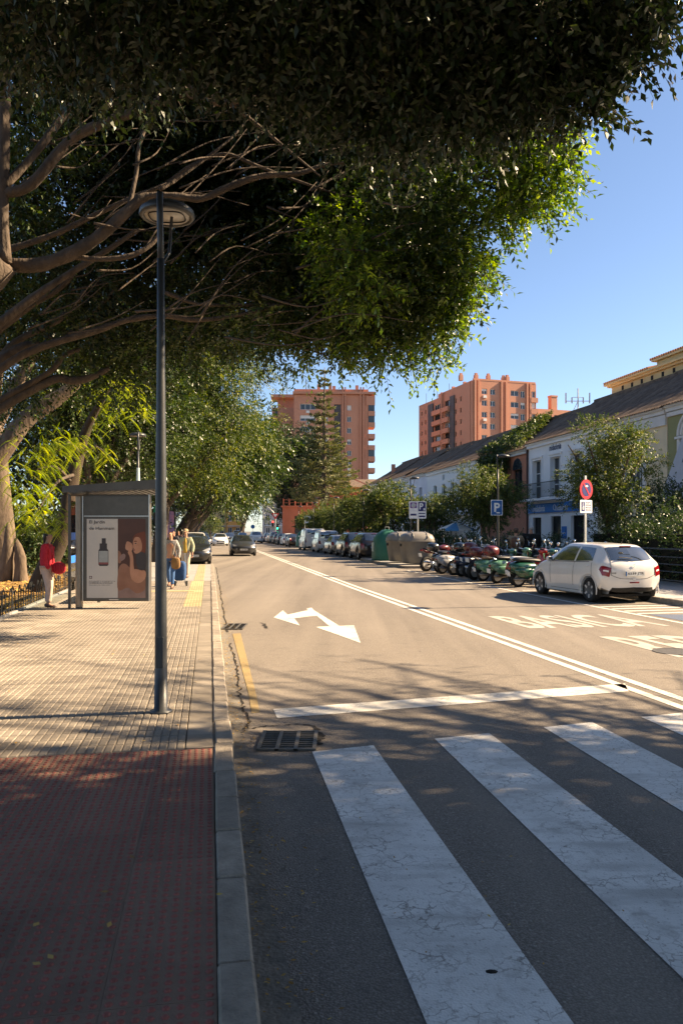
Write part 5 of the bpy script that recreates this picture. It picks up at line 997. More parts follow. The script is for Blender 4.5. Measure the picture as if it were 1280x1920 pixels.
# advertising panel
pf = MB(); PW, PH, z0 = 1.43, 2.27, .15; pf.bbox((PW/2, .02, z0+PH/2), (PW, .16, PH), .02); pan = pf.build('advert_panel', SGREY, t)
for x in (.012, PW-.012): MB().box((x, -.075, z0+PH/2), (.022, .03, PH-.01)).build('frame_edge', ALU, pan)
MB().box((PW/2, -.067, z0+PH-.46), (PW-.06, .012, .02)).build('frame_edge', ALU, pan)
MB().bbox((PW/2, -.065, z0+PH-.24), (PW-.07, .01, .40), .004).build('header_plate', mat('header_grey', (.085, .078, .068), .3, metal=.2, spec=.5), pan)
zp0, zp1 = z0+.07, z0+PH-.52; xs = .09; xe = PW-.09; xm = xs+.56*(xe-xs)-.04
yy = -.064
PCREAM = mat('poster_cream', (.58, .53, .47), .35, scale=1.5, var=.06); PDARK = mat('poster_dark_brown', (.055, .020, .012), .3, scale=1.5, col2=(.10, .035, .02)); PSKIN = mat('poster_skin', (.55, .28, .17), .35, scale=4, col2=(.42, .19, .105)); PSKIN2 = mat('poster_skin_shade', (.24, .105, .06), .35, scale=3, col2=(.32, .15, .09)); PHAIR = mat('poster_hair', (.16, .04, .015), .35); PINK = mat('poster_ink', (.05, .04, .04), .4); PGREY = mat('poster_label', (.36, .37, .35), .4); PRED = mat('poster_red', (.28, .09, .08), .4); PLAC = mat('poster_pink_grey', (.20, .12, .10), .35, scale=2.5, col2=(.30, .19, .16))
po = MB().quad((xs, yy, zp0), (xm, yy, zp0), (xm, yy, zp1), (xs, yy, zp1)).build('poster', PCREAM, pan)
def flat(name, pts, m, d=1): return MB().poly([(x, yy-.0012*d, z) for x, z in pts][::1]).build(name, m, po)
H_ = zp1-zp0
def pp(u, v): return xs+(xe-xs)*u, zp0+H_*v       # poster coordinates 0..1
def fl(name, uv, m, d=1): return flat(name, [pp(*q) for q in uv], m, d)
um = (xm-xs)/(xe-xs)
fl('photo_ground', [(um, 0), (1, 0), (1, 1), (um, 1)], PDARK); fl('towel', [(um, 0), (1, 0), (1, .16), (.8, .20), (um, .13)], PLAC, 2)
def blob(name, pts, m, d, k=5):        # smooth closed outline
    P_ = [np.array(p) for p in pts]; n = len(P_); out = []
    for i in range(n):
        p0, p1, p2, p3 = P_[i-1], P_[i], P_[(i+1) % n], P_[(i+2) % n]
        for j in range(k): s_ = j/k; out.append(tuple(.5*((2*p1)+(-p0+p2)*s_+(2*p0-5*p1+4*p2-p3)*s_*s_+(-p0+3*p1-3*p2+p3)*s_**3)))
    return fl(name, out, m, d)
blob('shoulder', [(um+.005, .10), (um+.005, .33), (.58, .42), (.66, .43), (.78, .36), (.97, .33), (.99, .12), (.85, .06), (.7, .13)], PSKIN2, 3)
blob('upper_arm', [(.74, .30), (.80, .21), (.90, .19), (.995, .25), (.995, .34), (.88, .36), (.80, .36)], PSKIN, 4)
blob('forearm', [(.735, .32), (.735, .50), (.70, .58), (.755, .60), (.79, .52), (.80, .40), (.82, .28), (.78, .22)], PSKIN, 5)
blob('fist', [(.66, .62), (.665, .68), (.69, .715), (.75, .70), (.79, .655), (.77, .60), (.72, .595)], PSKIN, 6)
blob('hair', [(.78, .74), (.82, .80), (.92, .83), (.995, .82), (.995, .58), (.90, .60), (.84, .68)], PHAIR, 3)
blob('face', [(.785, .70), (.79, .665), (.775, .645), (.80, .63), (.795, .60), (.82, .565), (.87, .565), (.93, .60), (.94, .68), (.90, .76), (.83, .77), (.80, .74)], PSKIN, 6)
blob('brow', [(.80, .715), (.83, .725), (.86, .715), (.83, .71)], PHAIR, 7); blob('eye', [(.815, .69), (.835, .695), (.85, .688), (.833, .682)], PINK, 7); blob('lips', [(.795, .612), (.82, .615), (.825, .603), (.80, .598)], PRED, 7)
blob('dark_top', [(.84, .56), (.995, .56), (.995, .37), (.87, .37)], PINK, 4)
blob('hand', [(um+.005, .46), (um+.005, .57), (.54, .60), (.58, .57), (.60, .50), (.57, .44)], PSKIN2, 4); blob('glass_bowl', [(.56, .52), (.62, .56), (.66, .54), (.64, .49), (.58, .47)], PLAC, 5)
b0 = .20
fl('bottle', [(b0, .42), (b0, .60), (b0+.02, .625), (b0+.02, .69), (b0+.055, .69), (b0+.055, .755), (b0+.125, .755), (b0+.125, .69), (b0+.145, .69), (b0+.145, .625), (b0+.17, .60), (b0+.17, .42), (b0+.15, .405), (b0+.02, .405)], PINK, 2); fl('bottle_label', [(b0+.008, .45), (b0+.162, .45), (b0+.162, .595), (b0+.008, .595)], PGREY, 3); fl('bottle_band', [(b0+.006, .425), (b0+.164, .425), (b0+.164, .45), (b0+.006, .45)], PRED, 3)
def ptext(tx, u, v, w_, h_, bold=0., m=PINK): return text_part('poster_lettering', tx, w_, h_, m, po, XZ(pp(u, v)[0], yy-.003, pp(u, v)[1]), bold)
ptext('El Jardín', .045, .93, .33, .085, .012); ptext('de Hammam', .045, .862, .53, .065, .012)
fl('small_emblem', [(.045, .245), (.09, .245), (.09, .277), (.045, .277)], mat('emblem_maroon', (.08, .012, .03), .4), 2); fl('emblem_cross', [(.062, .25), (.073, .25), (.073, .272), (.062, .272)], PCREAM, 3); fl('emblem_cross', [(.05, .2565), (.085, .2565), (.085, .2655), (.05, .2655)], PCREAM, 4)
ptext('RITUALES Y COSMETICA', .04, .205, .56, .02); ptext('HAMMAM AL ANDALUS', .04, .182, .50, .024, .02); ptext('descubre la colección', .04, .158, .44, .02)
MB().box((PW/2-.05, -.066, z0+.035), (.2, .006, .02)).build('maker_plate', ALU, pan)
# glass rear wall
CG = bpy.data.materials.new('clear_glass'); CG.use_nodes = True; nt = CG.node_tree; nt.nodes.clear(); o1 = nt.nodes.new('ShaderNodeOutputMaterial'); g1 = nt.nodes.new('ShaderNodeBsdfTransparent'); g1.inputs[0].default_value = (.86, .90, .89, 1); g2 = nt.nodes.new('ShaderNodeBsdfGlossy'); g2.inputs['Roughness'].default_value = .03; fr = nt.nodes.new('ShaderNodeFresnel'); fr.inputs[0].default_value = 1.5; mx = nt.nodes.new('ShaderNodeMixShader'); nt.links.new(fr.outputs[0], mx.inputs[0]); nt.links.new(g1.outputs[0], mx.inputs[1]); nt.links.new(g2.outputs[0], mx.inputs[2]); nt.links.new(mx.outputs[0], o1.inputs[0])
def gl(y0_, y1_): A_, B_ = sh(-.30, y0_, .35), sh(-.30, y1_, .35); return MB().prism([A_, B_, B_+Vector((0, 0, 1.95)), A_+Vector((0, 0, 1.95))], (.012, 0, 0)).build('glass_pane', CG, t)
for k in range(3):
    g_ = gl(.05+k*1.35, 1.32+k*1.35)
    for z in (.95, 1.45): A_, B_ = sh(-.285, .05+k*1.35, z), sh(-.285, 1.32+k*1.35, z); MB().quad(A_, B_, B_+Vector((0, 0, .16)), A_+Vector((0, 0, .16))).build('blue_band', mat('bright_blue_film', (.02, .16, .62), .4), g_)
for k in range(4): q = sh(-.30, .02+k*1.35, 1.22); MB().box(q, (.05, .05, 2.44)).build('mullion', SGREY, t)
q = sh(.15, 2.2, .45); MB().bbox((q.x, q.y, .45), (.36, 2.4, .04), .01, A_L).build('bench_seat', BRONZE, t)
for yy2 in (1.3, 3.1): q = sh(.15, yy2, .22); MB().box(q, (.06, .06, .43)).build('bench_leg', SGREY, t)
# ---------------------------------------------------------------- waste containers
GBIN = mat('bin_green', (.015, .11, .07), .5, scale=2, col2=(.03, .15, .10)); YBIN = mat('bin_grey', (.13, .118, .10), .5, scale=2, col2=(.18, .165, .14)); YLID = mat('bin_lid_grey', (.20, .185, .165), .42, scale=2, var=.15)
def bell(label, x, y, rz):
    t = thing('waste_container', label, 'container', (x, y, .125), rz, 'waste containers on the island')
    secs = [(.0, .80, .72), (.1, .82, .74), (.9, .78, .70), (1.25, .70, .66), (1.5, .52, .58), (1.68, .26, .46), (1.72, .10, .40)]; v = []; f = []; n = 20
    for z, hx, hy in secs:
        for j in range(n): a = 2*math.pi*j/n; ca, sa = math.cos(a), math.sin(a); v.append((hx*math.copysign(abs(ca)**.55, ca), hy*math.copysign(abs(sa)**.55, sa), z))
    for i in range(len(secs)-1): f += [(i*n+j, i*n+(j+1) % n, (i+1)*n+(j+1) % n, (i+1)*n+j) for j in range(n)]
    f += [tuple(range(n-1, -1, -1)), tuple(range((len(secs)-1)*n, len(secs)*n))]; bo = obj('body', v, f, GBIN, t, True)
    for sy in (-1, 1): MB().lathe([(.0, -.02), (.12, -.02), (.14, .01), (.14, .03)], (0, sy*.66, 1.22), 'y', 16).build('bottle_hole', BLK, bo)
    MB().tube([(-.12, 0, 1.70), (-.1, 0, 1.86), (.1, 0, 1.86), (.12, 0, 1.70)], .02, 6).build('lifting_eye', GALV, t)
    MB().box((-.815, 0, .75), (.02, .5, .5)).build('sticker', mat('pale_sticker', (.4, .5, .45), .6, scale=9, var=.3), t)
def dome(label, x, y, rz):
    t = thing('waste_container', label, 'container', (x, y, .125), rz, 'waste containers on the island')
    v = []; f = []; n = 24; secs = [(.06, .62, .56), (.12, .66, .60), (.6, .74, .68), (1.08, .80, .74), (1.12, .83, .77), (1.17, .83, .77), (1.18, .80, .74)]
    for z, hx, hy in secs:
        for j in range(n): a = 2*math.pi*j/n; ca, sa = math.cos(a), math.sin(a); v.append((hx*math.copysign(abs(ca)**.5, ca), hy*math.copysign(abs(sa)**.5, sa), z))
    for i in range(len(secs)-1): f += [(i*n+j, i*n+(j+1) % n, (i+1)*n+(j+1) % n, (i+1)*n+j) for j in range(n)]
    f += [tuple(range(n-1, -1, -1))]; obj('tub', v, f, YBIN, t, True)
    v = []; f = []; secs = [(1.185, .82, .76), (1.28, .815, .75), (1.45, .72, .66), (1.55, .52, .5), (1.60, .25, .25), (1.61, .02, .02)]
    for z, hx, hy in secs:
        for j in range(n): a = 2*math.pi*j/n; ca, sa = math.cos(a), math.sin(a); v.append((hx*math.copysign(abs(ca)**.5, ca), hy*math.copysign(abs(sa)**.6, sa), z))
    for i in range(len(secs)-1): f += [(i*n+j, i*n+(j+1) % n, (i+1)*n+(j+1) % n, (i+1)*n+j) for j in range(n)]
    lid = obj('lid', v, f, YLID, t, True)
    for sx in (-.35, .35): MB().tube([(sx, -.74, 1.30), (sx, -.60, 1.49), (sx, -.2, 1.60), (sx, .3, 1.59), (sx, .74, 1.30)], .035, 6).build('lid_rib', YLID, lid, True)
    for sx in (-1, 1): MB().lathe([(.0, -.05), (.07, -.05), (.07, .05), (0, .05)], (sx*.80, 0, .95), 'x', 12).build('trunnion', BLK, t)
bell('green bell shaped bottle bank at the far end of the container island', cl_(43.4)+5.55, 43.4, .18); dome('grey dome lidded waste container, the middle of the three', cl_(40.3)+5.62, 40.3, .18); dome('grey dome lidded waste container nearest the motorcycles', cl_(38.0)+5.72, 38.0, .18)
bell('second green bottle bank far off in front of the white panel van', cl_(80)+5.6, 80.5, .18)
# parasol behind the bins
t = thing('parasol', 'light blue and white parasol behind the waste containers', 'parasol', (cl_(47)+9.4+1.2, 47, .13)); v = [(0, 0, 2.2)]+[(1.1*math.cos(k*math.pi/4), 1.1*math.sin(k*math.pi/4), 1.75) for k in range(8)]
for k in range(8): obj('canopy_panel', [v[0], v[1+k], v[1+(k+1) % 8], tuple(Vector(v[1+k])-Vector((0, 0, .12))), tuple(Vector(v[1+(k+1) % 8])-Vector((0, 0, .12)))], [(0, 1, 2), (1, 3, 4, 2)], mat('parasol_blue', (.10, .32, .65), .7) if k % 2 else WHT, t)
MB().tube([(0, 0, 0), (0, 0, 2.2)], .02, 6).build('pole', GALV, t)
# ---------------------------------------------------------------- vehicles
def paint(name, c, metal=.0, rough=.28, coat=.8): return mat(name, c, rough, scale=1.5, var=.06, metal=metal, coat=coat, spec=.5)
HLAMP = mat('headlamp_lens', (.55, .56, .57), .08, metal=.5, scale=14, col2=(.25, .26, .27)); PLATE = mat('number_plate', (.72, .72, .68), .45); PINKK = mat('plate_ink', (.015, .015, .02), .5); RIM = mat('alloy_rim', (.55, .55, .55), .4, metal=.35, var=.1); DARKRIM = mat('dark_rim', (.10, .10, .10), .5)
CARGL = mat('car_glass', (.02, .024, .026), .04, scale=2, var=.3, spec=1.0, coat=1.0); CARGL.node_tree.nodes['Principled BSDF'].inputs['IOR'].default_value = 1.9
def car_ctrl(p):
    L, W, H, g = p['L'], p['W'], p['H'], p.get('g', .19); zb, zc, zn = p['zb'], p['zc'], p['zn']; x0, x1, r0, r1, zr = p['x0'], p['x1'], p['r0'], p['r1'], p['zr']; yr = p.get('yr', .66); xm = (x1+r0)/2; fw, rw = p['fw'], p['rw']; rf = p.get('rf', 0.)
    bo = p.get('bo', .0)
    G = [
     [(.42, .80, g), (.34, .84, .34), (.30, .86, .42), (.22, .74, g+.07), (.11, .52, g+.02), (.06, .28, g), (.05, 0, g)],
     [(.45, .88, g), (.36, .92, .40), (.30, .92, .50), (.19, .80, .50), (.06, .54, .48), (.01, .28, .48), (0, 0, .48)],
     [(.55, .93, g), (.48, .97, .42), (.42, .97, zn-.14), (.33, .85, zn-.03), (.17, .57, zn-.01), (.10, .3, zn+.01), (.08, 0, zn+.015)],
     [(fw, .95, g), (fw, 1, .42), (fw, .99, zn-.06), (fw-.04, .90, zn+(zc-zn)*.55), (fw-.12, .62, zn+(zc-zn)*.72), (fw-.15, .32, zn+(zc-zn)*.78), (fw-.16, 0, zn+(zc-zn)*.8)],
     [(x0+.12, .95, g), (x0+.1, 1, .42), (x0+.08, .99, .70), (x0+.05, .93, zb), (x0, .78, zc), (x0-.07, .42, zc+.02), (x0-.10, 0, zc+.03)],
     [(x1, .95, g), (x1, 1, .42), (x1, .995, .70), (x1, .945, zb+.02), (x1, yr, H-.085), (x1-.05, .36, H-.03), (x1-.07, 0, H-.02)],
     [(xm, .95, g), (xm, 1, .42), (xm, 1, .70), (xm, .95, zb+.03), (xm, yr+.01, H-.06), (xm, .36, H-.01), (xm, 0, H)],
     [(r0, .95, g), (r0, 1, .42), (r0, 1, .70), (r0, .945, zb+.06), (r0, yr-.02+bo, H-.11+bo*.2), (r0+.06, .35, H-.06), (r0+.08, 0, H-.05)],
     [(L-.45, .94, g), (L-.30, .97, .42), (L-.26, .97, .72), (L-.22, .91, zr-.02), (r1, .68+bo, zr), (r1+.05, .35, zr-.005), (r1+.06, 0, zr-.005)],
     [(L-.42, .90, g), (L-.24, .94, .42), (L-.17, .93, .58), (L-.12, .83, .62), (L-.05, .60, .61), (L-.01, .3, .60), (L, 0, .60)],
     [(L-.40, .84, g), (L-.30, .88, .32), (L-.24, .87, .38), (L-.17, .76, .34), (L-.10, .56, .29), (L-.07, .3, .28), (L-.06, 0, .28)]]
    return np.array([[(x, y*W, z) for x, y, z in r] for r in G])
def cr(P, t):                       # Catmull-Rom on axis 0 for an array of parameters
    n = len(P); i = np.clip(np.floor(t).astype(int), 0, n-2); f = (t-i)[:, None, None] if P.ndim == 3 else (t-i)[:, None]
    p0, p1, p2, p3 = P[np.clip(i-1, 0, n-1)], P[i], P[i+1], P[np.clip(i+2, 0, n-1)]
    T = .42
    m1, m2 = T*(p2-p0), T*(p3-p1); return (2*f**3-3*f**2+1)*p1+(f**3-2*f**2+f)*m1+(-2*f**3+3*f**2)*p2+(f**3-f**2)*m2
class Car:
    def __init__(s, p): s.p = p; s.G = car_ctrl(p); s.L = p['L']
    def grid(s, S_, T_): A = cr(s.G, np.asarray(S_, float)); return np.swapaxes(cr(np.swapaxes(A, 0, 1), np.asarray(T_, float)), 0, 1)
    def pt(s, a, t): return s.grid([a], [t])[0, 0]
    def loc(s, q, sgn=1): return Vector((sgn*q[1], s.L/2-q[0], q[2]))
    def nrm(s, a, t):
        e = .03; a0, a1 = max(a-e, 0), min(a+e, 10); t0, t1 = max(t-e, 0), min(t+e, 6); u = s.pt(a1, t)-s.pt(a0, t); v = s.pt(a, t1)-s.pt(a, t0); n = np.cross(u, v); n = n/(np.linalg.norm(n)+1e-9); c = s.pt(a, t)-np.array([s.L/2, 0, .6])
        return n if np.dot(n, c*np.array([1, 1.5, 1])) > 0 else -n
    def patch(s, name, cs, m, parent, off=.006, ns=8, nt=6, both=False, sgn=1):     # cs: four (s,t) corners, or sgn=0 for a patch across the middle
        b = MB(); sides = (1, -1) if sgn == 0 else (sgn,)
        for sg in sides:
            v = []
            for i in range(ns+1):
                for j in range(nt+1):
                    u, w = i/ns, j/nt; q = [(1-u)*(1-w)*cs[0][k]+u*(1-w)*cs[1][k]+u*w*cs[2][k]+(1-u)*w*cs[3][k] for k in (0, 1)]; P_ = s.pt(*q)+s.nrm(*q)*off; v.append(s.loc(P_, sg))
            f = [(i*(nt+1)+j, (i+1)*(nt+1)+j, (i+1)*(nt+1)+j+1, i*(nt+1)+j+1) for i in range(ns) for j in range(nt)]; b.add(v, f)
        return b.build(name, m, parent, True)
    def line(s, name, pts, m, parent, sgn, w=.004, off=.003):
        P_ = []
        for (a, c) in zip(pts[:-1], pts[1:]):
            for k in range(6): q = (a[0]+(c[0]-a[0])*k/6, a[1]+(c[1]-a[1])*k/6); P_.append(s.loc(s.pt(*q)+s.nrm(*q)*off, sgn))
        return MB().tube(P_, w, 4, False).build(name, m, parent)
def wheel_mesh(R, wd, spokes, det):
    n = 24 if det else 14; ty = MB().lathe([(R*.66, -wd/2), (R*.9, -wd/2), (R*.985, -wd*.4), (R, -wd*.25), (R, wd*.25), (R*.985, wd*.4), (R*.9, wd/2), (R*.66, wd/2), (R*.62, wd*.2), (R*.62, -wd*.2)], (0, 0, 0), 'x', n)
    rm = MB().lathe([(.0, wd*.10), (R*.62, wd*.10), (R*.66, wd*.46), (R*.70, wd*.50), (R*.70, wd*.44)], (0, 0, 0), 'x', n); sp = MB()
    for k in range(spokes):
        a = 2*math.pi*k/spokes; M_ = Euler((a, 0, 0)).to_matrix()
        v = [M_@Vector((x, y, z)) for x, y, z in ((wd*.40, -R*.10, R*.1), (wd*.40, R*.10, R*.1), (wd*.49, R*.075, R*.66), (wd*.49, -R*.075, R*.66), (wd*.15, -R*.085, R*.1), (wd*.15, R*.085, R*.1), (wd*.2, R*.045, R*.66), (wd*.2, -R*.045, R*.66))]
        sp.add(v, [(0, 1, 2, 3), (0, 4, 5, 1), (1, 5, 6, 2), (2, 6, 7, 3), (3, 7, 4, 0)])
    sp.lathe([(R*.14, wd*.1), (R*.14, wd*.42), (0, wd*.43)], (0, 0, 0), 'x', 12)
    return ty, rm, sp
def car(label, p, x, y, rz, pm, det=1, group='cars parked along the right kerb', plate='1234 BCD', name='parked_car', windows=True, cat='car', rack=False, z=0., glass=None, roofm=None):
    C_ = Car(p); glass = glass or CARGL; L, Wd = p['L'], p['W']; t = thing(name, label, cat, (x, y, z), rz, group)
    ns, nt = ((140, 40) if det > 1 else (84, 26) if det else (50, 16)); Sx = np.linspace(0, 10, ns); Tx = np.linspace(0, 6, nt); Gr = C_.grid(Sx, Tx).copy()
    R = p.get('R', .31); ra = R+.055
    for xw in (p['fw'], p['rw']):
        d = np.hypot(Gr[..., 0]-xw, Gr[..., 2]-R); ins = (d < ra) & (Gr[..., 1] > Wd*.7); near = (d >= ra) & (d < ra+.05) & (Gr[..., 1] > Wd*.7)
        Gr[..., 1] = np.where(ins, Wd*.55, Gr[..., 1])
    v = []
    for sg in (1, -1): v += [C_.loc(q, sg) for q in Gr.reshape(-1, 3)]
    f = []
    for sg in (0, 1):
        o = sg*ns*nt
        for i in range(ns-1):
            for j in range(nt-1): q = (o+i*nt+j, o+(i+1)*nt+j, o+(i+1)*nt+j+1, o+i*nt+j+1); f.append(q if sg else q[::-1])
    for i in range(ns-1): f.append((i*nt, (i+1)*nt, ns*nt+(i+1)*nt, ns*nt+i*nt))
    bm = bmesh.new(); me = bpy.data.meshes.new('body'); me.from_pydata([tuple(q) for q in v], [], f); bm.from_mesh(me); bmesh.ops.remove_doubles(bm, verts=bm.verts, dist=.0008); bmesh.ops.recalc_face_normals(bm, faces=bm.faces); bm.to_mesh(me); bm.free(); me.materials.append(pm); me.polygons.foreach_set('use_smooth', [True]*len(me.polygons)); body = link('body', me, t)
    # underbody and wheel arches
    b = MB(); b.box((0, 0, p.get('g', .19)-.01), (Wd*1.66, L-.75, .06)); b.build('underbody', BLK, t)
    for sg in (1, -1):
        for xw in (p['fw'], p['rw']):
            arc = []
            for k in range(15):
                a = math.pi*(-.08+1.16*k/14); arc.append((xw-ra*math.cos(a), R+ra*math.sin(a)))
            P_ = [Vector((sg*(Wd*.985), L/2-a, b_)) for a, b_ in arc]
            MB().tube(P_, .016 if det else .02, 5).build('arch_trim', BLK if p.get('cladding') else pm, body)
    ty, rm, sp = wheel_mesh(R, .2, p.get('spokes', 5), det)
    for xw in (p['fw'], p['rw']):
        for sg in (1, -1):
            wh = bpy.data.objects.new('wheel', None); COL.objects.link(wh); wh.parent = t; wh.location = (sg*(Wd-.115), L/2-xw, R); wh.rotation_euler = (0, 0, 0 if sg > 0 else math.pi)
            ty.build('tyre', RUB, wh, True); r_ = rm.build('rim', DARKRIM, wh, True); sp.build('spokes', RIM, wh)
    # glass
    van = p.get('van', False)
    if windows:
        C_.patch('windscreen', ((4.06, 6), (4.97, 6), (4.93, 4.12), (4.12, 4.12)), glass, t, .006, 8, 8, sgn=0); C_.patch('rear_window', ((7.10, 6), (7.86, 6), (7.80, 4.18), (7.12, 4.18)) if not van else ((7.15, 5.9), (7.55, 5.9), (7.5, 4.3), (7.15, 4.3)), glass, t, .006, 8, 8, sgn=0)
        for sg in (1, -1):
            C_.patch('side_window', ((4.55, 3.12), (5.93, 3.12), (5.93, 3.88), (4.86, 3.86)), glass, t, .005, 10, 4, sgn=sg)
            if not van: C_.patch('side_window', ((6.05, 3.12), (p.get('sw', 7.15), 3.14), (p.get('sw', 7.15)-.22, 3.84), (6.05, 3.88)), glass, t, .005, 8, 4, sgn=sg)
            if p.get('qw'): C_.patch('quarter_window', ((7.22, 3.2), (7.62, 3.35), (7.45, 3.8), (7.1, 3.82)), glass, t, .005, 6, 4, sgn=sg)
    # lamps, plates, grille
    for sg in (1, -1):
        C_.patch('headlight', ((1.75, 3.2), (2.75, 2.55), (2.72, 3.1), (1.95, 4.3)), HLAMP, t, .008, 8, 5, sgn=sg); tl = p.get('tail', ((8.25, 2.75), (8.75, 2.6), (8.85, 3.7), (8.2, 3.75)))
        C_.patch('tail_light', tl, REDL, t, .012, 8, 6, sgn=sg)
    if det > 1:
        for sg in (1, -1): C_.patch('reversing_light', ((8.45, 3.0), (8.52, 2.95), (8.58, 3.55), (8.48, 3.6)), WHT, t, .016, 6, 4, sgn=sg)
    C_.patch('grille', ((.75, 6), (1.45, 6), (1.4, 4.3), (.85, 4.1)), BLK, t, .006, 5, 6, sgn=0); C_.patch('lower_intake', ((.15, 6), (.55, 6), (.5, 4.2), (.2, 3.9)), BLK, t, .006, 3, 6, sgn=0)
    C_.patch('rear_valance', ((9.55, 6), (10, 6), (10, 3.4), (9.62, 3.7)), BLK, t, .006, 4, 6, sgn=0)
    fr_ = C_.loc(C_.pt(.95, 6)); rr = C_.loc(C_.pt(8.62, 6)); pw = .26
    MB().box((0, fr_.y+.014, fr_.z), (.52, .012, .11)).build('number_plate', PLATE, t); q = MB().box((0, rr.y-.02, rr.z), (.52, .014, .115)); npl = q.build('number_plate', PLATE, t)
    text_part('plate_text', plate, .44, .075, PINKK, npl, XZ(-.20, rr.y-.029, rr.z-.038), .02)
    MB().box((-.245, rr.y-.0285, rr.z), (.03, .004, .11)).build('plate_band', SBLUE, npl)
    if det:
        text_part('plate_text', plate, .44, .075, PINKK, t, Matrix(((-1, 0, 0, .22), (0, 0, 1, fr_.y+.0215), (0, 1, 0, fr_.z-.038), (0, 0, 0, 1))), .02)
    e = .0
    for sg in (1, -1):
        if det:
            for pts in (((5.98, 3.05), (5.98, .4)), ((4.45, 3.05), (4.55, .4)), ((7.0, 3.0), (7.1, 2.0), (7.0, 1.2)), ((4.5, .42), (7.0, .42))): C_.line('panel_gap', pts, BLK, body, sg, .006, .0005)
            C_.line('beltline_trim', ((4.3, 3.06), (7.3, 3.08)), BLK, body, sg, .008, .004)
            for a in (5.75, 6.75): q = C_.loc(C_.pt(a, 2.72), sg); MB().bbox((q.x+sg*.012, q.y, q.z), (.03, .17, .03), .008).build('door_handle', pm, t)
        q = C_.loc(C_.pt(4.62, 3.1), sg); mr = MB(); mr.loft([(-.07, 0, .05, .04), (-.03, 0, .085, .062), (.04, 0, .075, .055), (.08, 0, .02, .02)], 12); o = mr.build('mirror', pm, t, True, (q.x+sg*.11, q.y+.03, q.z+.06)); MB().box((-sg*.07, 0, -.045), (.1, .03, .02)).build('mirror_arm', BLK, o)
        MB().quad((-.06, -.072, -.04), (.06, -.072, -.04), (.06, -.072, .04), (-.06, -.072, .04)).build('mirror_glass', CHR, o)
    if p.get('third', True): q = C_.loc(C_.pt(7.06, 6)); MB().bbox((0, q.y-.04, q.z-.005), (.30, .05, .022), .006).build('brake_light', REDL, t)
    if det > 1:
        for a in (8.55,): C_.line('tailgate_gap', ((7.05, 4.15), (7.9, 4.1), (8.3, 3.9), (8.75, 3.75), (8.95, 4.6), (9.0, 6)), BLK, body, 1, .006, .0005); C_.line('tailgate_gap', ((7.05, 4.15), (7.9, 4.1), (8.3, 3.9), (8.75, 3.75), (8.95, 4.6), (9.0, 6)), BLK, body, -1, .006, .0005)
        q = C_.loc(C_.pt(9.25, 6)); MB().bbox((0, q.y-.006, q.z+.0), (.26, .012, .03), .005).build('fog_light', REDL, t)
        q = C_.loc(C_.pt(7.72, 6)); MB().tube([(-.02, q.y-.05, q.z), (-.2, q.y-.03, q.z+.03), (-.36, q.y-.02, q.z+.035)], .011, 6).build('wiper', BLK, t)
        q = C_.loc(C_.pt(6.85, 6)); MB().tube([(0, q.y, q.z), (0, q.y-.22, q.z+.36)], [.008, .004], 5).build('aerial', BLK, t)
        q = C_.loc(C_.pt(8.12, 6)); b = MB(); b.tube([(-.03, q.y-.015, q.z-.06), (.0, q.y-.025, q.z-.03), (-.02, q.y-.02, q.z+.02), (.03, q.y-.02, q.z+.04)], .007, 5); b.build('emblem', CHR, t)
        q2 = C_.loc(C_.pt(8.5, 5)); text_part('badge', '208', .13, .035, CHR, t, XZ(-.62, rr.y+.02, rr.z+.0), .01)
    if rack:
        for sg in (1, -1): q0, q1 = C_.loc(C_.pt(5.2, 4.25), sg), C_.loc(C_.pt(6.95, 4.25), sg); MB().tube([q0, q0+Vector((0, 0, .05)), q1+Vector((0, 0, .05)), q1], .015, 6).build('roof_rail', ALU, t)
    return t
HATCH = dict(L=3.97, W=.87, H=1.46, zb=.93, zc=1.0, zn=.74, x0=.98, x1=1.80, r0=3.42, r1=3.86, zr=.98, fw=.78, rw=3.32, R=.31, spokes=6, sw=7.0, tail=((8.12, 2.45), (8.72, 2.55), (8.88, 3.5), (8.3, 3.95)))
GOLF = dict(L=4.26, W=.895, H=1.46, zb=.92, zc=1.0, zn=.72, x0=1.12, x1=1.98, r0=3.62, r1=4.12, zr=1.0, fw=.86, rw=3.49, R=.32)
SUV = dict(L=4.45, W=.92, H=1.66, g=.24, zb=1.06, zc=1.13, zn=.86, x0=1.14, x1=1.98, r0=3.9, r1=4.32, zr=1.10, fw=.88, rw=3.55, R=.35, cladding=1, qw=1)
ESTATE = dict(L=4.7, W=.92, H=1.52, zb=.97, zc=1.03, zn=.74, x0=1.22, x1=2.12, r0=4.22, r1=4.58, zr=1.02, fw=.92, rw=3.75, R=.34, qw=1)
SEDAN = dict(L=4.5, W=.89, H=1.45, zb=.92, zc=.99, zn=.72, x0=1.18, x1=2.0, r0=3.35, r1=4.1, zr=1.02, fw=.88, rw=3.56, R=.32)
VAN = dict(L=4.95, W=.97, H=1.95, g=.22, zb=1.15, zc=1.2, zn=.92, x0=.95, x1=1.75, r0=4.78, r1=4.9, zr=1.05, fw=.86, rw=3.95, R=.34, van=True, yr=.84, bo=.06, tail=((8.05, 2.9), (8.7, 2.75), (8.75, 3.3), (8.0, 3.35)))
SVAN = dict(L=4.35, W=.90, H=1.78, g=.2, zb=1.06, zc=1.12, zn=.86, x0=1.0, x1=1.75, r0=4.1, r1=4.26, zr=1.05, fw=.84, rw=3.5, R=.32, yr=.78, bo=.05, qw=1)
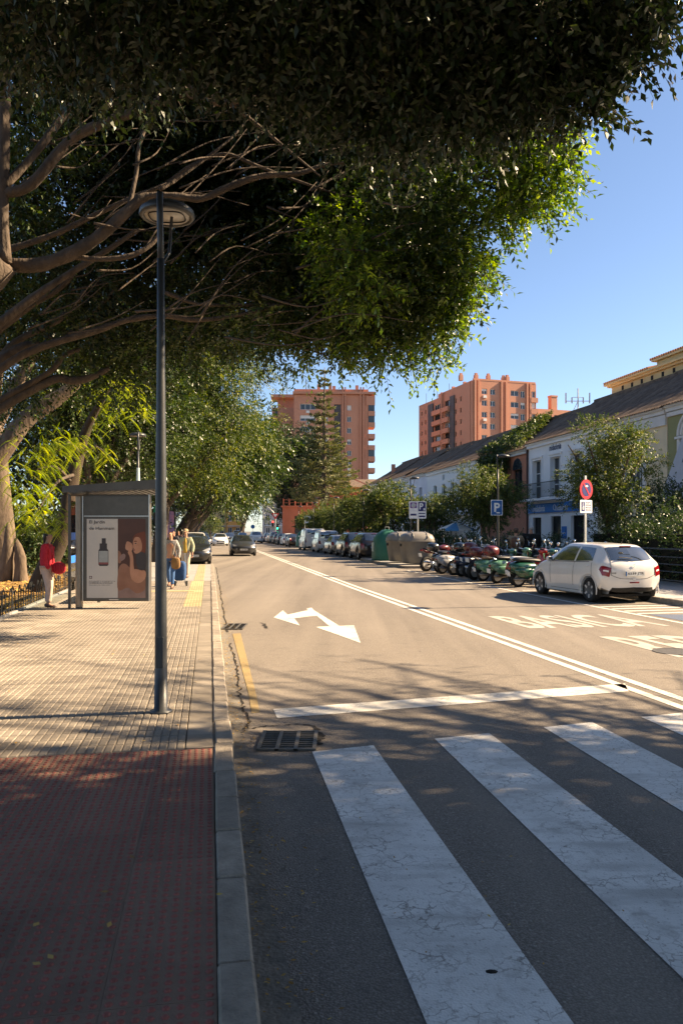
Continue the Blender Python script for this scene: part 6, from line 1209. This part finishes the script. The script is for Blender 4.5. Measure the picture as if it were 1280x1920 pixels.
PW_ = paint('pearl_white_paint', (.70, .68, .65)); PBK = paint('black_paint', (.012, .012, .013)); PGR = paint('graphite_paint', (.045, .047, .05), .3); PSI = paint('silver_paint', (.42, .42, .42), .6); PBR = paint('dark_brown_paint', (.03, .022, .018), .3); PWH = paint('white_paint', (.74, .74, .73)); PBL = paint('deep_blue_paint', (.012, .025, .075), .2); PGB = paint('grey_beige_paint', (.34, .32, .28), .4)
car('white hatchback parked beside the motorcycles at the right', HATCH, 6.66, 20.75, .235, PW_, 2, plate='6539 JTR', group=None)
hd = math.atan(ROADR)
def pk(label, p, Y, off, pm, toward=False, **k): return car(label, p, cl_(Y)+off, Y, hd+(math.pi if toward else 0)+k.pop('dr', 0), pm, **k)
pk('dark brown black estate car parked next to the bottle bank', SUV, 48.9, 5.62, PBR, plate='4417 HKL'); pk('dark green black car parked second beyond the bottle bank', SUV, 54.1, 5.62, PBK, plate='9802 GHT', rack=True); pk('grey silver hatchback parked between the dark cars and the white pick up', GOLF, 59.3, 5.55, PSI, plate='3360 JLM'); pk('small white van parked before the large white panel van', SVAN, 64.7, 5.4, PWH, plate='7725 KDS'); pk('large white panel van parked on the right', VAN, 72.0, 5.25, PWH, plate='2181 LBB', windows=True, third=False) if False else None
V_ = pk('large white panel van parked on the right', VAN, 72.0, 5.3, PWH, plate='2181 LBB')
pk('dark car parked just beyond the white panel van', SEDAN, 86, 5.4, PBR, det=0); pk('small white hatchback parked beyond the far bottle bank', HATCH, 92.5, 5.4, PWH, det=0); pk('grey car parked behind the far white hatchback', GOLF, 98.5, 5.4, PGR, det=0); pk('black car deep in the right parked row', GOLF, 104, 5.4, PBK, det=0); pk('beige grey car deep in the right parked row', SUV, 109.5, 5.4, PGB, det=0); pk('silver car last but one of the right parked row', SEDAN, 115, 5.4, PSI, det=0); pk('dark car at the far end of the right parked row', GOLF, 121, 5.4, PBL, det=0)
GL_ = 'cars driving on the road'
car('dark graphite hatchback driving towards the camera in the left lane', GOLF, -7.15, 55.9, hd+math.pi, PGR, 1, GL_, '5183 LMN', 'car')
car('white and black car driving towards us behind the graphite hatchback', SEDAN, -14.4, 92, hd+math.pi, PWH, 0, GL_, name='car'); car('silver white sport utility car driving away in the right lane', SUV, -12.2, 110, hd, PWH, 0, GL_, name='car'); car('grey car in the left lane queue behind the white car', GOLF, -17.0, 118, hd+math.pi, PGR, 0, GL_, name='car'); car('white car far off in the left lane before the signals', HATCH, -16.6, 130, hd+math.pi, PWH, 0, GL_, name='car'); car('dark blue car far off in the left lane queue', GOLF, -19.4, 140, hd+math.pi, PBL, 0, GL_, name='car'); car('small white van far down the street in the left lane', SVAN, -20.4, 152, hd+math.pi, PWH, 0, GL_, name='van', cat='van')
GP = 'cars parked in the left bay'
bx = lambda Y, o: kl(Y)+o
car('glossy black car parked at the left kerb facing us behind the walking man', ESTATE, bx(42.6, -1.02), 42.6, A_L+math.pi, PBK, 1, GP, '8037 KZB'); car('white car parked behind the glossy black car', SUV, bx(49, -1.15), 49, A_L+math.pi, PWH, 0, GP); car('dark blue car parked third in the left bay', SUV, bx(62, -1.0), 62, A_L+math.pi, PBL, 0, GP); car('silver car parked fourth in the left bay', GOLF, bx(56, -1.3), 55.2, A_L+math.pi, PSI, 0, GP); car('pale car parked far along the left bay', GOLF, bx(69, -1.0), 69, A_L+math.pi, PGB, 0, GP)

# ---------------------------------------------------------------- scooters and motorcycles
def wheel2(t, y, R, wd):
    w = bpy.data.objects.new('wheel', None); COL.objects.link(w); w.parent = t; w.location = (0, y, R)
    MB().lathe([(R*.68, -wd*.42), (R*.9, -wd*.5), (R, -wd*.2), (R, wd*.2), (R*.9, wd*.5), (R*.68, wd*.42), (R*.64, 0)], (0, 0, 0), 'x', 20).build('tyre', RUB, w, True)
    b = MB().lathe([(R*.70, -wd*.36), (R*.62, -wd*.36), (R*.62, wd*.36), (R*.70, wd*.36)], (0, 0, 0), 'x', 20)
    for k in range(5): a = 2*math.pi*k/5; b.box((0, .36*R*math.cos(a), .36*R*math.sin(a)), (.03, R*.62, .04), 0, a)
    b.lathe([(.0, -wd*.5), (.05, -wd*.5), (.05, wd*.5), (0, wd*.5)], (0, 0, 0), 'x', 10); b.build('rim', RIM, w); return w
def bars(t, z, y, style, mirrors=True):
    b = MB(); b.tube([(-.36, y-.12, z+.02), (-.2, y-.02, z+.03), (0, y, z), (.2, y-.02, z+.03), (.36, y-.12, z+.02)], .015, 6); hb_ = b.build('handlebar', CHR if style else BLK, t, True)
    for s in (-1, 1):
        MB().tube([(s*.27, y-.06, z+.027), (s*.38, y-.13, z+.02)], .022, 8).build('grip', RUB, hb_)
        if mirrors:
            MB().tube([(s*.24, y-.04, z+.03), (s*.30, y, z+.16), (s*.34, y-.02, z+.24)], .008, 5).build('mirror_stalk', CHR, hb_); MB().lathe([(.0, -.02), (.055, -.016), (.06, .0), (0, .004)], (s*.345, y-.03, z+.27), 'y', 14).build('mirror', CHR if style else BLK, hb_, True)
def scooter(label, x, y, rz, pm, seatm, case=None, shield=False, lean=.1, big=0., cat='scooter'):
    t = thing('scooter', label, cat, (x, y, 0), rz, 'scooters and motorcycles in the right bay'); t.rotation_euler = (0, lean, rz)
    R = .23+big*.04; wheel2(t, -.62, R, .115); wheel2(t, .66, R, .11)
    s = MB(); s.loft([(-.93, .60, .07, .07), (-.86, .58, .15, .13), (-.70, .56, .23, .19), (-.45, .55, .25, .20), (-.22, .55, .22, .18), (-.05, .52, .16, .14), (.02, .50, .12, .10)], 18); s.build('rear_body', pm, t, True)
    for sg in (-1, 1): q = MB(); q.loft([(-.86, .50, .02, .05, sg*.17), (-.70, .46, .075, .13, sg*.19), (-.48, .45, .09, .15, sg*.2), (-.26, .45, .07, .12, sg*.18), (-.14, .45, .02, .05, sg*.15)], 14); q.build('side_cowl', pm, t, True)
    MB().loft([(-.82, .79, .09, .03), (-.70, .81, .14, .055), (-.45, .80, .15, .06), (-.25, .79, .15, .055), (-.02, .77, .13, .05), (.06, .75, .07, .03)], 16).build('seat', seatm, t, True)
    MB().bbox((0, .20, .31), (.36, .52, .07), .02).build('floorboard', pm, t)
    v = []; f = []; nz, nx = 9, 8
    for i in range(nz):
        u = i/(nz-1); z = .30+.66*u; yb = .42+.10*u-.06*math.sin(u*3); hw = .17+.09*math.sin(math.pi*min(1, u*1.15))
        for j in range(nx+1): a = -1+2*j/nx; v.append((hw*a, yb+.10*(1-a*a), z))
    n0 = len(v); v += [(a, b_-.025, c) for a, b_, c in v]
    for i in range(nz-1):
        for j in range(nx): k = i*(nx+1)+j; f += [(k, k+1, k+nx+2, k+nx+1), (n0+k+nx+1, n0+k+nx+2, n0+k+1, n0+k)]
    obj('leg_shield', v, f, pm, t, True)
    MB().loft([(.40, R+.18, .03, .02), (.50, R+.23, .08, .05), (.66, R+.25, .09, .05), (.80, R+.20, .08, .06), (.92, R+.08, .03, .05)], 14).build('front_fender', pm, t, True)
    MB().tube([(0, .66, R), (.02, .60, .5), (0, .48, 1.0)], .03, 7).build('fork', CHR, t)
    MB().loft([(.34, 1.0, .10, .05), (.44, 1.02, .13, .075), (.52, 1.01, .11, .075), (.56, 1.0, .07, .06)], 14).build('headset', pm, t, True); MB().lathe([(.0, .04), (.06, .03), (.075, .0), (.078, -.03)], (0, .565, 1.0), 'y', 18).build('headlight', HLAMP, t, True)
    bars(t, 1.02, .42, 1)
    MB().bbox((0, -.93, .55), (.10, .05, .06), .012).build('tail_light', REDL, t); MB().box((0, -.96, .40), (.17, .012, .14), 0, .25).build('number_plate', PLATE, t); MB().bbox((0, -.93, .40), (.12, .02, .20), .005).build('mudguard', BLK, t)
    MB().loft([(-.85, .26, .045, .045, .16), (-.6, .25, .055, .055, .16), (-.3, .25, .03, .03, .13)], 10, 2).build('exhaust', mat('dull_steel', (.2, .19, .18), .4, metal=.8), t, True); MB().bbox((0, -.35, .28), (.22, .5, .18), .04).build('engine', BLK, t)
    MB().tube([(-.05, .0, .3), (-.22, .05, .0)], .012, 5).build('stand', CHR, t)
    if case:
        c = MB().loft([(-1.12, 1.0, .10, .10), (-1.08, 1.0, .19, .15), (-.95, 1.0, .215, .165), (-.80, 1.0, .20, .16), (-.73, 1.0, .14, .12)], 18).build('top_case', case, t, True); MB().loft([(-1.11, .99, .192, .012), (-.95, .99, .22, .012), (-.75, .99, .17, .012)], 18).build('case_seam', BLK, c); MB().bbox((0, -1.115, .96), (.22, .02, .04), .006).build('reflector', REDL, c)
        MB().tube([(-.1, -.7, .74), (-.1, -.95, .82), (.1, -.95, .82), (.1, -.7, .74)], .012, 5).build('rack', CHR, t)
    if shield:
        v = [(-.2+.4*j/6, .52-.05*(1-abs(j-3)/3)*-1-.16*i/4, 1.08+.42*i/4) for i in range(5) for j in range(7)]; f = [(i*7+j, i*7+j+1, i*7+j+8, i*7+j+7) for i in range(4) for j in range(6)]; obj('windshield', v, f, CG, t, True)
    return t
def motorbike(label, x, y, rz, pm, lean=.12, seatm=None, case=None):
    t = thing('motorcycle', label, 'motorcycle', (x, y, 0), rz, 'scooters and motorcycles in the right bay'); t.rotation_euler = (0, lean, rz); R = .30
    wheel2(t, -.68, R, .14); wheel2(t, .72, R, .11)
    MB().loft([(-.18, .86, .05, .05), (-.05, .90, .13, .10), (.15, .92, .16, .13), (.32, .90, .13, .12), (.42, .88, .06, .06)], 16).build('tank', pm, t, True); MB().loft([(-.88, .90, .05, .03), (-.7, .87, .11, .05), (-.4, .82, .14, .05), (-.12, .82, .10, .05)], 14).build('seat', seatm or BLK, t, True)
    MB().loft([(-1.0, .88, .03, .03), (-.8, .80, .09, .06), (-.5, .76, .10, .05), (-.2, .74, .07, .05)], 12).build('tail', pm, t, True); MB().bbox((0, .02, .48), (.30, .50, .40), .05).build('engine', mat('engine_grey', (.12, .12, .12), .4, metal=.7), t)
    for sg in (-1, 1): MB().tube([(sg*.09, .72, R), (sg*.09, .56, .66), (sg*.09, .44, 1.0)], .025, 7).build('fork_leg', CHR, t)
    b = MB(); b.tube([(0, .42, .95), (.0, .2, .72), (0, -.15, .65), (0, -.35, .5)], .035, 7); b.tube([(.1, -.2, .5), (.1, -.68, R)], .03, 6); b.tube([(-.1, -.2, .5), (-.1, -.68, R)], .03, 6); b.build('frame', BLK, t)
    MB().lathe([(.0, .05), (.07, .04), (.09, .0), (.06, -.08), (0, -.1)], (0, .60, .92), 'y', 16).build('headlight', HLAMP, t, True); bars(t, 1.05, .38, 0)
    MB().loft([(-.95, .42, .05, .05, .18), (-.5, .36, .06, .06, .18), (-.05, .30, .03, .03, .15)], 10, 2).build('exhaust', CHR, t, True); MB().loft([(.45, R+.30, .02, .02), (.72, R+.34, .07, .03), (.95, R+.26, .05, .03)], 10).build('front_fender', pm, t, True)
    MB().bbox((0, -1.0, .84), (.12, .04, .05), .01).build('tail_light', REDL, t); MB().box((0, -1.03, .66), (.17, .012, .14), 0, .3).build('number_plate', PLATE, t); MB().tube([(-.05, -.05, .35), (-.25, -.02, .0)], .012, 5).build('stand', BLK, t)
    if case: MB().loft([(-1.12, 1.08, .12, .10), (-1.05, 1.08, .20, .15), (-.85, 1.08, .21, .15), (-.74, 1.08, .13, .11)], 16).build('top_case', case, t, True)
    return t
GV = paint('mint_green_paint', (.085, .21, .13)); GD = paint('dark_green_paint', (.008, .065, .035)); RD = paint('red_paint', (.34, .012, .015)); MR = paint('maroon_case', (.09, .012, .015), 0, .35, .3); TAN = mat('tan_seat', (.28, .17, .10), .6); BLS = mat('black_seat', (.015, .015, .016), .5); NV = paint('navy_paint', (.012, .02, .05)); WHP = paint('gloss_white', (.68, .68, .66)); BK = paint('gloss_black', (.012, .012, .012))
rz0 = -math.radians(66)
def bike(fn, label, Y, off, pm, dr=0., **k):
    t = fn(label, cl_(Y)+off+rnd.uniform(-.12, .12), Y+rnd.uniform(-.1, .1), rz0+dr*1.6, pm, **k); s = rnd.uniform(1.04, 1.14); t.scale = (s, s, s); return t
t = bike(scooter, 'dark green scooter with a white round badge, nearest the white hatchback', 24.6, 5.75, GD, -.05, seatm=BLS, lean=.13)
MB().lathe([(.0, -.004), (.085, -.004), (.085, .004), (0, .004)], (-.298, -.48, .52), 'x', 18).build('round_badge', WHT, t)
bike(scooter, 'red and white striped scooter between the two green ones', 25.5, 6.0, RD, .08, seatm=WHP, lean=.1); bike(scooter, 'mint green scooter with maroon top case, second from the hatchback', 26.4, 5.75, GV, .04, seatm=BLS, case=MR, lean=.12)
bike(scooter, 'mint green scooter with maroon case close beside its twin', 27.4, 5.75, GV, -.06, seatm=TAN, case=MR, lean=.10); bike(motorbike, 'black motorcycle leaning between the green scooters and the navy scooter', 28.4, 5.8, BK, .1, case=MR)
bike(motorbike, 'black and orange motorcycle behind the mint scooters', 29.3, 5.9, paint('orange_black', (.16, .05, .015)), -.08); bike(scooter, 'navy scooter with a windshield in the middle of the row', 30.2, 5.8, NV, .05, seatm=BLS, shield=True, big=1); bike(motorbike, 'chrome motorcycle with high handlebars in the middle of the row', 31.1, 6.0, BK, 0)
bike(scooter, 'pale grey scooter with black seat near the waste containers', 32.1, 5.75, paint('pale_grey', (.3, .3, .31)), .06, seatm=BLS); bike(scooter, 'black scooter with a dark top case near the waste containers', 33.0, 5.8, BK, -.05, seatm=BLS, case=BK, shield=True); bike(motorbike, 'red and black motorcycle at the container end of the row', 34.1, 5.75, MR, .1)
# second row nearer the pavement
bike(scooter, 'light blue scooter with round dials behind the mint scooters', 27.2, 7.35, paint('light_blue', (.12, .22, .36)), .2, seatm=BLS, shield=True, big=1); bike(scooter, 'bottle green scooter behind the hatchback bonnet', 24.9, 7.6, GD, .15, seatm=BLS); bike(scooter, 'pale green scooter in the back row by the hedge', 26.1, 7.6, GV, .1, seatm=BLS)

bike(motorbike, 'black motorcycle in the back row behind the navy scooter', 28.9, 7.3, BK, .2); bike(scooter, 'black scooter with windshield in the back row by the lamp', 30.3, 7.4, BK, .1, seatm=BLS, shield=True, big=1); bike(motorbike, 'dark blue motorcycle in the back row near the containers', 31.9, 7.3, NV, .15); bike(scooter, 'grey scooter squeezed between the chrome motorcycle and the pale grey one', 31.6, 6.3, paint('mid_grey', (.1, .1, .11)), .12, seatm=BLS, case=BK)
# ---------------------------------------------------------------- people
def skin(name, J, E, m, parent, sub=2, root=0):
    me = bpy.data.meshes.new(name); me.from_pydata([j[0] for j in J], E, []); o = bpy.data.objects.new(name, me)
    md = o.modifiers.new('s', 'SKIN'); md.use_smooth_shade = True
    for i, j in enumerate(J):
        r = j[1] if hasattr(j[1], '__len__') else (j[1], j[1]); me.skin_vertices[0].data[i].radius = r; me.skin_vertices[0].data[i].use_root = (i == root)
    sb = o.modifiers.new('b', 'SUBSURF'); sb.levels = sub; sb.render_levels = sub
    m2 = evaluated(o)
    m2.materials.clear(); m2.materials.append(m); m2.polygons.foreach_set('use_smooth', [True]*len(m2.polygons)); m2.name = name; return link(name, m2, parent)
SKIN = mat('skin', (.42, .22, .14), .55, scale=5, var=.08)
def person(label, x, y, z, rz, h, top, legs, shoes, hair, pose, cat='person', wide=1., hat=None, group='people on the pavements'):
    """pose: hands (l, r), feet (l, r) as local offsets in units of height; +y forward"""
    t = thing('person', label, cat, (x, y, z), rz, group); k = h; w = wide
    V = lambda a, b, c: (a*k, b*k, c*k)
    hl, hr, fl_, fr2 = pose['hl'], pose['hr'], pose['fl'], pose['fr']; kn = lambda hp, f: ((hp[0]+f[0])/2, (hp[1]+f[1])/2+.025, (hp[2]+f[2])/2+.0)
    pel, che, nk, hd_ = (0, 0, .53), (0, pose.get('lean', 0)*.5, .72), (0, pose.get('lean', 0)*.9, .845), (0, pose.get('lean', 0)+.012, .925)
    HL, HR, SL, SR = (-.052, 0, .50), (.052, 0, .50), (-.105*w, che[1], .80), (.105*w, che[1], .80)
    el = lambda s, hnd, sg: ((s[0]+hnd[0])/2+sg*.03, (s[1]+hnd[1])/2-.03, (s[2]+hnd[2])/2)
    EL, ER, KL, KR = el(SL, hl, -1), el(SR, hr, 1), kn(HL, fl_), kn(HR, fr2)
    J = [(V(*pel), .075*k), (V(*che), .078*k), (V(*nk), .032*k), (V(*hd_), (.046*k, .054*k)), (V(hd_[0], hd_[1]+.004, .968), (.038*k, .045*k)), (V(*HL), .045*k), (V(*KL), .03*k), (V(*fl_), .02*k), (V(fl_[0], fl_[1]+.06, fl_[2]-.025), .016*k), (V(*HR), .045*k), (V(*KR), .03*k), (V(*fr2), .02*k), (V(fr2[0], fr2[1]+.06, fr2[2]-.025), .016*k),
         (V(*SL), .035*k), (V(*EL), .023*k), (V(*hl), .016*k), (V(*SR), .035*k), (V(*ER), .023*k), (V(*hr), .016*k), (V(hd_[0], hd_[1]+.058, .922), (.010*k, .012*k))]
    E = [(0, 1), (1, 2), (2, 3), (3, 4), (0, 5), (5, 6), (6, 7), (7, 8), (0, 9), (9, 10), (10, 11), (11, 12), (1, 13), (13, 14), (14, 15), (1, 16), (16, 17), (17, 18), (3, 19)]
    for side, base in ((-1, hl), (1, hr)):
        e_ = Vector(V(*base)); b_ = Vector(V(*(EL if side < 0 else ER))); d = (e_-b_).normalized(); sd = d.cross(Vector((0, 1, .2))).normalized(); pi = 15 if side < 0 else 18; J.append((tuple(e_+d*.045*k), .012*k)); E.append((pi, len(J)-1)); pm_ = len(J)-1
        for q in range(4): p1 = e_+d*(.055*k)+sd*(q-1.5)*.011*k; p2 = p1+d*(.036+.006*(q in (1, 2)))*k+Vector((0, .006*k, 0)); J += [(tuple(p1), .0055*k), (tuple(p2), .0045*k)]; E += [(pm_, len(J)-2), (len(J)-2, len(J)-1)]
        J.append((tuple(e_+d*.045*k+sd*side*.024*k+Vector((0, .012*k, 0))), .006*k)); E.append((pi, len(J)-1))
    body = skin('body', J, E, SKIN, t)
    for sg in (-1, 1): MB().lathe([(0, -.004*k), (.0048*k, 0), (0, .004*k)], V(sg*.018, hd_[1]+.050, .935), 'y', 8).build('eye', PINKK, body); MB().lathe([(0, -.006*k), (.012*k, 0), (0, .006*k)], V(sg*.049, hd_[1], .925), 'x', 8).build('ear', SKIN, body)
    MB().box(V(0, hd_[1]+.052, .898), (.026*k, .006*k, .005*k)).build('mouth', mat('lips', (.30, .10, .08), .5), body)
    jm, jr = top
    TJ = [(V(pel[0], pel[1], .49), (.100*k*w, .078*k*w)), (V(0, che[1]*.4, .60), (.098*k*w, .078*k*w)), (V(*che), (.102*k*w, .080*k*w)), (V(0, nk[1], .82), (.055*k, .045*k)), (V(*SL), .048*k*jr), (V(*EL), .037*k*jr), (V(*[a*.9+b*.1 for a, b in zip(hl, EL)]), .029*k*jr), (V(*SR), .048*k*jr), (V(*ER), .037*k*jr), (V(*[a*.9+b*.1 for a, b in zip(hr, ER)]), .029*k*jr)]
    if pose.get('long'): TJ.insert(0, (V(0, 0, .42), (.110*k*w, .085*k*w)));
    o = 1 if pose.get('long') else 0; TE = [(i, i+1) for i in range(3+o)]+[(2+o, 4+o), (4+o, 5+o), (5+o, 6+o), (2+o, 7+o), (7+o, 8+o), (8+o, 9+o)]
    skin('jacket', TJ, TE, jm, t)
    LJ_ = [(V(0, 0, .535), (.066*k*w, .058*k*w)), (V(*HL), .062*k*w), (V(*KL), .044*k*w), (V(fl_[0], fl_[1], fl_[2]+.015), .034*k*w), (V(*HR), .062*k*w), (V(*KR), .044*k*w), (V(fr2[0], fr2[1], fr2[2]+.015), .034*k*w)]; skin('trousers', LJ_, [(0, 1), (1, 2), (2, 3), (0, 4), (4, 5), (5, 6)], legs, t)
    for f0 in (fl_, fr2): MB().loft([((f0[1]-.035)*k, (f0[2]-.02)*k, .018*k, .018*k, f0[0]*k), ((f0[1]-.02)*k, (f0[2]-.018)*k, .026*k, .024*k, f0[0]*k), ((f0[1]+.04)*k, (f0[2]-.024)*k, .028*k, .018*k, f0[0]*k), ((f0[1]+.085)*k, (f0[2]-.03)*k, .022*k, .012*k, f0[0]*k), ((f0[1]+.10)*k, (f0[2]-.033)*k, .01*k, .007*k, f0[0]*k)], 12).build('shoe', shoes, t, True)
    if hat: b = MB().lathe([(.0, .05*k), (.03*k, .048*k), (.052*k, .03*k), (.058*k, .0), (.06*k, -.006*k)], V(hd_[0], hd_[1], .962), n=18, sy=1.12); b.build('cap', hat, t, True); MB().loft([((hd_[1]+.03)*k, .962*k, .04*k, .006*k), ((hd_[1]+.085)*k, .952*k, .032*k, .005*k), ((hd_[1]+.10)*k, .948*k, .012*k, .003*k)], 12).build('cap_peak', hat, t, True)
    if hair:
        hm_, ln = hair; HJ = [(V(hd_[0], hd_[1]-.016, .968), (.050*k, .046*k)), (V(hd_[0], hd_[1]-.034, .930), (.051*k, .034*k)), (V(hd_[0], hd_[1]-.040, .925-.05*ln), (.044*k, .024*k)), (V(hd_[0], hd_[1]-.040, .925-.10*ln), (.02*k, .015*k))]; skin('hair', HJ, [(0, 1), (1, 2), (2, 3)], hm_, t)
    return t, k
cloth = lambda n, c, c2=None, sc=6: mat(n, c, .85, scale=sc, col2=c2, var=.15, bump=.35, bscale=25)
HB = mat('dark_hair', (.018, .012, .01), .5); stand = dict(hl=(-.15, .05, .50), hr=(.15, .05, .50), fl=(-.055, 0, .045), fr=(.055, .02, .045))
wp = gnd(89, 1139, .13)
pz = dict(hl=(-.12, .07, .50), hr=(.12, .06, .49), fl=(-.05, -.01, .045), fr=(.05, .03, .045), lean=.0)
t, k = person('woman in a red quilted jacket and pale pink trousers waiting by the fence', wp.x, wp.y, .13, -1.45, 1.64, (cloth('red_quilted', (.42, .012, .025), (.55, .03, .05), 14), 1.05), cloth('pale_pink_cotton', (.58, .42, .34)), mat('brown_shoes', (.05, .03, .025), .5), (HB, 1.0), pz, wide=1.18)
t2 = thing('handbag', 'red drawstring handbag hanging at the waiting woman\'s front', 'bag', (wp.x+.27, wp.y-.05, .13+.86)); BG = cloth('red_leather', (.40, .015, .03), (.52, .03, .05)); MB().loft([(-.10, 0, .05, .05), (-.08, -.0, .12, .11), (0, -.01, .155, .135), (.08, 0, .12, .11), (.10, 0, .05, .05)], 18, 2.3).build('pouch', BG, t2, True); MB().tube([(-.12, 0, .10), (-.13, .0, .30), (-.10, 0, .45)], .012, 6).build('strap', BG, t2)
for kk in range(5): MB().tube([(-.12+.06*kk, -.115, .08), (-.10+.05*kk, -.13, -.02), (-.11+.055*kk, -.10, -.10)], .01, 5).build('fold', BG, t2, True)
mp = gnd(355, 1083, .13)
walk = dict(hl=(-.145, .06, .50), hr=(.145, -.02, .49), fl=(-.05, .10, .045), fr=(.05, -.12, .075))
t, k = person('man in a flat cap, yellow shirt and open pale green jacket walking towards us', mp.x-.12, mp.y, .13, math.pi, 1.70, (cloth('pale_green_jacket', (.26, .27, .17), (.36, .36, .24)), 1.02), cloth('beige_trousers', (.42, .34, .25)), mat('tan_shoes', (.14, .08, .05), .6), (mat('grey_hair', (.3, .28, .26), .6), .2), walk, wide=.98, hat=cloth('cap_beige', (.36, .25, .14)))
skin('yellow_shirt', [((0, .095, .50*k), (.07, .04)), ((0, .10, .62*k), (.07, .045)), ((0, .09, .74*k), (.06, .04)), ((0, .06, .82*k), (.04, .035))], [(0, 1), (1, 2), (2, 3)], cloth('mustard_shirt', (.42, .27, .04)), t)
jp = gnd(317, 1103, .13)
t, k = person('woman in blue jeans and a grey striped top walking behind the lamp post', jp.x+.05, jp.y, .13, math.pi, 1.66, (cloth('grey_striped', (.12, .115, .115), (.42, .39, .36), 18), .98), cloth('blue_denim', (.03, .075, .19), (.05, .12, .28)), mat('brown_boots', (.12, .07, .05), .6), (mat('brown_hair', (.10, .05, .03), .5), .9), walk, wide=.92)
t = thing('shopping_trolley', 'blue wheeled shopping trolley beside the woman in jeans', 'trolley', (jp.x+.16, jp.y+.75, .13)); MB().loft([(-.12, .45, .14, .25), (-.1, .46, .17, .29), (.1, .46, .17, .29), (.13, .45, .13, .25)], 14, 4).build('bag', cloth('trolley_blue', (.02, .06, .16)), t, True); MB().tube([(-.12, .14, .08), (-.12, .16, .98), (.12, .16, .98), (.12, .14, .08)], .012, 6).build('handle', ALU, t)
for sg in (-1, 1): MB().lathe([(.0, -.02), (.08, -.02), (.08, .02), (0, .02)], (sg*.17, .14, .08), 'x', 14).build('wheel', RUB, t)
t = thing('shoulder_bag', 'tan shoulder bag carried by the woman in jeans', 'bag', (jp.x+.22, jp.y-.12, .13+.72)); MB().loft([(-.05, 0, .10, .14), (-.03, 0, .13, .17), (.03, 0, .13, .17), (.05, 0, .1, .14)], 14, 3).build('pouch', cloth('tan_leather', (.22, .125, .05)), t, True); MB().tube([(-.08, 0, .15), (-.10, 0, .55), (.06, 0, .15)], .01, 5).build('strap', cloth('tan_leather', (.22, .125, .05)), t)
b1 = at(966, 1000, 29.6); b2 = at(995, 1000, 30.2)
t, k = person('person in a beige camouflage jacket with a rucksack standing behind the scooters', b1.x, 29.6, .13, -.3, 1.74, (cloth('camo_beige', (.34, .26, .17), (.14, .10, .07), 7), 1.15), cloth('dark_trousers', (.03, .03, .035)), BLK, (HB, .3), dict(stand, hl=(-.13, .14, .62), hr=(.13, .14, .62), lean=.03), wide=1.15, hat=cloth('cap_brown', (.10, .06, .04)))
MB().loft([(-.36, 1.22, .10, .14), (-.32, 1.20, .15, .20), (-.16, 1.20, .15, .21), (-.12, 1.2, .1, .15)], 14, 3.5).build('rucksack', cloth('brown_canvas_bag', (.14, .075, .05)), t, True)
person('broad grey haired person in a long black coat behind the scooters', b2.x, 30.2, .13, .1, 1.84, (cloth('black_coat', (.012, .012, .012)), 1.3), cloth('taupe_trousers', (.14, .11, .09)), BLK, (mat('grey_hair', (.3, .28, .26), .6), .15), dict(stand, long=1), wide=1.55)
for i, (px, Y, lab, c) in enumerate(((326, 36, 'dark dressed walker far along the left pavement', (.03, .03, .04)), (335, 44, 'walker in a dark top farthest along the left pavement', (.06, .03, .03)))):
    person(lab, at(px, 1000, Y).x, Y, .13, math.pi, 1.68, (cloth('far_top_%d' % i, c), 1.1), cloth('far_trousers', (.04, .045, .06)), BLK, (HB, .4), walk)

bpy.data.scenes.remove(TMP)
